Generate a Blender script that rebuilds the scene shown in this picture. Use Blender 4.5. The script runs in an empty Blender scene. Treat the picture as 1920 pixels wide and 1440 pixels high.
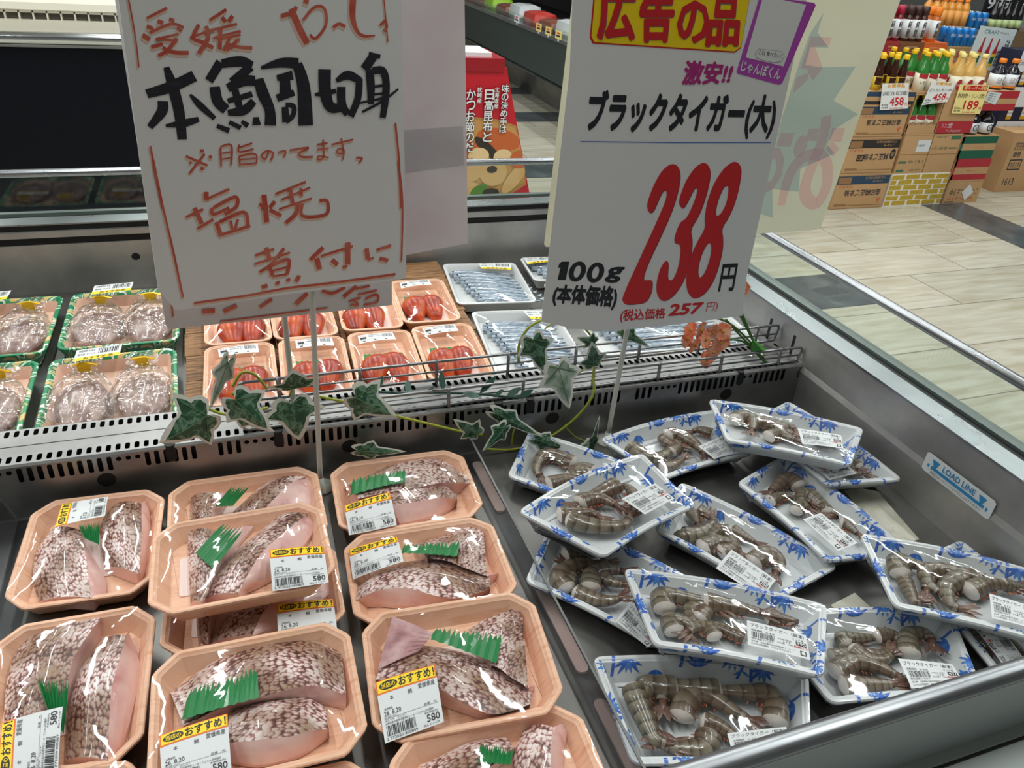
import bpy, math, random
from mathutils import Vector, Matrix, noise
from mathutils.geometry import tessellate_polygon
SC = bpy.context.scene
COL = SC.collection
rnd = random.Random(7)

# ---------------------------------------------------------------- camera, world, light, exposure
cam_d = bpy.data.cameras.new('camera')
cam = bpy.data.objects.new('camera', cam_d)
COL.objects.link(cam)
CX = Vector((0.93956617, -0.33486542, 0.07127811))
CDN = Vector((-0.11348999, -0.50104921, -0.85794505))
CF = Vector((0.32300997, 0.79800679, -0.50877276))
cam.matrix_world = Matrix(((CX.x, -CDN.x, -CF.x, 0), (CX.y, -CDN.y, -CF.y, 0), (CX.z, -CDN.z, -CF.z, 1.40), (0, 0, 0, 1)))
cam_d.sensor_width = 36.0
cam_d.lens = 27.75
cam_d.clip_start = 0.02
SC.camera = cam
SC.view_settings.view_transform = 'Standard'
SC.view_settings.look = 'None'
SC.view_settings.exposure = -0.15
SC.view_settings.gamma = 1.0
SC.view_settings.use_curve_mapping = False
SC.cycles.transparent_max_bounces = 24
SC.cycles.max_bounces = 8
SC.cycles.sample_clamp_indirect = 6.0
SC.cycles.use_denoising = True
wd = bpy.data.worlds.new('store_air')
SC.world = wd
wd.use_nodes = True
wd.node_tree.nodes['Background'].inputs[0].default_value = (0.80, 0.86, 0.90, 1)
wd.node_tree.nodes['Background'].inputs[1].default_value = 0.16

def tube_light(x, y, z=2.95, w=16.0):
    l = bpy.data.lights.new('fluorescent_tube', 'AREA')
    l.shape = 'RECTANGLE'; l.size = 0.05; l.size_y = 1.2; l.energy = w
    l.color = (0.96, 1.0, 0.98)
    o = bpy.data.objects.new('fluorescent_tube', l)
    o.location = (x, y, z)
    COL.objects.link(o)
for lx in (-2.9, -1.7, -0.5, 0.7, 1.9, 3.1, 4.3, 5.5):
    for ly in (0.9, 2.7, 4.5, 6.3):
        tube_light(lx, ly)

# ---------------------------------------------------------------- helpers
def S(r, g, b):
    f = lambda c: (c / 255 / 12.92) if c <= 10 else ((c / 255 + 0.055) / 1.055) ** 2.4
    return (f(r), f(g), f(b), 1)

def newmat(name):
    m = bpy.data.materials.new(name); m.use_nodes = True
    nt = m.node_tree
    return m, nt, nt.nodes['Principled BSDF']
_M = {}
def mat(name, col, rough=0.5, metal=0.0, spec=0.5, coat=0.0, trans=0.0, alpha=1.0, sss=0.0):
    if name in _M: return _M[name]
    m, nt, b = newmat(name)
    b.inputs['Base Color'].default_value = col
    b.inputs['Roughness'].default_value = rough
    b.inputs['Metallic'].default_value = metal
    b.inputs['Specular IOR Level'].default_value = spec
    b.inputs['Coat Weight'].default_value = coat
    b.inputs['Coat Roughness'].default_value = 0.08
    b.inputs['Transmission Weight'].default_value = trans
    b.inputs['Alpha'].default_value = alpha
    if sss:
        b.inputs['Subsurface Weight'].default_value = sss
        b.inputs['Subsurface Radius'].default_value = (0.01, 0.005, 0.003)
        b.inputs['Subsurface Scale'].default_value = 0.4
    _M[name] = m
    return m
def N(nt, typ, **kw):
    n = nt.nodes.new(typ)
    for k, v in kw.items():
        if k.startswith('i_'): n.inputs[int(k[2:]) if k[2:].isdigit() else k[2:].replace('_', ' ')].default_value = v
        else: setattr(n, k, v)
    return n
def ramp(nt, stops, interp='LINEAR'):
    n = nt.nodes.new('ShaderNodeValToRGB'); e = n.color_ramp.elements; n.color_ramp.interpolation = interp
    while len(e) < len(stops): e.new(0.5)
    for k, (p, c) in enumerate(stops): e[k].position = p; e[k].color = c
    return n
def coords(nt, kind='Object', scale=(1, 1, 1), rot=(0, 0, 0)):
    t = nt.nodes.new('ShaderNodeTexCoord'); mp = nt.nodes.new('ShaderNodeMapping')
    mp.inputs['Scale'].default_value = scale; mp.inputs['Rotation'].default_value = rot
    nt.links.new(t.outputs[kind], mp.inputs[0]); return mp
def bump(nt, b, src, strength=0.2, dist=0.001):
    n = nt.nodes.new('ShaderNodeBump'); n.inputs['Strength'].default_value = strength; n.inputs['Distance'].default_value = dist
    nt.links.new(src, n.inputs['Height']); nt.links.new(n.outputs[0], b.inputs['Normal']); return n

class MB:
    def __init__(s): s.v = []; s.f = []; s.m = []; s.uv = []; s.has_uv = False
    def face(s, idx, m=0, uv=None):
        s.f.append(tuple(idx)); s.m.append(m); s.uv.append(uv)
        if uv: s.has_uv = True
    def add(s, vs, fs, m=0):
        o = len(s.v); s.v += [tuple(p) for p in vs]
        for f in fs: s.face([i + o for i in f], m)
    def poly(s, pts, m=0): s.add(pts, [list(range(len(pts)))], m)
    def box(s, a, b, m=0):
        x0, y0, z0 = a; x1, y1, z1 = b
        s.add([(x0, y0, z0), (x1, y0, z0), (x1, y1, z0), (x0, y1, z0), (x0, y0, z1), (x1, y0, z1), (x1, y1, z1), (x0, y1, z1)],
              [(0, 3, 2, 1), (4, 5, 6, 7), (0, 1, 5, 4), (1, 2, 6, 5), (2, 3, 7, 6), (3, 0, 4, 7)], m)
    def prism(s, prof, ax, a, b, m=0):
        """prof = 2D profile closed, extruded along axis ax from a to b. ax x: prof=(y,z); y:(x,z); z:(x,y)"""
        P = {'x': lambda p, t: (t, p[0], p[1]), 'y': lambda p, t: (p[0], t, p[1]), 'z': lambda p, t: (p[0], p[1], t)}[ax]
        n = len(prof); vs = [P(p, a) for p in prof] + [P(p, b) for p in prof]
        s.add(vs, [(i, (i + 1) % n, n + (i + 1) % n, n + i) for i in range(n)] + [tuple(range(n))[::-1], tuple(range(n, 2 * n))], m)
    def tube(s, pts, r, n=8, m=0, caps=True):
        pts = [Vector(p) for p in pts]; k = len(pts); o = len(s.v)
        rs = r if isinstance(r, (list, tuple)) else [r] * k
        up = None
        for i, p in enumerate(pts):
            t = (pts[min(i + 1, k - 1)] - pts[max(i - 1, 0)]).normalized()
            if up is None: up = t.orthogonal().normalized()
            up = (up - t * up.dot(t)).normalized(); bb = t.cross(up)
            for j in range(n):
                a = 2 * math.pi * j / n
                s.v.append(tuple(p + (up * math.cos(a) + bb * math.sin(a)) * rs[i]))
        for i in range(k - 1):
            for j in range(n):
                s.face([o + i * n + j, o + i * n + (j + 1) % n, o + (i + 1) * n + (j + 1) % n, o + (i + 1) * n + j], m)
        if caps:
            s.face([o + j for j in range(n)][::-1], m); s.face([o + (k - 1) * n + j for j in range(n)], m)
    def lathe(s, prof, n=16, m=0, c=(0, 0, 0)):
        o = len(s.v)
        for r, z in prof:
            for j in range(n):
                a = 2 * math.pi * j / n; s.v.append((c[0] + r * math.cos(a), c[1] + r * math.sin(a), c[2] + z))
        for i in range(len(prof) - 1):
            for j in range(n): s.face([o + i * n + j, o + i * n + (j + 1) % n, o + (i + 1) * n + (j + 1) % n, o + (i + 1) * n + j], m)
        s.face([o + j for j in range(n)][::-1], m); s.face([o + (len(prof) - 1) * n + j for j in range(n)], m)
    def rings(s, rs, m=0, cap0=False, cap1=False):
        o = len(s.v); n = len(rs[0])
        for r in rs: s.v += [tuple(p) for p in r]
        for i in range(len(rs) - 1):
            for j in range(n): s.face([o + i * n + j, o + i * n + (j + 1) % n, o + (i + 1) * n + (j + 1) % n, o + (i + 1) * n + j], m)
        if cap0: s.face([o + j for j in range(n)][::-1], m)
        if cap1: s.face([o + (len(rs) - 1) * n + j for j in range(n)], m)
    def grid(s, rows, m=0, uvs=None):
        o = len(s.v); n = len(rows[0])
        for r in rows: s.v += [tuple(p) for p in r]
        for i in range(len(rows) - 1):
            for j in range(n - 1):
                s.face([o + i * n + j, o + i * n + j + 1, o + (i + 1) * n + j + 1, o + (i + 1) * n + j], m,
                       [uvs[i][j], uvs[i][j + 1], uvs[i + 1][j + 1], uvs[i + 1][j]] if uvs else None)
    def ball(s, c, r, m=0, nu=12, nv=8):
        rs = []
        for i in range(1, nv):
            th = math.pi * i / nv
            rs.append([(c[0] + r[0] * math.sin(th) * math.cos(2 * math.pi * j / nu), c[1] + r[1] * math.sin(th) * math.sin(2 * math.pi * j / nu), c[2] - r[2] * math.cos(th)) for j in range(nu)])
        s.rings(rs, m, True, True)

def obj(name, mb, mats, parent=None, smooth=False, rel=True):
    me = bpy.data.meshes.new(name)
    vs = mb.v
    root = parent
    while root is not None and root.parent is not None: root = root.parent
    if root is not None and rel and root.get('_o') is not None:
        o = root['_o']; vs = [(x - o[0], y - o[1], z - o[2]) for x, y, z in vs]
    me.from_pydata(vs, [], mb.f)
    for m in (mats if isinstance(mats, (list, tuple)) else [mats]): me.materials.append(m)
    me.polygons.foreach_set('material_index', mb.m)
    if smooth: me.polygons.foreach_set('use_smooth', [True] * len(mb.f))
    if mb.has_uv:
        ul = me.uv_layers.new(name='UVMap'); fl = []
        for f, u in zip(mb.f, mb.uv):
            u = u or [(0, 0)] * len(f)
            for a in u: fl += [a[0], a[1]]
        ul.data.foreach_set('uv', fl)
    me.update()
    o = bpy.data.objects.new(name, me)
    COL.objects.link(o)
    if parent is not None: o.parent = parent
    return o
def smooth_by_angle(o, ang=0.6):
    me = o.data
    me.polygons.foreach_set('use_smooth', [True] * len(me.polygons))
    me.set_sharp_from_angle(angle=ang)
    return o
def thing(name, label, cat, loc=(0, 0, 0), M=None, group=None):
    o = bpy.data.objects.new(name, None); COL.objects.link(o)
    o.empty_display_size = 0.05
    if M is not None: o.matrix_basis = M
    else:
        o.location = loc; o['_o'] = tuple(loc)
    o['label'] = label; o['category'] = cat
    if group: o['group'] = group
    return o
def tag(o, label, cat, group=None):
    o['label'] = label; o['category'] = cat
    if group: o['group'] = group
    return o
def struct(name, mb, m): o = obj(name, mb, m); o['kind'] = 'structure'; return o
def copy_tree(o, parent=None):
    c = o.copy(); COL.objects.link(c)
    if parent is not None: c.parent = parent
    for ch in [x for x in o.children]: copy_tree(ch, c)
    return c
def pose(p):
    x, y, z, yw, pt, rl = p
    return Matrix.Translation((x, y, z)) @ Matrix.Rotation(yw, 4, 'Z') @ Matrix.Rotation(pt, 4, 'X') @ Matrix.Rotation(rl, 4, 'Y')

# text as flat polygons, bounding box scaled to 0..1
_T = {}
def text2d(s, off=0.0):
    k = (s, off)
    if k in _T: return _T[k]
    cu = bpy.data.curves.new('t', 'FONT'); cu.body = s; cu.size = 1.0; cu.offset = off; cu.resolution_u = 2
    o = bpy.data.objects.new('t', cu); COL.objects.link(o)
    dg = bpy.context.evaluated_depsgraph_get()
    me = bpy.data.meshes.new_from_object(o.evaluated_get(dg))
    vs = [(v.co.x, v.co.y) for v in me.vertices]; fs = [tuple(p.vertices) for p in me.polygons]
    bpy.data.objects.remove(o); bpy.data.curves.remove(cu); bpy.data.meshes.remove(me)
    x0 = min(v[0] for v in vs); x1 = max(v[0] for v in vs); y0 = min(v[1] for v in vs); y1 = max(v[1] for v in vs)
    w = max(x1 - x0, 1e-6); h = max(y1 - y0, 1e-6)
    _T[k] = ([((x - x0) / w, (y - y0) / h) for x, y in vs], fs, w / h)
    return _T[k]
def bil(q, u, v):
    """q = TL,TR,BR,BL ; u right, v up"""
    (ax, ay), (bx, by), (cx, cy), (dx, dy) = q
    return ((1 - u) * ((1 - v) * dx + v * ax) + u * ((1 - v) * cx + v * bx), (1 - u) * ((1 - v) * dy + v * ay) + u * ((1 - v) * cy + v * by))
def put_text(mb, s, q, P, m=0, off=0.0):
    """text s fills quad q (2D); P maps 2D -> 3D"""
    vs, fs, asp = text2d(s, 0.0)
    k = 0 if off < .012 else 4 if off < .02 else 8 if off < .04 else 12
    hgt = 1.0 if k else 0
    nl = s.count('\n') + 1
    # off is in em: turn it into box units (the text box is about one em high)
    du, dv = off / max(asp, .05) * .85, off * .85
    sh = [(0, 0)] + [(du * math.cos(2 * math.pi * j / k), dv * math.sin(2 * math.pi * j / k)) for j in range(k)]
    ar = sum(q[i][0] * q[(i + 1) % 4][1] - q[(i + 1) % 4][0] * q[i][1] for i in range(4))
    A0 = Vector(P(*bil(q, .5, .5))); n_ = (Vector(P(*bil(q, .6, .5))) - A0).cross(Vector(P(*bil(q, .5, .6))) - A0).normalized() * (1 if ar < 0 else -1)
    for i_, (a, c) in enumerate(sh):
        o = len(mb.v)
        mb.v += [tuple(Vector(P(*bil(q, u * (1 - 2 * du) + du + a, v * (1 - 2 * dv) + dv + c))) + n_ * (1.2e-5 * i_)) for u, v in vs]
        for f in fs: mb.face([i + o for i in f], m)
def R4(x0, y0, x1, y1): return [(x0, y1), (x1, y1), (x1, y0), (x0, y0)]
def ribbon(mb, pts, P, m=0, wmul=1.0, off=(0, 0), layer=0):
    """brush stroke: pts (x,y,width)"""
    # catmull-rom resample
    n = len(pts); out = []
    for i in range(n - 1):
        p0 = pts[max(i - 1, 0)]; p1 = pts[i]; p2 = pts[i + 1]; p3 = pts[min(i + 2, n - 1)]
        for k in range(5 if n > 2 else 2):
            t = k / (5 if n > 2 else 2)
            out.append(tuple(0.5 * ((2 * b) + (-a + c) * t + (2 * a - 5 * b + 4 * c - d) * t * t + (-a + 3 * b - 3 * c + d) * t ** 3) for a, b, c, d in zip(p0, p1, p2, p3)))
    out.append(pts[-1])
    L = []; Rr = []
    for i, (x, y, w) in enumerate(out):
        a = out[max(i - 1, 0)]; b = out[min(i + 1, len(out) - 1)]
        dx, dy = b[0] - a[0], b[1] - a[1]; l = math.hypot(dx, dy) or 1
        w = w * wmul / 2
        L.append(P(x - dy / l * w + off[0], y + dx / l * w + off[1])); Rr.append(P(x + dy / l * w + off[0], y - dx / l * w + off[1]))
    mb.grid([Rr, L], m)
def fill(mb, loops, P, m=0):
    vs = [[Vector((p[0], p[1], 0)) for p in l] for l in loops]
    tr = tessellate_polygon(vs)
    flat = [p for l in loops for p in l]
    mb.add([P(p[0], p[1]) for p in flat], tr, m)
def rrect(w, d, r, n=4, cx=0, cy=0):
    out = []
    for sx, sy, a0 in ((1, 1, 0), (-1, 1, 90), (-1, -1, 180), (1, -1, 270)):
        for k in range(n + 1):
            a = math.radians(a0 + 90 * k / n)
            out.append((cx + sx * (w / 2 - r) + r * math.cos(a), cy + sy * (d / 2 - r) + r * math.sin(a)))
    return out
def inset(pts, d):
    n = len(pts); out = []
    for i in range(n):
        a = Vector(pts[i - 1]); b = Vector(pts[i]); c = Vector(pts[(i + 1) % n])
        e1 = (b - a).normalized(); e2 = (c - b).normalized()
        n1 = Vector((-e1.y, e1.x)); n2 = Vector((-e2.y, e2.x)); nn = (n1 + n2)
        if nn.length < 1e-6: nn = n1
        nn.normalize(); k = d / max(nn.dot(n1), 0.5)
        out.append((b.x + nn.x * k, b.y + nn.y * k))
    return out

# ---------------------------------------------------------------- materials
def steel(name, c=0.55, rough=0.3, dirt=0.25, tint=(1, 0.99, 0.97), metal=0.9):
    m, nt, b = newmat(name)
    mp = coords(nt, 'Object', (3, 3, 3))
    n1 = N(nt, 'ShaderNodeTexNoise', i_Scale=2.2, i_Detail=6.0, i_Roughness=0.6); nt.links.new(mp.outputs[0], n1.inputs['Vector'])
    mp2 = coords(nt, 'Object', (6, 90, 90))
    n2 = N(nt, 'ShaderNodeTexNoise', i_Scale=3.0, i_Detail=3.0); nt.links.new(mp2.outputs[0], n2.inputs['Vector'])
    lo = c * (1 - dirt); hi = c * (1 + dirt * 0.6)
    rp = ramp(nt, [(0.3, (lo * tint[0], lo * tint[1], lo * tint[2], 1)), (0.7, (hi * tint[0], hi * tint[1], hi * tint[2], 1))]); nt.links.new(n1.outputs[0], rp.inputs[0])
    nt.links.new(rp.outputs[0], b.inputs['Base Color'])
    mr = N(nt, 'ShaderNodeMapRange', i_3=rough * 0.75, i_4=rough * 1.35); nt.links.new(n1.outputs[0], mr.inputs[0]); nt.links.new(mr.outputs[0], b.inputs['Roughness'])
    b.inputs['Metallic'].default_value = metal
    bump(nt, b, n2.outputs[0], 0.06, 0.0006)
    return m
M_STEEL = steel('stainless_steel', 0.31, 0.34, .35, metal=.8)
M_DECK = steel('deck_steel', 0.21, 0.38, 0.3, (1, .97, .92), .8)
M_WALL = steel('inner_wall_steel', 0.46, 0.38, 0.3, (1, .97, .94), .74)
M_CHROME = mat('chrome_rail', S(205, 208, 210), 0.14, 1.0)
M_RAIL = steel('aluminium_rail', 0.34, 0.27, 0.2, (.96, 1, 1.05))
M_BLACK = mat('black_gap', S(8, 8, 9), 0.6)
M_WIRE = mat('wire_chrome', S(150, 150, 152), 0.28, 0.9)
M_DARKGLASS = mat('dark_channel', S(84, 96, 91), 0.3)

def film_mat(name, tint=(1, 1, 1, 1), wr=0.3, sc=14.0, rough=0.04, fac=1.0, base=0.0):
    m = bpy.data.materials.new(name); m.use_nodes = True; nt = m.node_tree; nt.nodes.clear()
    out = N(nt, 'ShaderNodeOutputMaterial'); mix = N(nt, 'ShaderNodeMixShader'); tr = N(nt, 'ShaderNodeBsdfTransparent'); gl = N(nt, 'ShaderNodeBsdfGlossy')
    tr.inputs[0].default_value = tint; gl.inputs[0].default_value = (1, 1, 1, 1); gl.inputs['Roughness'].default_value = rough
    ge = N(nt, 'ShaderNodeNewGeometry'); dt = N(nt, 'ShaderNodeVectorMath', operation='DOT_PRODUCT'); nt.links.new(ge.outputs['Normal'], dt.inputs[0]); nt.links.new(ge.outputs['Incoming'], dt.inputs[1])
    ab = N(nt, 'ShaderNodeMath', operation='ABSOLUTE'); nt.links.new(dt.outputs['Value'], ab.inputs[0])
    om = N(nt, 'ShaderNodeMath', operation='SUBTRACT'); om.inputs[0].default_value = 1.0; nt.links.new(ab.outputs[0], om.inputs[1])
    pw = N(nt, 'ShaderNodeMath', operation='POWER'); pw.inputs[1].default_value = 5.0; nt.links.new(om.outputs[0], pw.inputs[0])
    fr = N(nt, 'ShaderNodeMath', operation='MULTIPLY_ADD'); fr.inputs[1].default_value = .92; fr.inputs[2].default_value = .036; nt.links.new(pw.outputs[0], fr.inputs[0])
    ml = N(nt, 'ShaderNodeMath', operation='MULTIPLY_ADD'); ml.inputs[1].default_value = fac; ml.inputs[2].default_value = base
    nt.links.new(fr.outputs[0], ml.inputs[0]); nt.links.new(ml.outputs[0], mix.inputs[0])
    nt.links.new(tr.outputs[0], mix.inputs[1]); nt.links.new(gl.outputs[0], mix.inputs[2]); nt.links.new(mix.outputs[0], out.inputs[0])
    mp = coords(nt, 'Object', (1, 1, 1))
    nz = N(nt, 'ShaderNodeTexNoise', i_Scale=sc, i_Detail=2.5, i_Distortion=0.8); nt.links.new(mp.outputs[0], nz.inputs['Vector'])
    bp = N(nt, 'ShaderNodeBump'); bp.inputs['Strength'].default_value = wr; bp.inputs['Distance'].default_value = 0.02
    nt.links.new(nz.outputs[0], bp.inputs['Height']); nt.links.new(bp.outputs[0], gl.inputs['Normal'])
    return m
M_FILM = film_mat('cling_film', wr=0.06, sc=15.0, fac=1.0)
M_BAG = film_mat('clear_bag', (0.95, 0.955, 0.96, 1), wr=0.6, sc=34.0, rough=0.07, fac=2.2, base=0.01)
M_ACRYL = film_mat('acrylic', (0.90, 0.91, 0.93, 1), wr=0.0, rough=0.03, fac=1.0)
M_GLASS = film_mat('guard_glass', (0.93, 0.97, 0.95, 1), wr=0.0, rough=0.02, fac=1.1)

def wood_tray():
    m, nt, b = newmat('peach_woodgrain_tray')
    mp = coords(nt, 'Object', (7, 60, 7))
    n = N(nt, 'ShaderNodeTexNoise', i_Scale=2.0, i_Detail=3.0, i_Distortion=0.7); nt.links.new(mp.outputs[0], n.inputs['Vector'])
    rp = ramp(nt, [(0.30, S(232, 181, 148)), (0.5, S(239, 192, 162)), (0.7, S(222, 165, 131))]); nt.links.new(n.outputs[0], rp.inputs[0])
    nt.links.new(rp.outputs[0], b.inputs['Base Color']); b.inputs['Roughness'].default_value = 0.42
    return m
M_PEACH = wood_tray()
M_WHITE = mat('white_foam', S(212, 216, 217), 0.38, coat=0.25)
M_BLUE = mat('blue_bamboo_print', S(68, 128, 204), 0.4, coat=0.3)
M_BLUED = mat('dark_blue_bamboo_print', S(46, 98, 188), 0.4, coat=0.3)
M_PAD = mat('absorbent_pad', S(240, 218, 212), 0.8)
M_LABEL = mat('label_paper', S(216, 219, 220), 0.55)
M_LYEL = mat('label_yellow', S(250, 214, 30), 0.5)
M_LORG = mat('label_orange_line', S(236, 110, 30), 0.5)
M_INK = mat('label_ink', S(34, 34, 36), 0.55)
M_LRED = mat('label_red', S(206, 42, 50), 0.55)
M_BARAN = mat('green_plastic_leaf', S(24, 128, 66), 0.35, coat=0.3)
LABM = [M_LABEL, M_LYEL, M_LORG, M_INK, M_LRED]

def skin_mat():
    m, nt, b = newmat('sea_bream_skin')
    uv = N(nt, 'ShaderNodeUVMap'); mp = N(nt, 'ShaderNodeMapping'); mp.inputs['Scale'].default_value = (330, 440, 1)
    nt.links.new(uv.outputs[0], mp.inputs[0])
    nzw = N(nt, 'ShaderNodeTexNoise', i_Scale=0.22, i_Detail=4.0, i_Roughness=.7); nt.links.new(mp.outputs[0], nzw.inputs['Vector'])
    addv = N(nt, 'ShaderNodeMixRGB', blend_type='ADD'); addv.inputs[0].default_value = 4.8
    nt.links.new(mp.outputs[0], addv.inputs[1]); nt.links.new(nzw.outputs['Color'], addv.inputs[2])
    # irregular overlapping scales, dark along one side of each
    def M(op, a, b_=None, c=None):
        n = N(nt, 'ShaderNodeMath', operation=op)
        for k, v in enumerate((a, b_, c)):
            if v is None: continue
            if isinstance(v, (int, float)): n.inputs[k].default_value = v
            else: nt.links.new(v, n.inputs[k])
        return n.outputs[0]
    vs_ = N(nt, 'ShaderNodeVectorMath', operation='MULTIPLY'); vs_.inputs[1].default_value = (.42, .68, 0); nt.links.new(addv.outputs[0], vs_.inputs[0])
    vo = N(nt, 'ShaderNodeTexVoronoi', feature='F1', voronoi_dimensions='2D'); vo.inputs['Scale'].default_value = 1.0; vo.inputs['Randomness'].default_value = .85; nt.links.new(vs_.outputs[0], vo.inputs['Vector'])
    df = N(nt, 'ShaderNodeVectorMath', operation='SUBTRACT'); nt.links.new(vs_.outputs[0], df.inputs[0]); nt.links.new(vo.outputs['Position'], df.inputs[1])
    sp = N(nt, 'ShaderNodeSeparateXYZ'); nt.links.new(df.outputs[0], sp.inputs[0])
    fx = M('ADD', sp.outputs[0], .24); fy = sp.outputs[1]
    d = M('MULTIPLY', M('SQRT', M('ADD', M('MULTIPLY', fx, fx), M('MULTIPLY', M('MULTIPLY', fy, fy), .8))), .92)
    mpn = N(nt, 'ShaderNodeMapping'); mpn.inputs['Scale'].default_value = (34, 40, 1); nt.links.new(uv.outputs[0], mpn.inputs[0])
    nz = N(nt, 'ShaderNodeTexNoise', i_Scale=1.0, i_Detail=4.0, i_Roughness=.62); nt.links.new(mpn.outputs[0], nz.inputs['Vector'])
    mpf = N(nt, 'ShaderNodeMapping'); mpf.inputs['Scale'].default_value = (160, 260, 1); nt.links.new(uv.outputs[0], mpf.inputs[0])
    nf = N(nt, 'ShaderNodeTexNoise', i_Scale=1.0, i_Detail=2.0); nt.links.new(mpf.outputs[0], nf.inputs['Vector'])
    sm = M('ADD', M('ADD', d, M('MULTIPLY_ADD', nz.outputs[0], 1.7, -.80)), M('MULTIPLY_ADD', nf.outputs[0], .9, -.43))
    rp = ramp(nt, [(0.18, S(240, 228, 226)), (0.42, S(226, 202, 196)), (0.60, S(182, 132, 126)), (0.80, S(122, 78, 74)), (1.0, S(88, 62, 54))])
    nt.links.new(sm, rp.inputs[0])
    mpl = N(nt, 'ShaderNodeMapping'); mpl.inputs['Scale'].default_value = (14, 18, 1); nt.links.new(uv.outputs[0], mpl.inputs[0])
    nl = N(nt, 'ShaderNodeTexNoise', i_Scale=1.0, i_Detail=2.0); nt.links.new(mpl.outputs[0], nl.inputs['Vector'])
    rp2 = ramp(nt, [(0.38, (1, 1, 1, 1)), (0.60, S(168, 146, 124))]); nt.links.new(nl.outputs[0], rp2.inputs[0])
    mu = N(nt, 'ShaderNodeMixRGB', blend_type='MULTIPLY'); mu.inputs[0].default_value = 1.0
    nt.links.new(rp.outputs[0], mu.inputs[1]); nt.links.new(rp2.outputs[0], mu.inputs[2])
    nt.links.new(mu.outputs[0], b.inputs['Base Color'])
    b.inputs['Roughness'].default_value = 0.30; b.inputs['Coat Weight'].default_value = 0.4
    bump(nt, b, sm, 0.18, 0.0006)
    return m
M_SKIN = skin_mat()
def noisy(name, stops, scale=20, detail=4, rough=0.4, coat=0.3, kind='Object', sc=(1, 1, 1), dist=0.4, bmp=0.0, sss=0.0):
    m, nt, b = newmat(name)
    mp = coords(nt, kind, sc); n = N(nt, 'ShaderNodeTexNoise', i_Scale=scale, i_Detail=float(detail), i_Distortion=dist); nt.links.new(mp.outputs[0], n.inputs['Vector'])
    rp = ramp(nt, stops); nt.links.new(n.outputs[0], rp.inputs[0]); nt.links.new(rp.outputs[0], b.inputs['Base Color'])
    b.inputs['Roughness'].default_value = rough; b.inputs['Coat Weight'].default_value = coat
    if sss:
        b.inputs['Subsurface Weight'].default_value = sss; b.inputs['Subsurface Radius'].default_value = (0.01, 0.004, 0.003); b.inputs['Subsurface Scale'].default_value = 0.5
    if bmp: bump(nt, b, n.outputs[0], bmp, 0.002)
    return m
M_FLESH = noisy('bream_flesh', [(0.3, S(232, 200, 192)), (0.55, S(224, 180, 174)), (0.78, S(200, 140, 138))], 30, 4, 0.25, 0.5)
M_ROE = noisy('cod_roe', [(0.3, S(200, 88, 30)), (0.48, S(174, 54, 18)), (0.7, S(124, 26, 12))], 30, 5, 0.3, 0.1, bmp=0.25)
def shrimp_mat():
    m, nt, b = newmat('tiger_shrimp_shell')
    uv = N(nt, 'ShaderNodeUVMap'); sp = N(nt, 'ShaderNodeSeparateXYZ'); nt.links.new(uv.outputs[0], sp.inputs[0])
    mp = coords(nt, 'Object', (1, 1, 1)); nz = N(nt, 'ShaderNodeTexNoise', i_Scale=90.0, i_Detail=3.0); nt.links.new(mp.outputs[0], nz.inputs['Vector'])
    a = N(nt, 'ShaderNodeMath', operation='MULTIPLY_ADD'); a.inputs[1].default_value = 6.0; nt.links.new(sp.outputs[0], a.inputs[0])
    nm = N(nt, 'ShaderNodeMath', operation='MULTIPLY'); nm.inputs[1].default_value = .55; nt.links.new(nz.outputs[0], nm.inputs[0]); nt.links.new(nm.outputs[0], a.inputs[2])
    fr = N(nt, 'ShaderNodeMath', operation='FRACT'); nt.links.new(a.outputs[0], fr.inputs[0])
    rp = ramp(nt, [(0.0, S(136, 131, 116)), (0.5, S(122, 117, 101)), (0.76, S(98, 94, 80)), (0.92, S(54, 51, 44)), (1.0, S(116, 112, 98))]); nt.links.new(fr.outputs[0], rp.inputs[0])
    n2 = N(nt, 'ShaderNodeTexNoise', i_Scale=34.0, i_Detail=3.0); nt.links.new(mp.outputs[0], n2.inputs['Vector'])
    r2 = ramp(nt, [(0.35, S(255, 250, 242)), (0.65, S(200, 188, 170))]); nt.links.new(n2.outputs[0], r2.inputs[0])
    m2 = N(nt, 'ShaderNodeMixRGB', blend_type='MULTIPLY'); m2.inputs[0].default_value = .8; nt.links.new(rp.outputs[0], m2.inputs[1]); nt.links.new(r2.outputs[0], m2.inputs[2]); rp = m2
    oi = N(nt, 'ShaderNodeObjectInfo'); mo = N(nt, 'ShaderNodeMath', operation='MULTIPLY'); mo.inputs[1].default_value = .32; nt.links.new(oi.outputs['Random'], mo.inputs[0])
    m3 = N(nt, 'ShaderNodeMixRGB', blend_type='MIX'); m3.inputs[2].default_value = S(122, 92, 74); nt.links.new(mo.outputs[0], m3.inputs[0]); nt.links.new(rp.outputs[0], m3.inputs[1]); rp = m3
    # belly side paler and pinker
    rb = ramp(nt, [(0.0, S(196, 158, 138)), (0.28, S(186, 152, 134)), (0.5, (1, 1, 1, 1))]); nt.links.new(sp.outputs[1], rb.inputs[0])
    mu = N(nt, 'ShaderNodeMixRGB', blend_type='MULTIPLY'); mu.inputs[0].default_value = 0.6
    nt.links.new(rp.outputs[0], mu.inputs[1]); nt.links.new(rb.outputs[0], mu.inputs[2]); nt.links.new(mu.outputs[0], b.inputs['Base Color'])
    b.inputs['Roughness'].default_value = 0.28; b.inputs['Coat Weight'].default_value = 0.4
    bump(nt, b, nz.outputs[0], 0.15, 0.001)
    return m
M_SHRIMP = shrimp_mat()
M_SHMEAT = mat('shrimp_meat', S(214, 206, 198), 0.35, coat=0.4)
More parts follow.
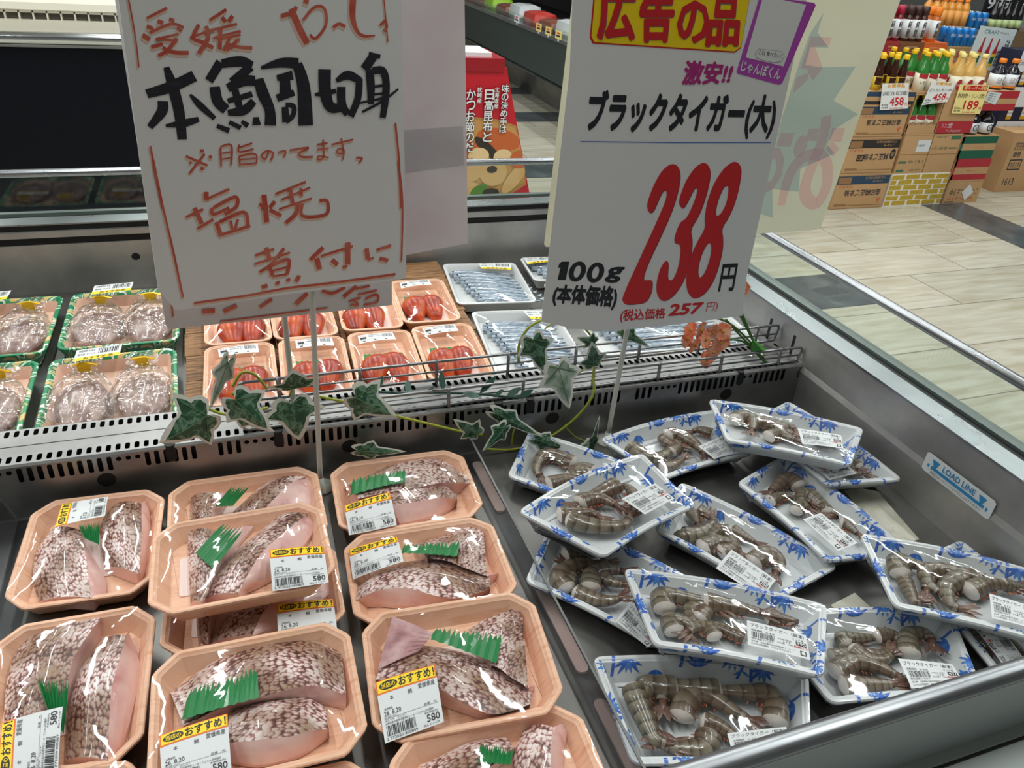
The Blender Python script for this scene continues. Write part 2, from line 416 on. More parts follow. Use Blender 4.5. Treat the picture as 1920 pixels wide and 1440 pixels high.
M_SHTAIL = noisy('shrimp_tail', [(0.3, S(112, 84, 66)), (0.6, S(88, 56, 46)), (0.8, S(54, 40, 36))], 60, 3, 0.35, 0.4)
M_SHLEG = mat('shrimp_legs', S(176, 96, 66), 0.4)
D={'A': {'blk': [[(-0.1653, 1.2089, 0.009), (-0.1396, 1.2155, 0.0113), (-0.1144, 1.226, 0.0113)], [(-0.1419, 1.2354, 0.006), (-0.1381, 1.2155, 0.0113), (-0.1352, 1.1881, 0.0113), (-0.136, 1.1592, 0.0098)], [(-0.1505, 1.2009, 0.0105), (-0.1527, 1.1904, 0.0105), (-0.1676, 1.1743, 0.0063)], [(-0.1214, 1.2067, 0.003), (-0.1122, 1.1948, 0.0075), (-0.0984, 1.1801, 0.0053)],
[(-0.1512, 1.175, 0.0028), (-0.133, 1.1764, 0.0083), (-0.1156, 1.1802, 0.0053)], [(-0.0854, 1.2396, 0.0096), (-0.0999, 1.2204, 0.009)], [(-0.084, 1.238, 0.009), (-0.0636, 1.24, 0.0112), (-0.0513, 1.2352, 0.0088)], [(-0.053, 1.2345, 0.0096), (-0.0753, 1.2182, 0.0096)], [(-0.0945, 1.2142, 0.0112), (-0.0931, 1.1987, 0.012), (-0.0848, 1.189, 0.0112)],
[(-0.0806, 1.2122, 0.009), (-0.0625, 1.2194, 0.0112), (-0.0496, 1.2191, 0.0112)], [(-0.0822, 1.1983, 0.0056), (-0.0542, 1.2051, 0.0064)], [(-0.0729, 1.2104, 0.008), (-0.0701, 1.1915, 0.008)], [(-0.0835, 1.1858, 0.0064), (-0.0657, 1.1874, 0.0102), (-0.0533, 1.1972, 0.008)], [(-0.097, 1.1721, 0.0048), (-0.0841, 1.1658, 0.0064)], [(-0.0831, 1.1754, 0.0048), (-0.0708, 1.1683, 0.0056)],
[(-0.0693, 1.1755, 0.004), (-0.0624, 1.1703, 0.0064)], [(-0.0525, 1.1795, 0.006), (-0.0525, 1.1706, 0.0102)], [(-0.0454, 1.2213, 0.0102), (-0.0426, 1.2063, 0.0136), (-0.036, 1.1869, 0.012), (-0.0367, 1.1692, 0.0136)], [(-0.0419, 1.2328, 0.0032), (-0.0186, 1.2378, 0.0102), (0.0014, 1.2367, 0.0119)], [(-0.0003, 1.2367, 0.0119), (0.0057, 1.2112, 0.0153), (0.0055, 1.167, 0.018)],
[(-0.0248, 1.2215, 0.0064), (-0.0062, 1.2242, 0.0102)], [(-0.0154, 1.2245, 0.0112), (-0.0163, 1.2022, 0.0136)], [(-0.0266, 1.1994, 0.0085), (-0.0059, 1.2051, 0.0072)], [(-0.0181, 1.1893, 0.0077), (-0.0177, 1.172, 0.0094)], [(-0.0171, 1.1917, 0.0051), (-0.0078, 1.1897, 0.0059), (-0.0094, 1.1791, 0.006), (-0.0185, 1.1729, 0.0068)],
[(0.0182, 1.2019, 0.0026), (0.0253, 1.2024, 0.0051), (0.045, 1.2051, 0.0054)], [(0.032, 1.2298, 0.0153), (0.0315, 1.2039, 0.0144), (0.037, 1.1871, 0.0126), (0.0514, 1.1856, 0.0095)], [(0.0455, 1.2166, 0.0045), (0.0601, 1.2227, 0.0104), (0.0764, 1.2157, 0.0081)], [(0.0746, 1.2183, 0.009), (0.0721, 1.1958, 0.009), (0.0621, 1.1749, 0.0086)],
[(0.0515, 1.2098, 0.0108), (0.0516, 1.1898, 0.0108), (0.0585, 1.1776, 0.0086)], [(0.0937, 1.2441, 0.0108), (0.0813, 1.2288, 0.0114)], [(0.0872, 1.2458, 0.0057), (0.102, 1.2429, 0.0048)], [(0.0878, 1.2287, 0.0099), (0.0892, 1.2087, 0.0104), (0.0888, 1.1883, 0.0076)],
[(0.0915, 1.227, 0.0081), (0.1046, 1.2267, 0.0095), (0.1092, 1.2132, 0.0095), (0.108, 1.1928, 0.0095), (0.1042, 1.1711, 0.008)], [(0.0911, 1.2087, 0.0029), (0.1082, 1.2098, 0.0034)], [(0.0909, 1.1994, 0.0029), (0.1081, 1.2005, 0.0034)], [(0.0719, 1.1899, 0.0023), (0.1099, 1.1953, 0.0036)], [(0.0772, 1.1794, 0.0029), (0.1041, 1.1912, 0.0034), (0.1255, 1.2051, 0.0023)]],
'o': (0.103, 0.992),
'out': [(-0.178, 1.328), (-0.1779, 1.2995), (-0.1831, 1.1397), (-0.1867, 0.9833), (-0.1707, 0.9542), (-0.0282, 0.9522), (0.1376, 0.9481), (0.1332, 1.1435), (0.1295, 1.3052), (0.1282, 1.3388)],
'pole': [(0.0022, 0.9163), (-0.0024, 0.646)],
'red': [[(-0.1539, 1.2831, 0.0023), (-0.1435, 1.288, 0.0025), (-0.133, 1.2929, 0.0025)], [(-0.1439, 1.2805, 0.0039), (-0.1386, 1.2785, 0.0039)], [(-0.1323, 1.2826, 0.0035), (-0.1276, 1.2806, 0.0035)], [(-0.1551, 1.2756, 0.0039), (-0.1492, 1.2729, 0.0039)], [(-0.1532, 1.2694, 0.0025), (-0.1309, 1.2778, 0.0027), (-0.1191, 1.2744, 0.0025)],
[(-0.1256, 1.2744, 0.0031), (-0.1218, 1.2709, 0.0033)], [(-0.1605, 1.2674, 0.0045), (-0.1543, 1.2625, 0.0045)], [(-0.1472, 1.2632, 0.0024), (-0.125, 1.2681, 0.0022)], [(-0.1539, 1.2555, 0.0035), (-0.1422, 1.2583, 0.0035)], [(-0.1486, 1.2632, 0.0022), (-0.1288, 1.2617, 0.0022)], [(-0.1271, 1.2638, 0.0038), (-0.1388, 1.2519, 0.0035), (-0.1481, 1.247, 0.0035)],
[(-0.1427, 1.2547, 0.0035), (-0.1319, 1.2501, 0.0038), (-0.1173, 1.2495, 0.0038)], [(-0.1034, 1.2773, 0.0035), (-0.1109, 1.2645, 0.0035), (-0.1026, 1.2602, 0.0038), (-0.0913, 1.2544, 0.0038)], [(-0.0962, 1.2759, 0.0042), (-0.0954, 1.2645, 0.0042), (-0.107, 1.2487, 0.0042)], [(-0.1139, 1.2645, 0.0023), (-0.0876, 1.2731, 0.0023)], [(-0.0918, 1.2816, 0.003), (-0.0734, 1.2923, 0.003)],
[(-0.0788, 1.2845, 0.0042), (-0.0755, 1.2803, 0.0042)], [(-0.0673, 1.2861, 0.004), (-0.0725, 1.2803, 0.004)], [(-0.0923, 1.2717, 0.0024), (-0.0635, 1.2782, 0.0024)], [(-0.0901, 1.2642, 0.0024), (-0.0604, 1.271, 0.0026)], [(-0.0814, 1.2745, 0.0042), (-0.0846, 1.2528, 0.0042)], [(-0.0827, 1.263, 0.0023), (-0.0608, 1.2674, 0.0024)], [(-0.0717, 1.2659, 0.003), (-0.081, 1.2513, 0.003)],
[(-0.0757, 1.2579, 0.0035), (-0.0636, 1.2549, 0.0035), (-0.0495, 1.254, 0.0035)], [(-0.0628, 1.263, 0.0035), (-0.0779, 1.2513, 0.0033)], [(-0.0148, 1.2866, 0.0044), (-0.0015, 1.2904, 0.0042), (0.003, 1.2963, 0.0042)], [(-0.0029, 1.294, 0.0068), (0.0041, 1.2764, 0.0076), (0.0129, 1.2582, 0.0068)],
[(0.0095, 1.2824, 0.0027), (0.0236, 1.2959, 0.0029), (0.0353, 1.2946, 0.0029), (0.0362, 1.2781, 0.0029), (0.0234, 1.2635, 0.0029), (0.0169, 1.2674, 0.0029)], [(0.0116, 1.3023, 0.0045), (0.0173, 1.3009, 0.0045)], [(0.0446, 1.275, 0.0034), (0.0517, 1.2789, 0.0034), (0.0594, 1.2759, 0.0036)],
[(0.0699, 1.3086, 0.0077), (0.0686, 1.2859, 0.0068), (0.0743, 1.2705, 0.004), (0.0832, 1.2658, 0.0032), (0.0959, 1.2666, 0.0018)], [(0.1025, 1.2776, 0.0032), (0.109, 1.2824, 0.0032), (0.1107, 1.2753, 0.0034), (0.107, 1.2713, 0.0034)], [(-0.1693, 1.3101, 0.0013), (-0.1684, 1.2997, 0.0014), (-0.1676, 1.266, 0.0013), (-0.1689, 1.2359, 0.0014)],
[(0.1067, 1.317, 0.0014), (0.1078, 1.3048, 0.0014), (0.1124, 1.2593, 0.0015)], [(0.1214, 1.1641, 0.0026), (0.1263, 1.118, 0.0026), (0.1293, 1.0518, 0.0029)], [(-0.1699, 1.1542, 0.002), (-0.1692, 1.1238, 0.0021), (-0.1674, 1.0835, 0.0021)], [(-0.1346, 1.1406, 0.0024), (-0.1125, 1.1282, 0.0026)], [(-0.1141, 1.1416, 0.0026), (-0.1333, 1.1208, 0.0024)],
[(-0.1183, 1.1456, 0.0033), (-0.1145, 1.1449, 0.0035)], [(-0.1098, 1.1372, 0.0033), (-0.1065, 1.1382, 0.0035)], [(-0.1317, 1.133, 0.0023), (-0.1295, 1.1324, 0.0024)], [(-0.1209, 1.1251, 0.0029), (-0.1169, 1.1252, 0.0029)], [(-0.0958, 1.1477, 0.0021), (-0.0974, 1.1262, 0.0021)], [(-0.0957, 1.1485, 0.0021), (-0.0834, 1.1494, 0.0021), (-0.0858, 1.127, 0.0021)],
[(-0.0949, 1.141, 0.0014), (-0.0842, 1.142, 0.0015)], [(-0.0957, 1.1344, 0.0015), (-0.0849, 1.1353, 0.0014)], [(-0.0744, 1.1496, 0.0019), (-0.0752, 1.1413, 0.0019), (-0.0584, 1.1435, 0.002)], [(-0.0747, 1.1463, 0.0019), (-0.0594, 1.1503, 0.002)], [(-0.0758, 1.1363, 0.002), (-0.076, 1.1262, 0.002)], [(-0.0758, 1.1363, 0.002), (-0.0572, 1.1375, 0.0019), (-0.0566, 1.1264, 0.002)],
[(-0.0754, 1.1321, 0.0015), (-0.0569, 1.1324, 0.0015)], [(-0.0759, 1.1265, 0.0018), (-0.0565, 1.1268, 0.0018)], [(-0.0409, 1.1398, 0.0022), (-0.0459, 1.1308, 0.0022), (-0.0498, 1.1353, 0.0022), (-0.0434, 1.14, 0.0022), (-0.036, 1.1369, 0.0023), (-0.0393, 1.1285, 0.0023)], [(-0.0299, 1.1373, 0.0023), (-0.0211, 1.1384, 0.0023), (-0.0233, 1.1317, 0.0022)],
[(-0.0158, 1.1389, 0.0023), (0.0074, 1.1405, 0.0024), (-0.0046, 1.1347, 0.0023), (-0.0013, 1.1301, 0.0024), (0.0122, 1.1291, 0.0023)], [(0.0184, 1.1436, 0.0021), (0.0313, 1.1445, 0.002)], [(0.0181, 1.1375, 0.002), (0.0328, 1.1382, 0.002)], [(0.026, 1.1492, 0.002), (0.0259, 1.129, 0.002), (0.0192, 1.125, 0.0021), (0.0195, 1.1295, 0.002), (0.0322, 1.1267, 0.0021)],
[(0.0367, 1.1424, 0.002), (0.0649, 1.1468, 0.0021)], [(0.0491, 1.1495, 0.002), (0.0512, 1.1325, 0.0021), (0.0436, 1.1313, 0.0021), (0.0448, 1.1365, 0.0021), (0.0522, 1.1343, 0.0021), (0.0499, 1.1228, 0.0021)], [(0.068, 1.1241, 0.0025), (0.0757, 1.1226, 0.0025), (0.0717, 1.1175, 0.0025)], [(-0.1438, 1.0701, 0.0027), (-0.1234, 1.0775, 0.0029)],
[(-0.1328, 1.0802, 0.0051), (-0.1272, 1.0602, 0.0052)], [(-0.1328, 1.0546, 0.0032), (-0.1135, 1.064, 0.0034)], [(-0.1177, 1.0977, 0.0056), (-0.1188, 1.0883, 0.0056)], [(-0.1188, 1.0889, 0.0029), (-0.0912, 1.0987, 0.0029)], [(-0.1135, 1.0782, 0.0038), (-0.1128, 1.0701, 0.0038), (-0.0937, 1.0761, 0.0038)],
[(-0.1118, 1.078, 0.004), (-0.0856, 1.0885, 0.0043), (-0.0851, 1.0769, 0.0043), (-0.0996, 1.0687, 0.0043)], [(-0.1106, 1.0601, 0.0048), (-0.1074, 1.0442, 0.0051)], [(-0.1073, 1.0597, 0.0043), (-0.0774, 1.0689, 0.0043), (-0.0738, 1.0521, 0.0043)], [(-0.0937, 1.0599, 0.0034), (-0.0932, 1.0489, 0.0034)], [(-0.0851, 1.0607, 0.0031), (-0.0898, 1.0485, 0.0031)],
[(-0.1092, 1.0432, 0.0038), (-0.0713, 1.0509, 0.0038)], [(-0.0575, 1.0776, 0.004), (-0.0528, 1.0708, 0.0038)], [(-0.0513, 1.0878, 0.0062), (-0.0508, 1.0531, 0.0062)], [(-0.0389, 1.0784, 0.0045), (-0.0457, 1.0709, 0.0043)], [(-0.046, 1.0682, 0.0045), (-0.0323, 1.0593, 0.0045)], [(-0.0373, 1.0873, 0.0029), (0.0014, 1.0991, 0.0029)],
[(-0.0189, 1.0937, 0.0047), (-0.0168, 1.0734, 0.0047)], [(-0.0308, 1.0794, 0.0025), (0.0064, 1.0914, 0.0025)], [(-0.0055, 1.0915, 0.004), (-0.0052, 1.0815, 0.004)], [(-0.0344, 1.0679, 0.0025), (0.0074, 1.0774, 0.0027)], [(-0.0103, 1.0746, 0.0051), (-0.014, 1.0601, 0.0051), (-0.0276, 1.0494, 0.0051)],
[(-0.0049, 1.0722, 0.004), (-0.0051, 1.0557, 0.0042), (0.0251, 1.0548, 0.0042), (0.0274, 1.0717, 0.0042), (0.0175, 1.0736, 0.0042)], [(-0.0688, 1.0119, 0.0035), (-0.0448, 1.0172, 0.0036)], [(-0.0545, 1.0205, 0.0055), (-0.0514, 1.0036, 0.0058)], [(-0.0708, 1.0006, 0.0029), (-0.025, 1.0097, 0.0029)], [(-0.032, 1.0165, 0.0042), (-0.0501, 0.9975, 0.004), (-0.0655, 0.989, 0.004)],
[(-0.0523, 0.9939, 0.0048), (-0.0496, 0.9816, 0.0046)], [(-0.0503, 0.9956, 0.0046), (-0.0276, 1.0002, 0.0048), (-0.0309, 0.9807, 0.0046)], [(-0.0509, 0.9881, 0.0027), (-0.0302, 0.9906, 0.0029)], [(-0.0497, 0.9806, 0.0029), (-0.0309, 0.9807, 0.0029)], [(-0.0647, 0.9679, 0.0054), (-0.0572, 0.9691, 0.0054)], [(-0.0468, 0.97, 0.004), (-0.0411, 0.9712, 0.0042)],
[(-0.0325, 0.9718, 0.004), (-0.0273, 0.9736, 0.0042)], [(-0.0203, 0.9689, 0.0054), (-0.015, 0.9762, 0.0054)], [(0.0189, 1.0106, 0.0057), (0.0007, 0.9961, 0.0054)], [(0.0094, 0.9969, 0.0073), (0.0125, 0.9812, 0.0069)], [(0.0154, 0.999, 0.0034), (0.0595, 1.0072, 0.0036)], [(0.0527, 1.0131, 0.0076), (0.0516, 0.9826, 0.0077)], [(0.0504, 0.9796, 0.0047), (0.0443, 0.9791, 0.0044)],
[(0.0298, 0.9919, 0.0061), (0.0374, 0.9836, 0.0061)], [(0.0788, 1.0015, 0.0064), (0.0805, 0.9857, 0.0064)], [(0.0805, 0.9846, 0.003), (0.0889, 0.9866, 0.003)], [(0.0933, 0.9971, 0.0042), (0.1145, 1.0009, 0.0042)], [(0.0973, 0.9843, 0.0053), (0.11, 0.9793, 0.0056)], [(-0.1692, 1.1387, 0.0021), (-0.167, 1.0856, 0.0021), (-0.1635, 1.0324, 0.0023), (-0.1604, 0.9702, 0.0023)],
[(-0.149, 0.9604, 0.0028), (-0.0865, 0.9595, 0.0029), (-0.0305, 0.9613, 0.0031), (0.0283, 0.959, 0.0033), (0.1207, 0.9573, 0.0036)], [(0.1254, 1.1166, 0.0023), (0.1316, 1.058, 0.0023), (0.1299, 0.9754, 0.0024)]],
'yaw': 0.1967},
'B': {'o': (0.133, 1.062),
'out': [(-0.217, 1.3231), (-0.2165, 1.2928), (-0.221, 0.9091), (-0.2185, 0.8992), (0.0993, 0.8782), (0.0991, 1.0987), (0.1023, 1.3344)],
'pole': [(-0.0632, 0.8863), (-0.0614, 0.8047)],
'red': [[(-0.174, 0.9182, 0.0064), (-0.1575, 0.9163, 0.0067)], [(-0.1465, 0.9132, 0.0058), (-0.1287, 0.9186, 0.0058)], [(-0.0981, 0.911, 0.0048), (-0.0804, 0.92, 0.0051)], [(-0.0477, 0.9065, 0.0061), (-0.0301, 0.9203, 0.0064)], [(-0.0089, 0.9212, 0.0043), (0.0058, 0.9142, 0.0043), (0.0256, 0.92, 0.0045)], [(0.0229, 0.9056, 0.0056), (0.0433, 0.9194, 0.0056)],
[(0.0314, 0.8971, 0.0034), (0.0494, 0.8998, 0.0035)], [(0.0334, 0.8909, 0.0035), (0.0446, 0.8889, 0.0035), (0.0381, 0.8971, 0.0034)], [(0.0537, 0.8873, 0.0036), (0.0743, 0.8884, 0.0039), (0.0745, 0.9002, 0.0037), (0.0562, 0.8963, 0.0036)], [(0.0451, 0.9052, 0.0031), (0.0747, 0.9073, 0.0033)], [(0.0409, 0.9152, 0.0035), (0.0634, 0.9161, 0.0035)],
[(-0.1528, 0.8992, 0.0019), (-0.0994, 0.8968, 0.002), (-0.0018, 0.8926, 0.0022)], [(-0.2122, 1.0216, 0.0015), (-0.2085, 1.0058, 0.0015), (-0.2105, 0.9176, 0.0016)]],
'yaw': 0.1967},
'BG': {'brick': [(3.91, -0.007), (4.372, -0.005), (4.368, 0.207)],
'c3a': [(4.403, -0.003), (4.68, -0.011), (4.682, 0.151)],
'c3b': [(4.394, 0.159), (4.682, 0.151), (4.681, 0.287)],
'c3c': [(4.38, 0.294), (4.675, 0.291), (4.66, 0.434)],
'card1': [(3.606, 0.736), (3.798, 0.74), (3.847, 0.599), (3.643, 0.589)],
'card2': [(3.965, 0.754), (4.149, 0.746), (4.134, 0.637), (3.944, 0.617)],
'card3': [(4.185, 0.736), (4.423, 0.733), (4.426, 0.567), (4.196, 0.571)],
'lemL': [(3.907, 0.23), (4.134, 0.227), (4.12, 0.449)],
'lemR': [(4.143, 0.227), (4.371, 0.227), (4.352, 0.443)],
'lemcut': [(3.897, 0.452), (4.12, 0.449), (4.119, 0.508)],
'lemtop': [(3.871, 0.677), (4.058, 0.682), (3.951, 0.756)],
'oil0': [(3.495, -0.002), (3.897, 0.004), (3.887, 0.217)],
'oil1': [(3.505, 0.231), (3.887, 0.227), (3.877, 0.433)],
'oil2': [(3.528, 0.447), (3.88, 0.455), (3.87, 0.617)],
'oil3': [(3.562, 0.617), (3.87, 0.617), (3.906, 0.736)],
'soy': [(4.443, 0.586), (4.71, 0.583), (4.689, 0.72)],
'tag1': [(4.444, 0.697), (4.558, 0.688), (4.536, 0.617), (4.436, 0.643)],
'tag2': [(4.021, 0.4), (4.128, 0.395), (4.131, 0.331), (4.027, 0.33)],
'tag3': [(4.544, 0.117), (4.635, 0.062), (4.592, 0.018), (4.505, 0.066)],
'vin': [(4.133, 0.458), (4.408, 0.452), (4.413, 0.745)]},
'C': {'dark': [(0.0136, 1.1337), (0.1091, 1.1333), (0.1136, 1.0756), (0.0162, 1.073)], 'o': (0.24, 1.1), 'out': [(-0.0977, 1.3304), (-0.1187, 0.9483), (0.0238, 0.9485), (0.1263, 0.9512), (0.1132, 1.16), (0.1014, 1.3367)], 'yaw': 0.2443},
'D': {'black': [(-0.1059, 1.2078), (0.1846, 1.2079), (0.1874, 1.1438), (-0.1073, 1.1426)],
'cloud': [(0.1295, 1.2606), (0.1341, 1.2668), (0.1533, 1.2657), (0.1705, 1.2646), (0.1775, 1.2587), (0.1742, 1.2516), (0.1619, 1.2495), (0.1421, 1.2524), (0.1329, 1.2556)],
'frame': [(0.1195, 1.3366), (0.1229, 1.3317), (0.2038, 1.3277), (0.2076, 1.3246), (0.1834, 1.2224), (0.1786, 1.2203), (0.1091, 1.2336), (0.1071, 1.2365)],
'g100': [(-0.1207, 0.9618), (-0.015, 0.9498), (-0.022, 0.9226), (-0.1249, 0.9314)],
'g4': [[(-0.1232, 0.9615), (-0.1084, 0.961), (-0.1105, 0.9312), (-0.1247, 0.9322)], [(-0.1033, 0.9608), (-0.0795, 0.9587), (-0.0819, 0.9263), (-0.1073, 0.9289)], [(-0.0738, 0.958), (-0.0489, 0.9559), (-0.051, 0.9243), (-0.0772, 0.9265)], [(-0.0442, 0.9505), (-0.0154, 0.949), (-0.0219, 0.9224), (-0.0479, 0.9241)]],
'geki': [(0.0269, 1.2491), (0.1025, 1.2477), (0.0995, 1.2192), (0.0261, 1.216)],
'holes': [[(0.131, 1.0743), (0.1322, 1.073), (0.1332, 1.0706), (0.134, 1.0672), (0.1346, 1.0626), (0.1351, 1.0569), (0.1352, 1.0516), (0.1348, 1.0467), (0.1339, 1.0421), (0.1326, 1.0379), (0.1312, 1.0345), (0.1297, 1.0317), (0.1281, 1.0297), (0.1264, 1.0284), (0.1248, 1.0279), (0.1235, 1.0282), (0.1223, 1.0293), (0.1213, 1.0311), (0.1206, 1.0336), (0.12, 1.0366), (0.1197, 1.0402),
(0.1196, 1.0444), (0.1198, 1.0488), (0.1203, 1.0535), (0.1211, 1.0584), (0.1222, 1.0635), (0.1233, 1.0677), (0.1245, 1.0708), (0.1258, 1.0731), (0.1272, 1.0743), (0.1286, 1.0749), (0.1298, 1.0749)],
[(0.1211, 0.9845), (0.1227, 0.9827), (0.124, 0.9803), (0.1252, 0.9771), (0.1261, 0.9733), (0.1268, 0.9689), (0.1271, 0.9639), (0.127, 0.9583), (0.1265, 0.9521), (0.1257, 0.9454), (0.1246, 0.9396), (0.1233, 0.9348), (0.1217, 0.931), (0.12, 0.9282), (0.1183, 0.9265), (0.1168, 0.926), (0.1154, 0.9266), (0.1142, 0.9284), (0.113, 0.9306), (0.1121, 0.9332), (0.1112, 0.9362),
(0.1105, 0.9397), (0.11, 0.9438), (0.1099, 0.9486), (0.11, 0.9541), (0.1105, 0.9602), (0.1113, 0.9659), (0.1125, 0.9712), (0.114, 0.9761), (0.1159, 0.9805), (0.1178, 0.9834), (0.1195, 0.9847)]],
'hontai': [(-0.1274, 0.9254), (-0.0205, 0.9173), (-0.0216, 0.875), (-0.1297, 0.8894)],
'inner': [(0.1236, 1.332), (0.1922, 1.3247), (0.1792, 1.2451), (0.1167, 1.255)],
'jan': [(0.1129, 1.2518), (0.1779, 1.242), (0.1773, 1.2264), (0.112, 1.2371)],
'ko': [[(-0.1123, 1.3327), (-0.0609, 1.3353), (-0.052, 1.2695), (-0.1061, 1.2691)], [(-0.0564, 1.331), (-0.003, 1.3337), (0.0001, 1.2697), (-0.0449, 1.2681)], [(-0.0002, 1.3213), (0.0467, 1.3235), (0.0564, 1.2709), (0.0081, 1.2692)], [(0.0473, 1.3299), (0.0924, 1.3305), (0.1017, 1.2683), (0.0508, 1.2662)]],
'kore': [(0.1348, 1.266), (0.1717, 1.262), (0.1715, 1.255), (0.135, 1.2594)],
'line': [(-0.1123, 1.1393), (0.0271, 1.1387), (0.1879, 1.1397), (0.1882, 1.1385), (0.0274, 1.1374), (-0.1122, 1.1382)],
'n257': [(0.0744, 0.8817), (0.134, 0.8822), (0.1294, 0.8615), (0.0729, 0.8598)],
'num': [[(0.0081, 1.0371), (0.0067, 1.0391), (0.0057, 1.0412), (0.0049, 1.0434), (0.0044, 1.0458), (0.0041, 1.0484), (0.0043, 1.0519), (0.0049, 1.0565), (0.006, 1.062), (0.0075, 1.0684), (0.0092, 1.0745), (0.011, 1.08), (0.013, 1.0851), (0.015, 1.0898), (0.0172, 1.0938), (0.0193, 1.0973), (0.0215, 1.1001), (0.0237, 1.1024), (0.0259, 1.1042), (0.028, 1.1056), (0.0301, 1.1066),
(0.0321, 1.107), (0.0342, 1.1072), (0.0362, 1.107), (0.0382, 1.1065), (0.0402, 1.1057), (0.0421, 1.1045), (0.0438, 1.1028), (0.0454, 1.1008), (0.0468, 1.0983), (0.048, 1.0956), (0.049, 1.0925), (0.0498, 1.0891), (0.0504, 1.0854), (0.0507, 1.0806), (0.0508, 1.0747), (0.0505, 1.0678), (0.0499, 1.0597), (0.0489, 1.0516), (0.0476, 1.0434), (0.046, 1.0352), (0.044, 1.0269),
(0.0408, 1.0153), (0.0364, 1.0002), (0.0307, 0.9815), (0.0238, 0.9591), (0.0196, 0.9422), (0.0183, 0.9308), (0.0199, 0.9252), (0.0244, 0.9254), (0.028, 0.9254), (0.0308, 0.9251), (0.0326, 0.9247), (0.0336, 0.9239), (0.0345, 0.9224), (0.0352, 0.92), (0.0357, 0.9169), (0.0361, 0.9128), (0.0362, 0.9088), (0.0359, 0.9048), (0.0352, 0.9008), (0.0342, 0.8968), (0.0329, 0.8935),
(0.0314, 0.8908), (0.0295, 0.8888), (0.0275, 0.8874), (0.0242, 0.8863), (0.0197, 0.8855), (0.0141, 0.8849), (0.0073, 0.8845), (0.0016, 0.8846), (-0.0028, 0.8851), (-0.006, 0.8861), (-0.008, 0.8874), (-0.0097, 0.8891), (-0.0109, 0.8911), (-0.0117, 0.8934), (-0.0121, 0.896), (-0.011, 0.9026), (-0.0083, 0.9132), (-0.0042, 0.9276), (0.0014, 0.9458), (0.007, 0.9639), (0.0125, 0.9822),
(0.0181, 1.0004), (0.0236, 1.0187), (0.0279, 1.0333), (0.0308, 1.0443), (0.0325, 1.0518), (0.0329, 1.0559), (0.0331, 1.0594), (0.0329, 1.0623), (0.0325, 1.0647), (0.0318, 1.0666), (0.0309, 1.0679), (0.0299, 1.0687), (0.0288, 1.0689), (0.0275, 1.0685), (0.0262, 1.0672), (0.0249, 1.0647), (0.0236, 1.0613), (0.0222, 1.0567), (0.021, 1.0525), (0.0198, 1.0484), (0.0187, 1.0446),
(0.0178, 1.0411), (0.0166, 1.0383), (0.0153, 1.0363), (0.0139, 1.0351), (0.0124, 1.0347), (0.0109, 1.0349), (0.0094, 1.0357)],
[(0.0601, 1.0428), (0.0585, 1.0442), (0.0573, 1.0459), (0.0563, 1.0477), (0.0555, 1.0498), (0.0551, 1.0521), (0.0551, 1.0555), (0.0555, 1.06), (0.0564, 1.0655), (0.0577, 1.072), (0.0593, 1.078), (0.0611, 1.0835), (0.0632, 1.0884), (0.0655, 1.0929), (0.0678, 1.0967), (0.0701, 1.1001), (0.0724, 1.1028), (0.0746, 1.105), (0.0769, 1.1067), (0.0792, 1.1079), (0.0816, 1.1087),
(0.084, 1.1089), (0.0863, 1.1086), (0.0885, 1.1078), (0.0907, 1.1063), (0.0927, 1.1044), (0.0945, 1.102), (0.096, 1.0993), (0.0973, 1.0962), (0.0982, 1.0927), (0.0988, 1.0881), (0.0991, 1.0824), (0.0991, 1.0754), (0.0988, 1.0673), (0.0982, 1.0595), (0.0974, 1.0521), (0.0963, 1.045), (0.0949, 1.0383), (0.0933, 1.0319), (0.0913, 1.0259), (0.089, 1.0203), (0.0865, 1.015),
(0.0849, 1.0103), (0.0845, 1.006), (0.085, 1.0023), (0.0867, 0.999), (0.0882, 0.9952), (0.0895, 0.9908), (0.0907, 0.9859), (0.0917, 0.9804), (0.0924, 0.9738), (0.0928, 0.9661), (0.0929, 0.9572), (0.0926, 0.9471), (0.0918, 0.9377), (0.0903, 0.929), (0.0883, 0.9209), (0.0857, 0.9135), (0.0828, 0.9071), (0.0798, 0.9018), (0.0765, 0.8974), (0.0731, 0.8941), (0.0698, 0.8915),
(0.0666, 0.8896), (0.0636, 0.8886), (0.0607, 0.8882), (0.0579, 0.8887), (0.0552, 0.89), (0.0526, 0.8921), (0.05, 0.8951), (0.0478, 0.8984), (0.0459, 0.9022), (0.0445, 0.9064), (0.0433, 0.9111), (0.0426, 0.9163), (0.0423, 0.922), (0.0424, 0.9282), (0.0429, 0.935), (0.0438, 0.9408), (0.045, 0.9459), (0.0466, 0.9501), (0.0485, 0.9535), (0.0503, 0.9557), (0.0519, 0.9567),
(0.0534, 0.9566), (0.0548, 0.9553), (0.056, 0.9529), (0.057, 0.9491), (0.0578, 0.9442), (0.0584, 0.938), (0.0591, 0.933), (0.06, 0.9291), (0.061, 0.9265), (0.0621, 0.925), (0.0634, 0.924), (0.0648, 0.9235), (0.0663, 0.9235), (0.0679, 0.924), (0.0694, 0.9256), (0.0708, 0.9283), (0.072, 0.932), (0.0731, 0.9367), (0.0739, 0.9418), (0.0745, 0.9473), (0.0747, 0.9531), (0.0746, 0.9592),
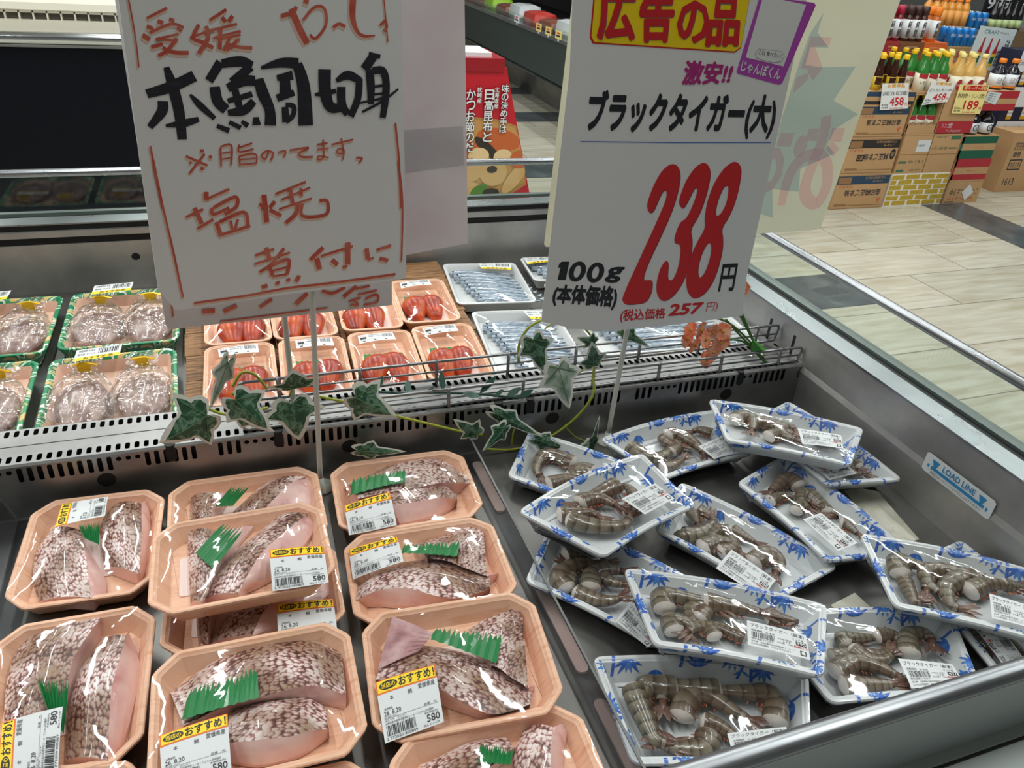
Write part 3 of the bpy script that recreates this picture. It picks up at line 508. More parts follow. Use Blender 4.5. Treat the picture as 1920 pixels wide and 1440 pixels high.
(0.0743, 0.9647), (0.0738, 0.9697), (0.073, 0.9741), (0.0719, 0.978), (0.0705, 0.981), (0.0689, 0.9831), (0.0669, 0.9843), (0.0645, 0.9846), (0.0626, 0.9853), (0.0611, 0.9865), (0.0601, 0.988), (0.0594, 0.9899), (0.0591, 0.9924), (0.059, 0.9955), (0.0593, 0.9991), (0.0599, 1.0034), (0.0606, 1.0073), (0.0614, 1.0109), (0.0624, 1.0141), (0.0635, 1.017), (0.0648, 1.0192),
(0.0663, 1.0209), (0.0679, 1.022), (0.0698, 1.0225), (0.0717, 1.0244), (0.0735, 1.0276), (0.0754, 1.0322), (0.0772, 1.0382), (0.0788, 1.0439), (0.08, 1.0494), (0.081, 1.0547), (0.0817, 1.0599), (0.0821, 1.064), (0.0821, 1.0672), (0.0818, 1.0694), (0.0811, 1.0706), (0.0804, 1.0715), (0.0796, 1.0719), (0.0786, 1.0718), (0.0776, 1.0713), (0.0765, 1.0697), (0.0753, 1.0671),
(0.0739, 1.0634), (0.0725, 1.0586), (0.071, 1.0543), (0.0697, 1.0507), (0.0685, 1.0476), (0.0673, 1.0452), (0.0662, 1.0433), (0.0653, 1.042), (0.0644, 1.0412), (0.0636, 1.041), (0.0626, 1.0412), (0.0614, 1.0418)],
[(0.1313, 1.11), (0.1334, 1.1105), (0.1356, 1.1105), (0.1378, 1.11), (0.1401, 1.109), (0.1424, 1.1075), (0.1444, 1.1055), (0.1461, 1.1031), (0.1476, 1.1001), (0.1487, 1.0965), (0.1496, 1.0915), (0.1502, 1.0849), (0.1506, 1.0768), (0.1507, 1.0671), (0.1504, 1.058), (0.1497, 1.0497), (0.1486, 1.0421), (0.1471, 1.0353), (0.1454, 1.0291), (0.1435, 1.0236), (0.1415, 1.0187),
(0.1393, 1.0144), (0.1381, 1.0103), (0.1378, 1.0063), (0.1384, 1.0023), (0.14, 0.9985), (0.1415, 0.9942), (0.1429, 0.9895), (0.1441, 0.9844), (0.1453, 0.9789), (0.146, 0.972), (0.1464, 0.9639), (0.1463, 0.9545), (0.1458, 0.9438), (0.1448, 0.9339), (0.1432, 0.9251), (0.1411, 0.9172), (0.1384, 0.9103), (0.1355, 0.9045), (0.1324, 0.8997), (0.129, 0.896), (0.1254, 0.8933),
(0.1219, 0.8915), (0.1185, 0.8905), (0.1153, 0.8903), (0.1121, 0.8909), (0.1091, 0.8923), (0.1063, 0.8944), (0.1035, 0.8973), (0.1009, 0.9009), (0.0985, 0.9053), (0.0965, 0.9103), (0.0947, 0.916), (0.0932, 0.9224), (0.0922, 0.9292), (0.0917, 0.9363), (0.0917, 0.9438), (0.0921, 0.9516), (0.0928, 0.959), (0.0939, 0.9659), (0.0952, 0.9724), (0.0968, 0.9784), (0.0986, 0.9842),
(0.1006, 0.9898), (0.1027, 0.9954), (0.105, 1.0007), (0.1064, 1.0056), (0.1068, 1.0102), (0.1065, 1.0143), (0.1052, 1.0181), (0.1042, 1.0225), (0.1033, 1.0275), (0.1028, 1.0332), (0.1024, 1.0395), (0.1025, 1.046), (0.1029, 1.0527), (0.1037, 1.0596), (0.1049, 1.0667), (0.1065, 1.0735), (0.1084, 1.0798), (0.1107, 1.0857), (0.1133, 1.0912), (0.116, 1.0959), (0.1186, 1.0999),
(0.1213, 1.1031), (0.1241, 1.1056), (0.1267, 1.1075), (0.1291, 1.109)]],
'o': (0.592, 1.0),
'one': [(-0.1202, 0.9614), (-0.1079, 0.961), (-0.1105, 0.9312), (-0.1234, 0.9322), (-0.121, 0.9524), (-0.1247, 0.9517), (-0.1237, 0.9581)],
'out': [(-0.1452, 1.3502), (-0.1445, 1.3144), (-0.1386, 1.2322), (-0.1406, 1.0522), (-0.1427, 0.8627), (-0.0928, 0.8486), (-0.042, 0.8388), (0.0743, 0.8423), (0.2112, 0.8531), (0.2017, 0.9228), (0.1969, 1.1212), (0.1911, 1.3304), (0.1901, 1.369)],
'panel': [(-0.1154, 1.3385), (-0.1148, 1.325), (-0.1135, 1.2736), (-0.1089, 1.2666), (0.098, 1.2622), (0.1057, 1.2684), (0.1039, 1.3327), (0.1025, 1.35)],
'pole': [(0.0082, 0.8424), (0.0046, 0.6509)],
'yaw': -0.081,
'yen': [(0.1523, 0.9478), (0.18, 0.948), (0.183, 0.8996), (0.1545, 0.8995)],
'yen2': [(0.1398, 0.8807), (0.1607, 0.8821), (0.1606, 0.8639), (0.1403, 0.8619)],
'zei': [(-0.0116, 0.8768), (0.0668, 0.8761), (0.0687, 0.8533), (-0.0106, 0.8519)],
'zero': [[[(-0.0794, 0.9439), (-0.0794, 0.9476), (-0.0801, 0.9511), (-0.0814, 0.9543), (-0.0834, 0.957), (-0.0858, 0.959), (-0.0886, 0.9603), (-0.0916, 0.9608), (-0.0947, 0.9605), (-0.0977, 0.9594), (-0.1005, 0.9576), (-0.1029, 0.9551), (-0.1049, 0.952), (-0.1062, 0.9486), (-0.107, 0.945), (-0.107, 0.9413), (-0.1063, 0.9378), (-0.105, 0.9346), (-0.1031, 0.9319), (-0.1007, 0.9298),
(-0.0979, 0.9285), (-0.0948, 0.9279), (-0.0917, 0.9282), (-0.0886, 0.9293), (-0.0858, 0.9312), (-0.0834, 0.9337), (-0.0814, 0.9368), (-0.0801, 0.9403)],
[(-0.0878, 0.9443), (-0.0877, 0.9465), (-0.0879, 0.9486), (-0.0884, 0.9505), (-0.0891, 0.9521), (-0.09, 0.9533), (-0.0911, 0.9541), (-0.0922, 0.9544), (-0.0935, 0.9542), (-0.0947, 0.9535), (-0.0958, 0.9524), (-0.0968, 0.9508), (-0.0976, 0.949), (-0.0982, 0.9469), (-0.0986, 0.9447), (-0.0987, 0.9425), (-0.0985, 0.9403), (-0.098, 0.9384), (-0.0973, 0.9368), (-0.0964, 0.9356),
(-0.0954, 0.9348), (-0.0942, 0.9345), (-0.093, 0.9347), (-0.0917, 0.9354), (-0.0906, 0.9365), (-0.0896, 0.9381), (-0.0888, 0.94), (-0.0882, 0.942)]],
[[(-0.0494, 0.941), (-0.0495, 0.9447), (-0.0502, 0.9483), (-0.0516, 0.9515), (-0.0536, 0.9542), (-0.0561, 0.9562), (-0.059, 0.9575), (-0.062, 0.9581), (-0.0652, 0.9578), (-0.0682, 0.9567), (-0.071, 0.9548), (-0.0734, 0.9523), (-0.0754, 0.9492), (-0.0767, 0.9458), (-0.0774, 0.9421), (-0.0774, 0.9384), (-0.0767, 0.9349), (-0.0753, 0.9316), (-0.0733, 0.9289), (-0.0708, 0.9268),
(-0.068, 0.9254), (-0.0649, 0.9249), (-0.0617, 0.9252), (-0.0586, 0.9263), (-0.0558, 0.9282), (-0.0533, 0.9307), (-0.0514, 0.9338), (-0.0501, 0.9373)],
[(-0.058, 0.9414), (-0.0579, 0.9436), (-0.0582, 0.9457), (-0.0586, 0.9477), (-0.0594, 0.9493), (-0.0603, 0.9505), (-0.0614, 0.9513), (-0.0626, 0.9516), (-0.0638, 0.9514), (-0.065, 0.9507), (-0.0662, 0.9495), (-0.0672, 0.948), (-0.068, 0.9461), (-0.0686, 0.944), (-0.0689, 0.9418), (-0.069, 0.9395), (-0.0688, 0.9374), (-0.0683, 0.9355), (-0.0675, 0.9338), (-0.0666, 0.9326),
(-0.0655, 0.9318), (-0.0643, 0.9315), (-0.0631, 0.9317), (-0.0618, 0.9324), (-0.0607, 0.9336), (-0.0597, 0.9351), (-0.0589, 0.937), (-0.0583, 0.9391)]]]},
'E': {'band': [(-0.1225, 1.3253), (-0.112, 1.3258), (-0.101, 0.9891), (-0.1133, 0.9898)],
'burst': [(0.2664, 1.313), (0.2635, 1.2851), (0.2925, 1.2636), (0.2576, 1.2651), (0.2563, 1.2402), (0.284, 1.237), (0.3508, 1.2393), (0.3261, 1.1889), (0.382, 1.1682), (0.343, 1.1446), (0.3378, 1.1206), (0.3561, 1.1066), (0.3413, 1.1), (0.2962, 1.0832), (0.3047, 1.0451), (0.2509, 1.0512), (0.2667, 1.0019), (0.2337, 1.0121), (0.2378, 1.0683), (0.2367, 1.161), (0.2448, 1.2472),
(0.2505, 1.2824)],
'o': (0.592, 1.035),
'o1': [(0.352, 1.167), (0.2359, 1.1636), (0.268, 1.0207), (0.3731, 1.0163)],
'odot': [(0.2976, 1.1185), (0.296, 1.1276), (0.2915, 1.1343), (0.2853, 1.1368), (0.279, 1.1344), (0.2743, 1.1279), (0.2725, 1.1189), (0.274, 1.1098), (0.2785, 1.103), (0.2848, 1.1004), (0.2912, 1.1027), (0.2959, 1.1094)],
'ost': [[(0.3198, 1.1658, 0.0191), (0.3248, 1.1342, 0.0191), (0.3196, 1.0991, 0.0197), (0.3144, 1.0575, 0.0218), (0.325, 1.0328, 0.0231), (0.3492, 1.0246, 0.021), (0.3579, 1.0561, 0.021), (0.3453, 1.0903, 0.0203), (0.3224, 1.1059, 0.0187), (0.2943, 1.0997, 0.0197), (0.2777, 1.0726, 0.0197), (0.2757, 1.0233, 0.015)], [(0.363, 1.1359, 0.0224), (0.3373, 1.1367, 0.0204)],
[(0.3139, 1.137, 0.0198), (0.2923, 1.1372, 0.0191)], [(0.3395, 1.1205, 0.0153), (0.3591, 1.1079, 0.0158)]],
'out': [(-0.1344, 1.3491), (-0.1337, 1.3125), (-0.1401, 0.9804), (-0.1362, 0.9759), (-0.118, 0.9765), (0.12, 0.9758), (0.3622, 0.9765), (0.3714, 0.9827), (0.3997, 1.3335), (0.4023, 1.3761)],
'p1': [(0.2532, 1.279), (0.2919, 1.2789), (0.2897, 1.2671), (0.2653, 1.2653), (0.2891, 1.2359), (0.2762, 1.2174), (0.2598, 1.2343), (0.2486, 1.2353)],
'p2': [(0.2412, 1.1404), (0.267, 1.1401), (0.2653, 1.119), (0.2393, 1.1195)],
'p3': [(0.2304, 1.117), (0.2466, 1.1167), (0.2595, 1.1004), (0.2627, 1.073), (0.2525, 1.0511), (0.2333, 1.0434), (0.2319, 1.0602), (0.2452, 1.0653), (0.2495, 1.0844), (0.2415, 1.1008), (0.23, 1.0957)],
'p4': [(0.2449, 1.222), (0.266, 1.2295), (0.2664, 1.2185), (0.2458, 1.1987)],
'tip': [(-0.1309, 1.1539), (-0.1101, 1.1639), (-0.1097, 1.1471)],
'yaw': 0},
'FISH': {'F1': {'bar': [(-0.0195, 0.0328), (0.0083, 0.0313), (0.0145, -0.0151), (-0.0057, 0.0011)],
'd': (0.17, 0.2),
'fil': [([(-0.0587, 0.0558), (-0.0688, 0.0125), (-0.064, -0.0384), (-0.0479, -0.0794)], [(-0.0169, 0.0301), (-0.0034, -0.0174), (0.0067, -0.0613), (0.0145, -0.0987)], [(-0.0178, 0.0285), (0.0075, -0.0212), (0.0221, -0.0548), (0.0253, -0.0792)]),
([(0.012, 0.0904), (0.004, 0.056), (0.009, 0.0085), (0.0187, -0.0352)], [(0.0548, 0.0705), (0.062, 0.0098), (0.0648, -0.0315), (0.066, -0.0702)], [(0.0597, 0.0902), (0.0677, 0.0322), (0.0692, -0.0142), (0.0687, -0.0514)])],
'lab': [(-0.0445, 0.0279), (-0.046, 0.0791), (0.0119, 0.0835), (0.0153, 0.0361)]},
'F10': {'bar': [(-0.0272, 0.0393), (0.0502, 0.0299), (0.0387, 0.0001), (-0.0313, 0.0241)],
'd': (0.21, 0.17),
'fil': [([(-0.0096, 0.0608), (0.0382, 0.0715), (0.075, 0.0856), (0.096, 0.0874)], [(0.001, 0.014), (0.0288, -0.0019), (0.0489, -0.0225), (0.0702, -0.0365)], [(0.0071, 0.0305), (0.0355, 0.0142), (0.0605, -0.0146), (0.0923, -0.0202)]),
([(-0.0895, 0.0008), (-0.0594, 0.024), (-0.015, 0.0304), (0.0295, 0.0158), (0.0645, -0.011), (0.0781, -0.0256)], [(-0.0989, -0.0384), (-0.0722, -0.0308), (-0.0323, -0.0366), (-0.0013, -0.0587), (0.0258, -0.0695), (0.0687, -0.0596)], [(-0.0964, -0.0328), (-0.0735, -0.0345), (-0.0348, -0.0482), (-0.0002, -0.0528), (0.0294, -0.0541), (0.0733, -0.044)])],
'lab': [(-0.0981, 0.0522), (-0.0319, 0.056), (-0.0324, 0.002), (-0.0991, -0.0063)]},
'F11': {'bar': [(-0.0226, 0.0426), (0.0552, 0.0203), (0.0379, -0.019), (-0.0291, 0.0275)],
'd': (0.21, 0.17),
'fil': [([(0.0203, 0.0502), (0.0574, 0.0637), (0.0909, 0.0696)], [(0.0336, -0.0134), (0.0498, -0.0349), (0.0666, -0.0516)], [(0.0395, -0.0029), (0.0582, -0.0268), (0.0789, -0.0402)]),
([(-0.0784, 0.0386), (-0.0422, 0.0394), (-0.0015, 0.023), (0.0336, -0.0047), (0.0595, -0.0316), (0.0735, -0.0478)], [(-0.0957, -0.008), (-0.0547, -0.0134), (-0.0299, -0.0332), (-0.0066, -0.0579), (0.0221, -0.0763), (0.0643, -0.0698)], [(-0.0954, 0.0017), (-0.0549, -0.0126), (-0.0326, -0.0347), (-0.01, -0.0508), (0.0248, -0.0679), (0.0682, -0.06)])],
'lab': [(-0.0967, -0.0143), (-0.0308, -0.0107), (-0.0315, -0.0757), (-0.0939, -0.0847)],
'tail': [(-0.0672, 0.0725), (-0.092, 0.0031), (-0.0451, 0.0182), (-0.0231, 0.0395)]},
'F12': {'bar': [(-0.0109, 0.0561), (0.0194, 0.0375), (0.0108, 0.0214), (-0.0199, 0.0321)],
'd': (0.21, 0.17),
'fil': [([(-0.0731, 0.058), (-0.0296, 0.0681), (0.0037, 0.0705), (0.0183, 0.0682)], [(-0.0724, 0.0281), (-0.0364, 0.0236), (-0.0096, 0.0267), (0.0215, 0.0448)], [(-0.0682, 0.0363), (-0.032, 0.0292), (-0.0039, 0.0347), (0.0279, 0.0532)]),
([(0.0443, 0.0728), (0.0293, 0.0541), (0.0169, 0.0305), (0.0125, 0.0162)], [(0.0701, 0.0572), (0.0596, 0.0349), (0.051, 0.0108), (0.046, -0.0031)], [(0.0943, 0.0673), (0.0797, 0.0425), (0.0681, 0.0184), (0.0629, 0.0042)])]},
'F2': {'bar': [(-0.0306, 0.0177), (0.0072, 0.0042), (0.0102, -0.0626), (-0.0085, -0.033)],
'd': (0.17, 0.205),
'fil': [([(-0.0599, 0.09), (-0.0669, 0.0585), (-0.0657, 0.0269), (-0.0598, -0.0068), (-0.0532, -0.0388)], [(0.025, 0.091), (0.0129, 0.0623), (0.0036, 0.0346), (0.0032, 0.0091), (0.0049, -0.0289)], [(0.0215, 0.0975), (0.0189, 0.0725), (0.0064, 0.048), (0.0021, 0.0172), (0.0007, -0.0152)]),
([(0.0266, 0.069), (0.0117, 0.0452), (0.0055, 0.0121), (0.003, -0.0277), (0.0095, -0.0788)], [(0.0538, 0.0586), (0.0515, 0.0171), (0.0491, -0.0187), (0.0511, -0.0633), (0.0543, -0.0989)], [(0.0534, 0.0737), (0.0693, 0.0267), (0.0687, -0.016), (0.0642, -0.0571), (0.0571, -0.086)])],
'lab': [(-0.0423, -0.0962), (-0.0501, -0.0371), (0.0066, -0.0344), (0.0106, -0.1041)]},
'F3': {'d': (0.17, 0.2)},
'F4': {'bar': [(-0.0188, 0.0458), (0.0109, 0.0413), (-0.0175, -0.0011), (-0.0431, 0.005)],
'd': (0.21, 0.17),
'fil': [([(-0.0759, 0.0618), (-0.0772, 0.035), (-0.0769, -0.0074)], [(-0.039, 0.043), (-0.0453, 0.0126), (-0.0488, -0.0328)], [(-0.0227, 0.0593), (-0.0324, 0.0316), (-0.0449, -0.0129)]), ([(0.0335, 0.075), (0.0008, 0.0411), (-0.0317, -0.0045)], [(0.0862, 0.0552), (0.0561, 0.0332), (0.0133, -0.0251)], [(0.0977, 0.0818), (0.1037, 0.0505), (0.0871, -0.0119)])]},
'F5': {'bar': [(-0.0149, 0.0639), (0.0102, 0.0337), (-0.0324, -0.033), (-0.0539, 0.0056)],
'd': (0.21, 0.17),
'fil': [([(-0.0648, 0.0762), (-0.0645, 0.0319), (-0.0628, -0.0175), (-0.0614, -0.0594)], [(-0.0278, 0.0488), (-0.0312, 0.0063), (-0.0345, -0.0448), (-0.0465, -0.0781)], [(0.0159, 0.0688), (-0.0071, 0.0346), (-0.0315, -0.0168), (-0.0441, -0.0552)]),
([(0.0441, 0.0769), (0.0008, 0.0297), (-0.0336, -0.0145), (-0.0474, -0.0582)], [(0.0851, 0.0551), (0.043, 0.0099), (0.0121, -0.0314), (-0.0081, -0.0734)], [(0.0923, 0.0802), (0.09, 0.0374), (0.0405, -0.0305), (0.0016, -0.0522)])],
'lab': [(0.0323, -0.0227), (0.0963, -0.0241), (0.0938, -0.0872), (0.0301, -0.0842)]},
'F6': {'bar': [(-0.0487, -0.0157), (-0.0252, -0.0141), (-0.0336, -0.0326), (-0.0433, -0.0338)],
'd': (0.21, 0.17),
'fil': [([(-0.0707, 0.0266), (-0.0679, -0.0311), (-0.0642, -0.0603)], [(-0.0513, 0.0036), (-0.0518, -0.0521), (-0.0532, -0.0794)], [(-0.044, 0.0221), (-0.0499, -0.0337), (-0.0527, -0.0596)]), ([(-0.0101, 0.0193), (-0.0424, -0.0341), (-0.0559, -0.0607)], [(0.0483, -0.0018), (0.0137, -0.0361), (-0.0039, -0.0715)], [(0.0939, 0.016), (0.092, -0.0044), (0.0266, -0.0498)])],
'lab': [(0.0261, -0.0405), (0.093, -0.0403), (0.0925, -0.0978), (0.026, -0.0979)]},
'F7': {'bar': [(-0.0662, 0.0291), (0.0023, 0.0354), (0.002, -0.0051), (-0.0732, -0.0076)],
'd': (0.21, 0.17),
'fil': [([(-0.0882, 0.0437), (-0.0424, 0.0708), (0.0159, 0.0855), (0.0583, 0.0776), (0.0932, 0.047)], [(-0.0726, -0.0104), (-0.0314, -0.0015), (0.0048, -0.0008), (0.0534, 0.0022), (0.089, -0.0181)], [(-0.0731, -0.0006), (-0.031, 0.0058), (0.0057, 0.0038), (0.0539, -0.0038), (0.088, -0.021)]),
([(-0.0288, 0.0038), (-0.0005, 0.0067), (0.0326, 0.0059), (0.052, -0.002), (0.0661, -0.0165)], [(-0.0305, -0.0413), (-0.0023, -0.049), (0.0285, -0.0526), (0.0497, -0.0511), (0.0666, -0.0533)], [(-0.0307, -0.051), (-0.0048, -0.0628), (0.0261, -0.0644), (0.0478, -0.0584), (0.0663, -0.0487)])],
'lab': [(-0.0936, -0.0209), (-0.0289, -0.0183), (-0.0277, -0.0769), (-0.0893, -0.0771)]},
'F8': {'d': (0.21, 0.17)},
'F9': {'bar': [(-0.0738, 0.035), (0.007, 0.0375), (0.001, 0.004), (-0.0818, -0.0034)],
'd': (0.21, 0.17),
'fil': [([(-0.0852, 0.0447), (-0.0484, 0.0599), (-0.0086, 0.0846), (0.0372, 0.0923), (0.0716, 0.0765), (0.1046, 0.0258)], [(-0.0707, -0.0098), (-0.0367, -0.0066), (0.0009, -0.0067), (0.0324, -0.0054), (0.0611, -0.0033), (0.0991, -0.0089)], [(-0.0683, 0.0096), (-0.0321, 0.0042), (0.0056, 0.0012), (0.0331, -0.0022), (0.0608, -0.0056), (0.1, -0.0001)]),
([(-0.0438, 0.0182), (-0.0016, 0.0201), (0.0376, 0.02), (0.0639, 0.0083), (0.0759, -0.0172)], [(-0.0278, -0.0356), (-0.0016, -0.039), (0.0259, -0.0371), (0.0467, -0.0364), (0.0696, -0.0427)], [(-0.0185, -0.0576), (0.0085, -0.0561), (0.0371, -0.0496), (0.0558, -0.0432), (0.0728, -0.0307)])],
'lab': [(-0.0929, -0.0281), (-0.0263, -0.0208), (-0.0266, -0.0826), (-0.0933, -0.0868)]}},
'FLEAF': [(0.891, 0.7659), (0.8969, 0.7351), (0.9355, 0.7329), (0.9122, 0.7525)],
'FLO': [(0.7622, 0.7909), (0.7872, 0.7776), (0.7806, 0.7565), (0.8108, 0.7477), (0.8236, 0.7661), (0.8073, 0.728), (0.7605, 0.7728), (0.8241, 0.7878), (0.774, 0.7971), (0.8053, 0.7865), (0.853, 0.8664), (0.8382, 0.8542)],
'FST': [[(0.9502, 0.6938), (0.9137, 0.7384), (0.8538, 0.7891), (0.8152, 0.8089), (0.7808, 0.8143)], [(0.9502, 0.6938), (0.9214, 0.7319), (0.8642, 0.8148), (0.8444, 0.848), (0.8424, 0.8687)], [(0.9404, 0.7067), (0.8863, 0.7527), (0.8374, 0.7636), (0.8155, 0.7605)], [(0.9309, 0.7194), (0.8699, 0.7711), (0.8329, 0.8051)], [(0.9214, 0.7319), (0.8499, 0.8267)]],
'IVY': [((-0.0453, 0.7743), (-0.1119, 0.7463), 0.0802, 1.0), ((-0.012, 0.7959), (0.0322, 0.7415), 0.0578, 1.0), ((0.076, 0.7858), (0.0724, 0.8221), 0.0656, 1.022), ((0.067, 0.765), (0.0736, 0.7022), 0.0738, 1.022), ((-0.0108, 0.8416), (-0.0442, 0.7706), 0.0248, 1.03), ((0.154, 0.7754), (0.2144, 0.7383), 0.0626, 1.0), ((0.1574, 0.6683), (0.2308, 0.6629), 0.0292, 1.01),
((0.3499, 0.6806), (0.3049, 0.7232), 0.0357, 0.99), ((0.3765, 0.7142), (0.46, 0.6614), 0.0305, 1.0), ((0.3975, 0.6907), (0.3558, 0.6555), 0.0334, 0.99), ((0.4469, 0.6573), (0.5099, 0.6314), 0.0318, 0.99), ((0.5584, 0.613), (0.5601, 0.689), 0.0159, 0.99), ((0.5614, 0.6249), (0.5393, 0.5898), 0.0273, 1.0), ((0.4801, 0.7883), (0.5049, 0.711), 0.061, 1.0),
((0.5557, 0.764), (0.5408, 0.8178), 0.0426, 1.02), ((0.4449, 0.8267), (0.4697, 0.7619), 0.0512, 1.03), ((0.5597, 0.8046), (0.5177, 0.8249), 0.0264, 1.03), ((0.6009, 0.8241), (0.6569, 0.791), 0.0248, 1.03), ((-0.0125, 0.7657), (0.0376, 0.7322), 0.0324, 1.01)],
'POSE': {'F1': [-0.2097, 0.9107, 0.6509, -0.0664, 0.0388, -0.0141],
'F10': [0.206, 0.749, 0.6545, -0.0603, -0.0206, -0.028],
'F11': [0.1986, 0.5788, 0.6706, -0.095, 0.0645, -0.0316],
'F12': [0.199, 0.4195, 0.6612, -0.0419, 0.0025, -0.0052],
'F2': [-0.2149, 0.6757, 0.6524, -0.0573, 0.0429, -0.03],
'F3': [-0.2283, 0.4855, 0.6486, -0.2253, -0.0056, -0.0195],
'F4': [-0.0115, 0.9304, 0.6517, -0.0158, 0.0078, 0.0023],
'F5': [-0.0219, 0.7856, 0.7023, -0.0081, -0.055, -0.0154],
'F6': [-0.0134, 0.762, 0.6524, -0.0539, -0.0664, -0.014],
'F7': [-0.0209, 0.5836, 0.6761, -0.02, 0.0503, -0.007],
'F8': [-0.0255, 0.4228, 0.6547, -0.0574, 0.0142, 0.0074],
'F9': [0.2142, 0.9202, 0.6517, -0.0499, -0.0019, -0.015],
'S1': [0.4506, 0.4431, 0.6534, -0.3685, 0.0254, 0.0026],
'S11': [0.9069, 0.4801, 0.6472, -1.6814, -0.0009, -0.0015],
'S13': [0.4882, 0.888, 0.6474, -0.8724, -0.0034, -0.0044],
'S14': [0.6981, 0.9216, 0.6515, 0.1351, 0.0013, 0.0011],
'S2': [0.5184, 0.523, 0.6965, -0.4818, -0.1251, 0.0355],
'S3': [0.4845, 0.7622, 0.6917, 0.3538, 0.0067, 0.0234],
'S4': [0.643, 0.6862, 0.6503, -1.0594, -0.0398, 0.0173],
'S5': [0.8335, 0.8446, 0.7047, -0.6123, -0.0511, -0.0069],
'S6': [0.7935, 0.709, 0.6595, -1.4469, -0.0314, -0.002],
'S6b': [0.9007, 0.8451, 0.668, -1.4444, -0.028, -0.0111],
'S7': [0.8583, 0.4875, 0.6912, -0.656, 0.0073, -0.0278],
'S8': [0.706, 0.4573, 0.6505, -0.2687, -0.0118, -0.0307],
'S9': [0.4342, 0.6624, 0.6477, -0.9097, -0.006, -0.0063],
'T1': [0.3932, 1.3023, 0.6656, -0.0636, 0.0145, -0.0083],
'T2': [0.2644, 1.302, 0.6653, -0.0641, 0.0031, -0.0064],
'T3': [0.133, 1.3036, 0.6642, -0.0582, 0.0027, -0.002],
'T4': [0.0023, 1.3016, 0.6655, -0.0363, -0.0025, -0.0058],
'T5': [0.399, 1.5398, 0.6646, -0.0649, 0.0088, -0.007],
'T6': [0.2727, 1.5276, 0.6655, -0.0674, 0.0034, -0.0097],
'T7': [0.1347, 1.5199, 0.6651, -0.0156, -0.0003, -0.0003],
'T8': [0.0078, 1.5221, 0.665, -0.0148, 0.0, -0.0]},
'SHR': {'S1': {'lab': [(0.0103, -0.0285), (0.079, -0.0138), (0.0783, -0.0405), (0.0123, -0.0546)],
'sh': [[(-0.0343, 0.0643), (-0.052, 0.0627), (-0.068, 0.0483), (-0.0723, 0.0245), (-0.0709, -0.0029), (-0.058, -0.0296)], [(0.0161, 0.0443), (0.0025, 0.0561), (-0.0189, 0.0506), (-0.0394, 0.0397), (-0.049, 0.0264), (-0.0518, 0.0054)], [(-0.0315, 0.0002), (-0.022, 0.0216), (-0.0046, 0.0336), (0.0126, 0.0261), (0.0296, 0.0119), (0.0546, -0.0047)],
[(0.0743, 0.0018), (0.0855, 0.0215), (0.0763, 0.0402), (0.0542, 0.053), (0.034, 0.0625), (0.0056, 0.0734)], [(-0.0822, 0.0326), (-0.0929, 0.0176), (-0.0917, -0.0012), (-0.0801, -0.0185), (-0.0641, -0.0317), (-0.042, -0.0394)], [(-0.0035, -0.019), (-0.0124, -0.0356), (-0.0296, -0.0432), (-0.0461, -0.0382), (-0.0641, -0.0317)],
[(-0.0062, -0.0011), (0.0108, -0.0065), (0.0262, -0.0184), (0.0383, -0.0302)]]},
'S11': {'lab': [(0.0887, -0.0215), (0.0873, -0.0536), (0.0295, -0.0485), (0.0367, -0.0147)], 'sh': [[(0.0076, -0.0345), (0.0314, -0.038), (0.0552, -0.0366)], [(0.0428, -0.0061), (0.0559, 0.0015), (0.0675, 0.0018)]]},
'S13': {'sh': [[(-0.0306, 0.0476), (-0.0665, 0.0527), (-0.0807, 0.0268), (-0.0729, -0.0129), (-0.0424, -0.0341)], [(-0.0368, -0.0347), (-0.017, -0.0065), (0.0134, 0.0011)], [(0.0048, 0.0529), (-0.013, 0.0451), (-0.0236, 0.0226)]]},
'S14': {'lab': [(0.0074, -0.0245), (0.0725, -0.0124), (0.0763, -0.0516), (0.0126, -0.0603)], 'sh': [[(-0.0843, 0.0434), (-0.0853, 0.0072), (-0.0521, -0.0059), (0.0015, 0.0192)], [(-0.006, 0.056), (0.0104, 0.0349), (0.0229, 0.0013), (0.0165, -0.0421)], [(-0.0699, -0.0297), (-0.0388, -0.029), (-0.014, -0.0211)], [(0.0851, 0.0206), (0.0658, 0.0381), (0.0463, 0.0557)]]},
'S2': {'lab': [(0.0158, -0.0051), (0.085, -0.0087), (0.082, -0.0491), (0.0114, -0.0465)],
'sh': [[(-0.0779, 0.0111), (-0.0802, 0.0336), (-0.0624, 0.0521), (-0.0421, 0.0526), (-0.0229, 0.0422), (0.0003, 0.0283)], [(-0.0243, 0.0632), (0.0006, 0.0732), (0.02, 0.0652), (0.0365, 0.0514), (0.0508, 0.0375)], [(-0.0828, -0.0266), (-0.0725, -0.0095), (-0.0564, -0.0074), (-0.0476, -0.0169), (-0.0579, -0.029)],
[(-0.0196, -0.0208), (-0.0277, -0.0066), (-0.0441, -0.0136), (-0.0485, -0.0288)], [(0.0178, -0.0106), (0.0013, -0.0033), (-0.014, 0.002), (-0.0298, 0.0049)], [(0.0525, 0.038), (0.0733, 0.0619), (0.0883, 0.0532), (0.088, 0.0354)]]},
'S3': {'lab': [(0.0048, -0.0024), (0.0776, -0.0033), (0.0755, -0.0426), (0.0088, -0.044)],
'sh': [[(0.0411, 0.0491), (0.0299, 0.0694), (-0.0016, 0.0725), (-0.0309, 0.058), (-0.0493, 0.0419)], [(-0.0357, 0.053), (-0.0209, 0.0434), (-0.0012, 0.0264), (0.006, -0.0024)], [(-0.0737, 0.0193), (-0.0628, 0.0008), (-0.0427, -0.02), (-0.0152, -0.0309), (0.0132, -0.019)], [(-0.074, 0.0464), (-0.0589, 0.0287), (-0.0351, 0.0168), (-0.0302, -0.0019)],
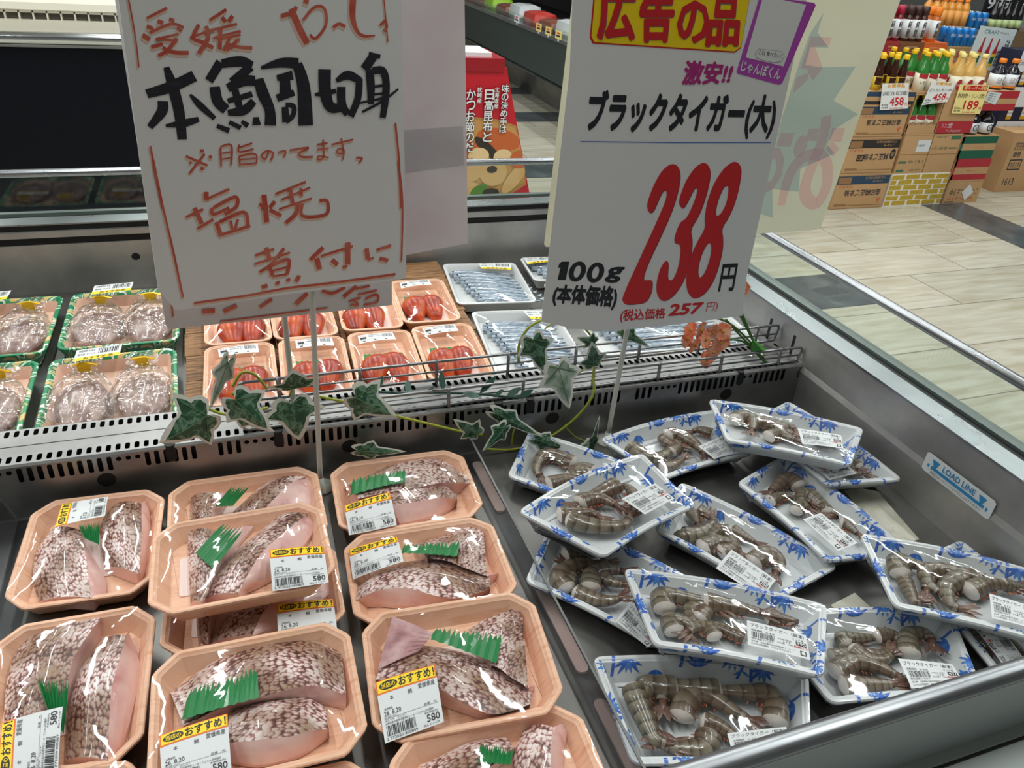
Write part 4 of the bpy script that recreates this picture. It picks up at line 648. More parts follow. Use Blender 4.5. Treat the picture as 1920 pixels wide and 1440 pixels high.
[(0.0269, -0.0122), (0.0477, 0.0067), (0.0542, 0.0277), (0.0462, 0.0415)]]},
'S4': {'lab': [(0.0081, -0.0306), (0.0789, -0.0367), (0.0801, -0.0809), (0.0091, -0.0755)],
'sh': [[(-0.1056, 0.0256), (-0.0802, 0.0223), (-0.0597, 0.004)], [(-0.0916, -0.0372), (-0.0627, -0.0391), (-0.0479, -0.0127), (-0.0459, 0.0247), (-0.0591, 0.0735)], [(-0.0301, -0.036), (-0.0214, -0.0073), (-0.003, 0.0037), (0.0167, -0.0072)], [(-0.0206, 0.0381), (-0.0162, 0.0688), (0.0014, 0.0732), (0.0202, 0.054)],
[(0.0359, -0.0086), (0.0411, 0.0293), (0.0631, 0.0215), (0.0759, -0.017)], [(-0.0786, 0.0567), (-0.0629, 0.0421), (-0.0509, 0.0294)]]},
'S5': {'lab': [(0.0158, 0.0034), (0.0861, 0.0146), (0.0859, -0.0279), (0.0212, -0.0423)],
'sh': [[(-0.0829, 0.0227), (-0.072, 0.0454), (-0.0524, 0.0354), (-0.0552, -0.0124)], [(-0.0413, 0.0462), (-0.0129, 0.0704), (0.0116, 0.0564), (0.0211, 0.025)], [(-0.0256, -0.0058), (-0.0006, 0.0217), (0.0206, 0.0133)], [(0.0428, 0.0283), (0.0611, 0.0592), (0.0754, 0.1016)], [(0.0526, 0.0153), (0.0806, 0.0325), (0.0988, 0.0288)]]},
'S6': {'lab': [(0.019, -0.0041), (0.0874, -0.0003), (0.0891, -0.0408), (0.0199, -0.0409)],
'sh': [[(-0.0625, 0.0501), (-0.0861, 0.0364), (-0.0877, 0.005), (-0.062, -0.026)], [(-0.0511, -0.0326), (-0.0536, -0.0022), (-0.0394, 0.0126)], [(-0.0417, 0.0438), (-0.0388, 0.0779), (-0.0105, 0.0813), (0.0155, 0.0568), (0.0132, 0.0269)], [(-0.0147, -0.0153), (-0.0291, 0.0167), (-0.017, 0.026)], [(0.0326, 0.0347), (0.0392, 0.0526), (0.0621, 0.0486)]]},
'S6b': {'lab': [(0.0943, -0.0036), (0.0898, -0.058), (0.0524, -0.0559), (0.0669, -0.0013)], 'sh': [[(0.053, 0.0353), (0.0591, 0.0524), (0.0885, 0.0508)], [(0.0263, 0.0327), (0.042, 0.0475), (0.0699, 0.0403)]]},
'S7': {'lab': [(0.0212, -0.0099), (0.073, -0.0133), (0.0686, -0.0518), (0.0176, -0.0525)],
'sh': [[(-0.0922, 0.0119), (-0.0803, 0.0458), (-0.0569, 0.0508), (-0.0327, 0.0451)], [(0.0211, 0.0764), (-0.0027, 0.0674), (-0.0289, 0.0392), (-0.0441, 0.0052), (-0.0497, -0.024)], [(-0.0842, 0.0007), (-0.0864, -0.0242), (-0.0727, -0.0391), (-0.0549, -0.0325)], [(0.0005, 0.0288), (-0.0227, 0.0029), (-0.0208, -0.0296), (-0.0024, -0.0325)],
[(0.0058, 0.0066), (0.0333, 0.0306), (0.0687, 0.0368)], [(0.0526, 0.0661), (0.0685, 0.0577), (0.0871, 0.0541)]]},
'S8': {'lab': [(0.0107, -0.0139), (0.0758, -0.0232), (0.076, -0.0531), (0.0068, -0.0552)],
'sh': [[(-0.0297, 0.0299), (-0.0289, 0.0474), (-0.0056, 0.0616), (0.0186, 0.0516)], [(0.0152, 0.0398), (0.0378, 0.0419), (0.04, 0.0186)], [(0.0411, 0.0073), (0.056, 0.0353), (0.0795, 0.0433), (0.0856, 0.0197), (0.0933, 0.0165)], [(-0.0652, -0.0182), (-0.0358, -0.0034), (-0.0083, -0.0126), (0.0165, -0.0347)],
[(-0.085, -0.0381), (-0.0592, -0.0442), (-0.029, -0.0455), (0.0026, -0.0443)], [(-0.0579, 0.0085), (-0.0328, 0.013), (-0.0091, 0.0093)]]},
'S9': {'lab': [(0.0388, -0.0235), (0.0927, -0.0522), (0.0859, -0.075), (0.0354, -0.0627)],
'sh': [[(-0.0826, 0.0184), (-0.0618, 0.0415), (-0.0244, 0.0507)], [(-0.0474, -0.0404), (-0.066, -0.0235), (-0.0591, 0.0101), (-0.0358, 0.0275), (-0.0163, 0.0531)], [(-0.0214, -0.0178), (-0.0311, 0.0095), (-0.0138, 0.0294), (0.0074, 0.0416)], [(-0.0323, -0.0393), (0.0025, -0.03), (0.0224, -0.0088)]]}},
'STEM': [[(-0.0597, 0.774), (-0.0455, 0.7566), (-0.0144, 0.7426), (0.0343, 0.7482)], [(-0.0109, 0.7911), (0.0034, 0.812), (0.0208, 0.8063), (0.0355, 0.781)], [(0.1046, 0.7593), (0.1544, 0.7398), (0.2199, 0.7183), (0.3254, 0.6732), (0.3673, 0.659)],
[(0.3756, 0.6284), (0.422, 0.6193), (0.4704, 0.6256), (0.5174, 0.6513), (0.5529, 0.6897), (0.5674, 0.7304), (0.564, 0.7824), (0.5539, 0.8135), (0.5236, 0.8409), (0.5043, 0.8457)], [(0.4282, 0.7788), (0.4271, 0.8129), (0.441, 0.8399), (0.4668, 0.8532)], [(0.0657, 0.7631), (0.0757, 0.7882)], [(0.4214, 0.6283), (0.4214, 0.6535), (0.4261, 0.6657)],
[(0.5174, 0.6513), (0.5408, 0.6252), (0.5718, 0.6086)], [(0.5609, 0.7624), (0.5361, 0.7429), (0.5016, 0.7474)], [(0.4688, 0.8342), (0.4813, 0.8452)]],
'TAR': {'T1': {'c': (-0.0049, -0.0312), 'lab': [(-0.041, 0.0859), (0.0271, 0.0954), (0.0277, 0.0562), (-0.0409, 0.0478)]},
'T2': {'c': (-0.0037, -0.0285), 'lab': [(-0.043, 0.0814), (0.0257, 0.0832), (0.0272, 0.0466), (-0.0436, 0.0429)]},
'T3': {'c': (0.0023, -0.0286), 'lab': [(-0.0302, 0.0868), (0.0389, 0.0912), (0.0408, 0.0504), (-0.0292, 0.0456)]},
'T4': {'c': (0.0022, -0.026), 'lab': [(-0.0377, 0.081), (0.033, 0.0915), (0.0346, 0.0498), (-0.0347, 0.0424)]},
'T5': {'c': (-0.0056, -0.0249), 'lab': [(-0.0407, 0.0806), (0.0268, 0.0898), (0.0271, 0.0524), (-0.0429, 0.0443)]},
'T6': {'c': (-0.0138, -0.0471), 'lab': None},
'T7': {'c': (-0.0023, -0.0523), 'lab': None},
'T8': {'c': (0.0073, -0.0673), 'lab': None}}}
# ---------------------------------------------------------------- floor, ceiling
def floor_mat():
    m, nt, b = newmat('pale_floor_tile')
    mp = coords(nt, 'Object', (1, 1, 1))
    br = N(nt, 'ShaderNodeTexBrick', offset=0.5); br.inputs['Scale'].default_value = 1.0
    br.inputs['Brick Width'].default_value = 0.80; br.inputs['Row Height'].default_value = 0.345; br.inputs['Mortar Size'].default_value = 0.0035
    br.inputs['Color1'].default_value = S(200, 197, 184); br.inputs['Color2'].default_value = S(186, 184, 170); br.inputs['Mortar'].default_value = S(138, 133, 122)
    nt.links.new(mp.outputs[0], br.inputs['Vector'])
    mp2 = coords(nt, 'Object', (2.2, 16, 1)); nz = N(nt, 'ShaderNodeTexNoise', i_Scale=1.6, i_Detail=5.0, i_Distortion=0.6); nt.links.new(mp2.outputs[0], nz.inputs['Vector'])
    rp = ramp(nt, [(0.3, S(222, 214, 200)), (0.7, (1, 1, 1, 1))]); nt.links.new(nz.outputs[0], rp.inputs[0])
    mu = N(nt, 'ShaderNodeMixRGB', blend_type='MULTIPLY'); mu.inputs[0].default_value = 0.9
    nt.links.new(br.outputs[0], mu.inputs[1]); nt.links.new(rp.outputs[0], mu.inputs[2]); nt.links.new(mu.outputs[0], b.inputs['Base Color'])
    b.inputs['Roughness'].default_value = 0.22
    return m
M_FLOOR = floor_mat()
M_FDARK = noisy('dark_floor_tile', [(0.3, S(58, 64, 68)), (0.6, S(78, 84, 88)), (0.8, S(104, 110, 112))], 6, 5, 0.25, 0.0, sc=(1, 1, 1))
b_ = MB(); b_.box((-8, -4, -0.05), (14, 12, 0.0)); fl = struct('floor', b_, M_FLOOR)
k = 0
for x0, y0, x1, y1 in ((2.41, 2.50, 2.81, 2.845), (4.22, 1.5, 4.57, 6.2), (1.2, 6.03, 3.2, 6.36), (1.3, 4.55, 2.9, 4.90), (1.2, 7.1, 3.0, 7.4)):
    b_ = MB(); b_.box((x0, y0, -0.04), (x1, y1, 0.002)); k += 1
    struct('trim_%d' % k, b_, M_FDARK)
M_CEIL = mat('ceiling_grey', S(158, 160, 160), 0.8)
b_ = MB(); b_.box((-8, -4, 3.0), (14, 12, 3.05)); struct('ceiling', b_, M_CEIL)
b_ = MB(); b_.box((-8, 11.9, 0), (14, 12, 3.0)); struct('wall_back', b_, mat('wall_paint', S(205, 205, 200), 0.8))

# ---------------------------------------------------------------- refrigerated island case
case = thing('refrigerated_display_case', 'stainless steel open refrigerated island case holding the packs of seafood', 'refrigerated case', (0.2, 1.05, 0))
XL, XR, YF, YD, YR = -1.3, 1.015, 0.30, 1.035, 1.825
ZD, ZT, ZW, ZG = 0.615, 0.705, 0.770, 0.865
b_ = MB(); b_.box((XL, YF, ZD - 0.02), (XR, YD + 0.002, ZD)); obj('front_deck', b_, M_DECK, case)
b_ = MB(); b_.box((XL, YD + 0.09, ZD - 0.02), (XR, YR, ZD)); obj('rear_deck', b_, M_DECK, case)
b_ = MB(); b_.box((XL, 0.33, 0.02), (XR + 0.03, YR + 0.03, ZD - 0.021)); b_.box((XL, 0.4, 0.0), (XR - 0.02, YR - 0.05, 0.03))
obj('base_cabinet', b_, mat('case_grey_paint', S(120, 126, 124), 0.4), case)
# perforated middle divider
def perf_strip(mb, P0, ux, uv, pitch, h, n, kind, mats=0):
    P0 = Vector(P0); ux = Vector(ux); uv = Vector(uv)
    def at(a, c): return tuple(P0 + ux * a + uv * c)
    for i in range(n):
        t = kind(i); x0 = i * pitch
        if t is None:
            mb.poly([at(x0, 0), at(x0 + pitch, 0), at(x0 + pitch, h), at(x0, h)], mats); continue
        a, c, cy = t
        R = []; Hh = []
        hx = pitch / 2
        for q in range(16):
            th = 2 * math.pi * q / 16
            cx_, sy_ = math.cos(th), math.sin(th); s = 1 / max(abs(cx_), abs(sy_))
            vy = sy_ * s; R.append(at(x0 + hx + cx_ * s * hx, cy + vy * (h - cy if vy > 0 else cy)))
            if c > a: px = a * math.copysign(abs(cx_) ** 0.8, cx_); py = (c - a) * (1 if sy_ > 0.05 else -1 if sy_ < -0.05 else 0) + a * math.copysign(abs(sy_) ** 0.8, sy_)
            else: px, py = a * cx_, c * sy_
            Hh.append(at(x0 + hx + px, cy + py))
        o = len(mb.v); mb.v += R + Hh
        for q in range(16): mb.face([o + q, o + (q + 1) % 16, o + 16 + (q + 1) % 16, o + 16 + q], mats)
PT = 0.01247; NP = int((XR - XL) / PT)
def kf(i):
    i = (i + 5) % 28
    if i < 10 or 13 <= i < 19 or 21 <= i < 24: return (0.0034, 0.0118, 0.020)
    if 10 <= i < 13 or 24 <= i < 28: return (0.0036, 0.0036, 0.026)
    return None
def kt(i):
    i = (i + 5) % 28
    if i < 19 or i >= 21: return (0.0034, 0.0078, 0.0120)
    return None
b_ = MB()
xs = XR - NP * PT
b_.poly([(xs, YD, ZD), (XR, YD, ZD), (XR, YD, ZT - 0.037), (xs, YD, ZT - 0.037)])
perf_strip(b_, (xs, YD, ZT - 0.037), (1, 0, 0), (0, 0, 1), PT, 0.034, NP, kf)
b_.poly([(xs, YD, ZT - 0.003), (XR, YD, ZT - 0.003), (XR, YD + 0.003, ZT), (xs, YD + 0.003, ZT)])
perf_strip(b_, (xs, YD + 0.003, ZT), (1, 0, 0), (0, 1, 0), PT, 0.024, NP, kt)
b_.poly([(xs, YD + 0.027, ZT), (XR, YD + 0.027, ZT), (XR, YD + 0.069, ZT), (xs, YD + 0.069, ZT)])
perf_strip(b_, (xs, YD + 0.069, ZT), (1, 0, 0), (0, 1, 0), PT, 0.024, NP, kt)
b_.poly([(xs, YD + 0.093, ZT), (XR, YD + 0.093, ZT), (XR, YD + 0.093, ZD), (xs, YD + 0.093, ZD)])
dv = obj('air_duct_divider', b_, M_STEEL, case)
b_ = MB(); b_.box((xs, YD + 0.012, ZD), (XR, YD + 0.085, ZT - 0.014)); obj('duct_core', b_, M_BLACK, case)
for x in (-0.546, -0.197, 0.151, 0.499, 0.851):
    b_ = MB(); b_.prism([(x + 0.0125 * math.cos(a * math.pi / 12), 0.661 + 0.0115 * math.sin(a * math.pi / 12)) for a in range(24)], 'y', YD - 0.0006, YD + 0.003)
    obj('drain_hole', b_, M_BLACK, case)
for x in (-0.107, 0.045, 0.40, 0.455, 0.875):
    b_ = MB(); b_.prism([(x + 0.0075 * math.cos(a * math.pi / 12), 0.690 + (0.007 if math.sin(a * math.pi / 12) > 0 else -0.005) + 0.0075 * math.sin(a * math.pi / 12)) for a in range(24)], 'y', YD - 0.0007, YD + 0.004)
    b_.prism(rrect(0.015, 0.016, 0.007, 4, x, YD + 0.006), 'z', ZT - 0.006, ZT + 0.0005)
    obj('shelf_slot', b_, M_BLACK, case)
b_ = MB(); b_.box((xs, YD + 0.047, ZT), (XR, YD + 0.0485, ZT + 0.0003)); obj('seam', b_, M_BLACK, case)
for x in (0.93, 0.955, 0.02, -0.02):
    b_ = MB(); b_.ball((x, YD + 0.052, ZT + 0.001), (0.005, 0.005, 0.0025)); obj('screw_head', b_, M_CHROME, case, True)
# end wall on the right with its crease
b_ = MB()
b_.prism([(XR + 0.002, ZD - 0.02), (XR, ZD), (XR - 0.004, 0.690), (XR, 0.700), (XR, ZW), (XR + 0.055, ZW), (XR + 0.055, 0.02), (XR + 0.035, 0.02), (XR + 0.035, ZD - 0.02)], 'y', 0.29, YR + 0.05)
obj('end_wall', b_, M_WALL, case)
b_ = MB(); b_.box((XR - 0.0035, 0.30, ZW), (XR + 0.040, YR + 0.05, ZW + 0.004)); obj('end_wall_cap', b_, M_RAIL, case)
b_ = MB(); b_.box((XR + 0.041, 0.28, ZW - .001), (XR + 0.056, YR + 0.06, ZW + 0.002)); obj('channel_gap', b_, M_BLACK, case)
b_ = MB(); b_.box((XR + 0.0565, 0.28, ZW - .01), (XR + 0.078, YR + 0.08, ZW + 0.007)); obj('glass_channel', b_, M_DARKGLASS, case)
for y, z0, z1 in ((1.15, 0.70, 0.745), (1.075, 0.70, 0.745)):
    b_ = MB(); b_.box((XR - 0.0008, y, z0), (XR, y + 0.006, z1)); obj('bracket_slot', b_, M_BLACK, case)
# rear wall
b_ = MB()
b_.prism([(YR, ZD - 0.02), (YR, 0.727), (YR + 0.012, 0.727), (YR + 0.012, 0.742), (YR - 0.004, 0.744), (YR - 0.004, 0.757), (YR + 0.012, 0.757), (YR + 0.012, ZW), (YR + 0.055, ZW), (YR + 0.055, 0.02), (YR + 0.035, 0.02), (YR + 0.035, ZD - 0.02)], 'x', XL, XR + 0.055)
obj('rear_wall', b_, M_WALL, case)
b_ = MB(); b_.box((XL, YR + 0.004, 0.728), (XR, YR + 0.0125, 0.742)); b_.box((XL, YR + 0.004, 0.758), (XR, YR + 0.0125, 0.769)); obj('rear_gap', b_, M_BLACK, case)
b_ = MB(); b_.box((XL, YR + 0.0, ZW), (XR + 0.0, YR + 0.045, ZW + 0.003)); obj('rear_wall_cap', b_, M_RAIL, case)
b_ = MB(); b_.box((XL, YR + 0.057, ZW), (XR + 0.078, YR + 0.072, ZW + 0.008)); obj('rear_glass_channel', b_, M_DARKGLASS, case)
b_ = MB()
b_.prism([(-0.187 + 0.009 * math.cos(a * math.pi / 10), 0.690 + 0.008 * math.sin(a * math.pi / 10)) for a in range(20)], 'y', YR - 0.0008, YR)
obj('wall_hole', b_, M_BLACK, case)
# guard glass and rails
def glass(name, a, b): q = MB(); q.box(a, b); o = obj(name, q, M_GLASS, case); o['label'] = 'clear guard glass'; return o
glass('guard_glass', (XR + 0.062, 0.29, ZW + 0.01), (XR + 0.068, YR + 0.06, ZG - 0.01))
glass('guard_glass', (XL, YR + 0.060, ZW + 0.012), (XR + 0.068, YR + 0.066, ZG - 0.01))
q_ = MB(); q_.box((XL, 0.275, ZW - 0.01), (XR + 0.068, 0.281, ZG - 0.006)); obj('front_guard_panel', q_, mat('front_panel_light_grey', S(196, 204, 201), 0.35, 0.0, coat=0.2), case)
def rail(name, a, b, r=0.011):
    q = MB(); d = (Vector(b) - Vector(a)).normalized(); side = d.cross(Vector((0, 0, 1))).normalized()
    prof = [(r * math.cos(k * math.pi / 8), (0.010 if math.sin(k * math.pi / 8) < -.01 else .006) * math.sin(k * math.pi / 8)) for k in range(16)]
    rs = [[tuple(Vector(p) + side * x + Vector((0, 0, z))) for x, z in prof] for p in (a, b)]
    q.rings(rs, 0, True, True); return smooth_by_angle(obj(name, q, M_RAIL, case), .7)
rail('handrail', (XR + 0.065, 0.285, ZG), (XR + 0.065, YR + 0.07, ZG))
rail('handrail', (XL, YR + 0.063, ZG), (XR + 0.075, YR + 0.063, ZG))
rail('handrail', (XL, 0.278, ZG), (XR + 0.075, 0.278, ZG), 0.0095)
b_ = MB(); b_.box((XL, 0.285, 0.60), (XR, 0.30, ZW)); obj('front_wall', b_, M_WALL, case)
b_ = MB(); b_.prism([(0.284, 0.02), (0.284, 0.775), (0.20, 0.77), (0.16, 0.74), (0.16, 0.62), (0.24, 0.55), (0.24, 0.02)], 'x', XL, XR + 0.055)
obj('front_panel', b_, mat('front_panel_light_grey', S(196, 204, 201), 0.35, 0.0, coat=0.2), case)
b_ = MB()
for y in (0.262, 0.225, 0.213): b_.box((XL, y, 0.7695), (XR + 0.05, y + 0.0025, 0.7755 if y > 0.25 else 0.7725))
obj('panel_groove', b_, M_BLACK, case)
# drain on deck
b_ = MB(); b_.prism([(0.742 + 0.024 * math.cos(a * math.pi / 12), 0.372 + 0.02 * math.sin(a * math.pi / 12)) for a in range(24)], 'z', ZD - 0.001, ZD + 0.0006)
obj('deck_drain', b_, M_BLACK, case)
# load line sticker
stk = MB(); M_STB = mat('sticker_blue', S(38, 132, 186), 0.45); M_STW = mat('sticker_white', S(214, 218, 218), 0.45)
PS = lambda u, v: (XR - 0.0042, 0.7235 - u * 0.132, 0.688 + v * 0.034)
def PSL(layer): return lambda u, v: (XR - 0.0042 - layer * 0.0004, 0.7235 - u * 0.132, 0.6865 + v * 0.034)
fill(stk, [[(0.03, 0), (0.97, 0), (1, .1), (1, .9), (0.97, 1), (0.03, 1), (0, .9), (0, .1)]], PSL(0), 0)
P1 = PSL(1)
for l in ([(0.06, .31), (0.94, .31), (0.94, .47), (0.06, .47)], ): fill(stk, [l], P1, 1)
P2 = PSL(2)
for cx_ in (0.16, 0.84): fill(stk, [[(cx_ - .055, .82), (cx_, .36), (cx_ + .055, .82)]], P2, 1)
for x0 in (0.105, 0.905): fill(stk, [[(x0 - 0.012, .28), (x0 + 0.012, .28), (x0 + 0.012, .5), (x0 - 0.012, .5)]], P2, 0)
put_text(stk, 'LOAD LINE', R4(.27, .55, .74, .86), P2, 1, 0.025)
put_text(stk, '商品はロードラインより下に入れてください', R4(.13, .09, .87, .25), P2, 2)
so = obj('load_line_sticker', stk, [M_STW, M_STB, mat('sticker_grey_ink', S(90, 96, 100), 0.5)], case); so['label'] = 'white and blue LOAD LINE sticker on the end wall'
# deck spacers
M_FOAMB = noisy('beige_foam', [(0.3, S(206, 204, 190)), (0.6, S(190, 186, 170)), (0.8, S(160, 156, 140))], 40, 4, 0.7, 0.0)
for nm, lab, pts in (('foam_spacer', 'long beige foam spacer on the deck beside the end wall', [(0.955, 0.640), (0.985, 0.80), (0.925, 0.79), (0.895, 0.64)]),
                     ('foam_spacer', 'small square beige foam spacer on the deck in the gap between the packs', [(0.725, 0.565), (0.775, 0.575), (0.78, 0.525), (0.735, 0.515)])):
    b_ = MB(); fill(b_, [pts], lambda x, y: (x, y, ZD + 0.006)); n0 = len(pts)
    for i in range(n0):
        a, c = pts[i], pts[(i + 1) % n0]; b_.poly([(a[0], a[1], ZD), (c[0], c[1], ZD), (c[0], c[1], ZD + 0.006), (a[0], a[1], ZD + 0.006)])
    tag(obj(nm, b_, M_FOAMB), lab, 'spacer')
# wood plank board below the roe
M_WOOD = noisy('rough_wood', [(0.3, S(70, 46, 28)), (0.45, S(122, 86, 54)), (0.58, S(158, 118, 78)), (0.72, S(84, 58, 36))], 2.0, 8, 0.7, 0.0, sc=(5, 60, 10), dist=1.6, bmp=.5)
wb = thing('wooden_plank_board', 'rough brown wooden plank board under the trays of cod roe', 'board', (0.2, 1.47, ZD))
y = 1.142
for i in range(7):
    b_ = MB(); b_.box((-0.092 + rnd.uniform(-.002, .002), y, ZD), (0.470 + i * 0.005, y + 0.093, ZD + 0.024)); y += 0.0955
    obj('plank', b_, M_WOOD, wb)
# wire guards
def wire_guard(label, y, zt, zb, x0, x1):
    t = thing('wire_guard', label, 'wire guard', (0.5, y, ZT))
    r = 0.0026; b_ = MB(); c = 0.008
    loop = [(x0 + c, y, zt), (x1 - c, y, zt), (x1 - .002, y, zt - .002), (x1, y, zt - c), (x1 - .003, y, zb + c), (x1 - .005, y, zb + .002), (x1 - .013, y, zb), (x0 + c, y, zb), (x0 + .002, y, zb + .002), (x0, y, zb + c), (x0, y, zt - c), (x0 + .002, y, zt - .002), (x0 + c, y, zt)]
    b_.tube(loop, r, 8); obj('frame_wire', b_, M_WIRE, t, True)
    n = 8
    for i in range(n):
        x = x0 + 0.06 + (x1 - x0 - 0.11) * i / (n - 1)
        b_ = MB(); b_.tube([(x, y, zt + 0.003), (x, y - 0.002, zb), (x, y - 0.001, ZT - 0.002 if y < YD + .09 else ZT)], r * 1.15, 8)
        obj('upright_wire', b_, M_WIRE, t, True)
    b_ = MB(); b_.tube([(x0 + .003, y + .003, (zt + zb) / 2 - .004), (x1 - .003, y + .003, (zt + zb) / 2 - .004)], r * .7, 6); obj('middle_wire', b_, M_WIRE, t, True)
wire_guard('chrome wire guard standing on the front edge of the divider, nearer the shrimp', 1.0475, 0.7365, 0.7075, -0.004, 1.012)
wire_guard('chrome wire guard along the back edge of the divider, before the roe', 1.122, 0.747, 0.7125, -0.004, 1.010)
# acrylic dividers
def acrylic(label, pts_side, x, foot, extra=None):
    t = thing('acrylic_divider', label, 'divider', (x, 0.7, ZD))
    b_ = MB(); b_.prism(pts_side, 'x', x, x + 0.003); obj('plate', b_, M_ACRYL, t)
    b_ = MB(); zt_ = pts_side[-1][1]; b_.box((x, pts_side[0][0], zt_ - .0008), (x + .003, pts_side[2][0], zt_ + .0008)) if abs(pts_side[2][1] - zt_) < 1e-6 else b_.box((x, pts_side[0][0], zt_ - .003), (x + .003, pts_side[0][0] + .002, zt_)); obj('polished_edge', b_, mat('acrylic_edge', S(118, 120, 118), .25), t)
    b_ = MB(); b_.box((x + 0.003, pts_side[0][0], ZD), (x + 0.003 + foot, pts_side[1][0], ZD + 0.0012)); obj('foot', b_, M_ACRYL, t)
    if extra:
        for y0, y1 in extra:
            b_ = MB(); b_.prism(rrect(0.016, y1 - y0, 0.007, 4, x + 0.014, (y0 + y1) / 2), 'z', ZD + 0.0012, ZD + 0.0045); obj('clip', b_, mat('pink_clear_clip', S(240, 206, 194), 0.2, coat=0.5, alpha=.6), t)
acrylic('clear acrylic divider between the bream packs and the shrimp packs', [(0.32, ZD), (1.028, ZD), (1.028, ZD + 0.055), (0.32, ZD + 0.055)], 0.338, 0.026, [(0.87, 1.0), (0.56, 0.72), (0.40, 0.52)])
acrylic('clear acrylic divider at the left end of the bream packs', [(0.32, ZD), (1.028, ZD), (0.985, ZD + 0.075), (0.32, ZD + 0.06)], -0.318, 0.03)
# ---------------------------------------------------------------- packs
def film_rings(outline, fz, m=0, steps=7, off=0.0):
    cx = sum(p[0] for p in outline) / len(outline); cy = sum(p[1] for p in outline) / len(outline)
    rs = []
    for k in range(steps):
        s = 1 - k / steps
        rs.append([(cx + (x - cx) * s, cy + (y - cy) * s, fz(cx + (x - cx) * s, cy + (y - cy) * s) + off) for x, y in outline])
    return rs
def tray_rings(outline, prof):
    return [[(x, y, z) for x, y in (inset(outline, d) if d else outline)] for d, z in prof]
def octo(w, d, c):
    a, b = w / 2, d / 2; r = []
    for sx, sy in ((1, 1), (-1, 1), (-1, -1), (1, -1)):
        p = [(sx * a, sy * (b - c)), (sx * (a - c * 0.12), sy * (b - c * .78)), (sx * (a - c * .78), sy * (b - c * 0.12)), (sx * (a - c), sy * b)]
        r += p if sx * sy > 0 else p[::-1]
    return r
def subdiv(pts, maxl):
    out = []
    for i in range(len(pts)):
        a, b = pts[i], pts[(i + 1) % len(pts)]; l = math.dist(a, b); n = max(1, int(math.ceil(l / maxl)))
        out += [(a[0] + (b[0] - a[0]) * k / n, a[1] + (b[1] - a[1]) * k / n) for k in range(n)]
    return out
def resample(P, n):
    P = [Vector((p[0], p[1], 0)) for p in P]
    # catmull dense then arc-length
    D_ = []
    for i in range(len(P) - 1):
        p0 = P[max(i - 1, 0)]; p1 = P[i]; p2 = P[i + 1]; p3 = P[min(i + 2, len(P) - 1)]
        for k in range(10):
            t = k / 10; D_.append(0.5 * ((2 * p1) + (p2 - p0) * t + (2 * p0 - 5 * p1 + 4 * p2 - p3) * t * t + (3 * p1 - p0 - 3 * p2 + p3) * t ** 3))
    D_.append(P[-1])
    L = [0]
    for i in range(1, len(D_)): L.append(L[-1] + (D_[i] - D_[i - 1]).length)
    out = []; j = 0
    for k in range(n):
        s = L[-1] * k / (n - 1)
        while j < len(D_) - 2 and L[j + 1] < s: j += 1
        t = (s - L[j]) / max(L[j + 1] - L[j], 1e-9); q = D_[j].lerp(D_[j + 1], min(t, 1)); out.append((q.x, q.y))
    return out

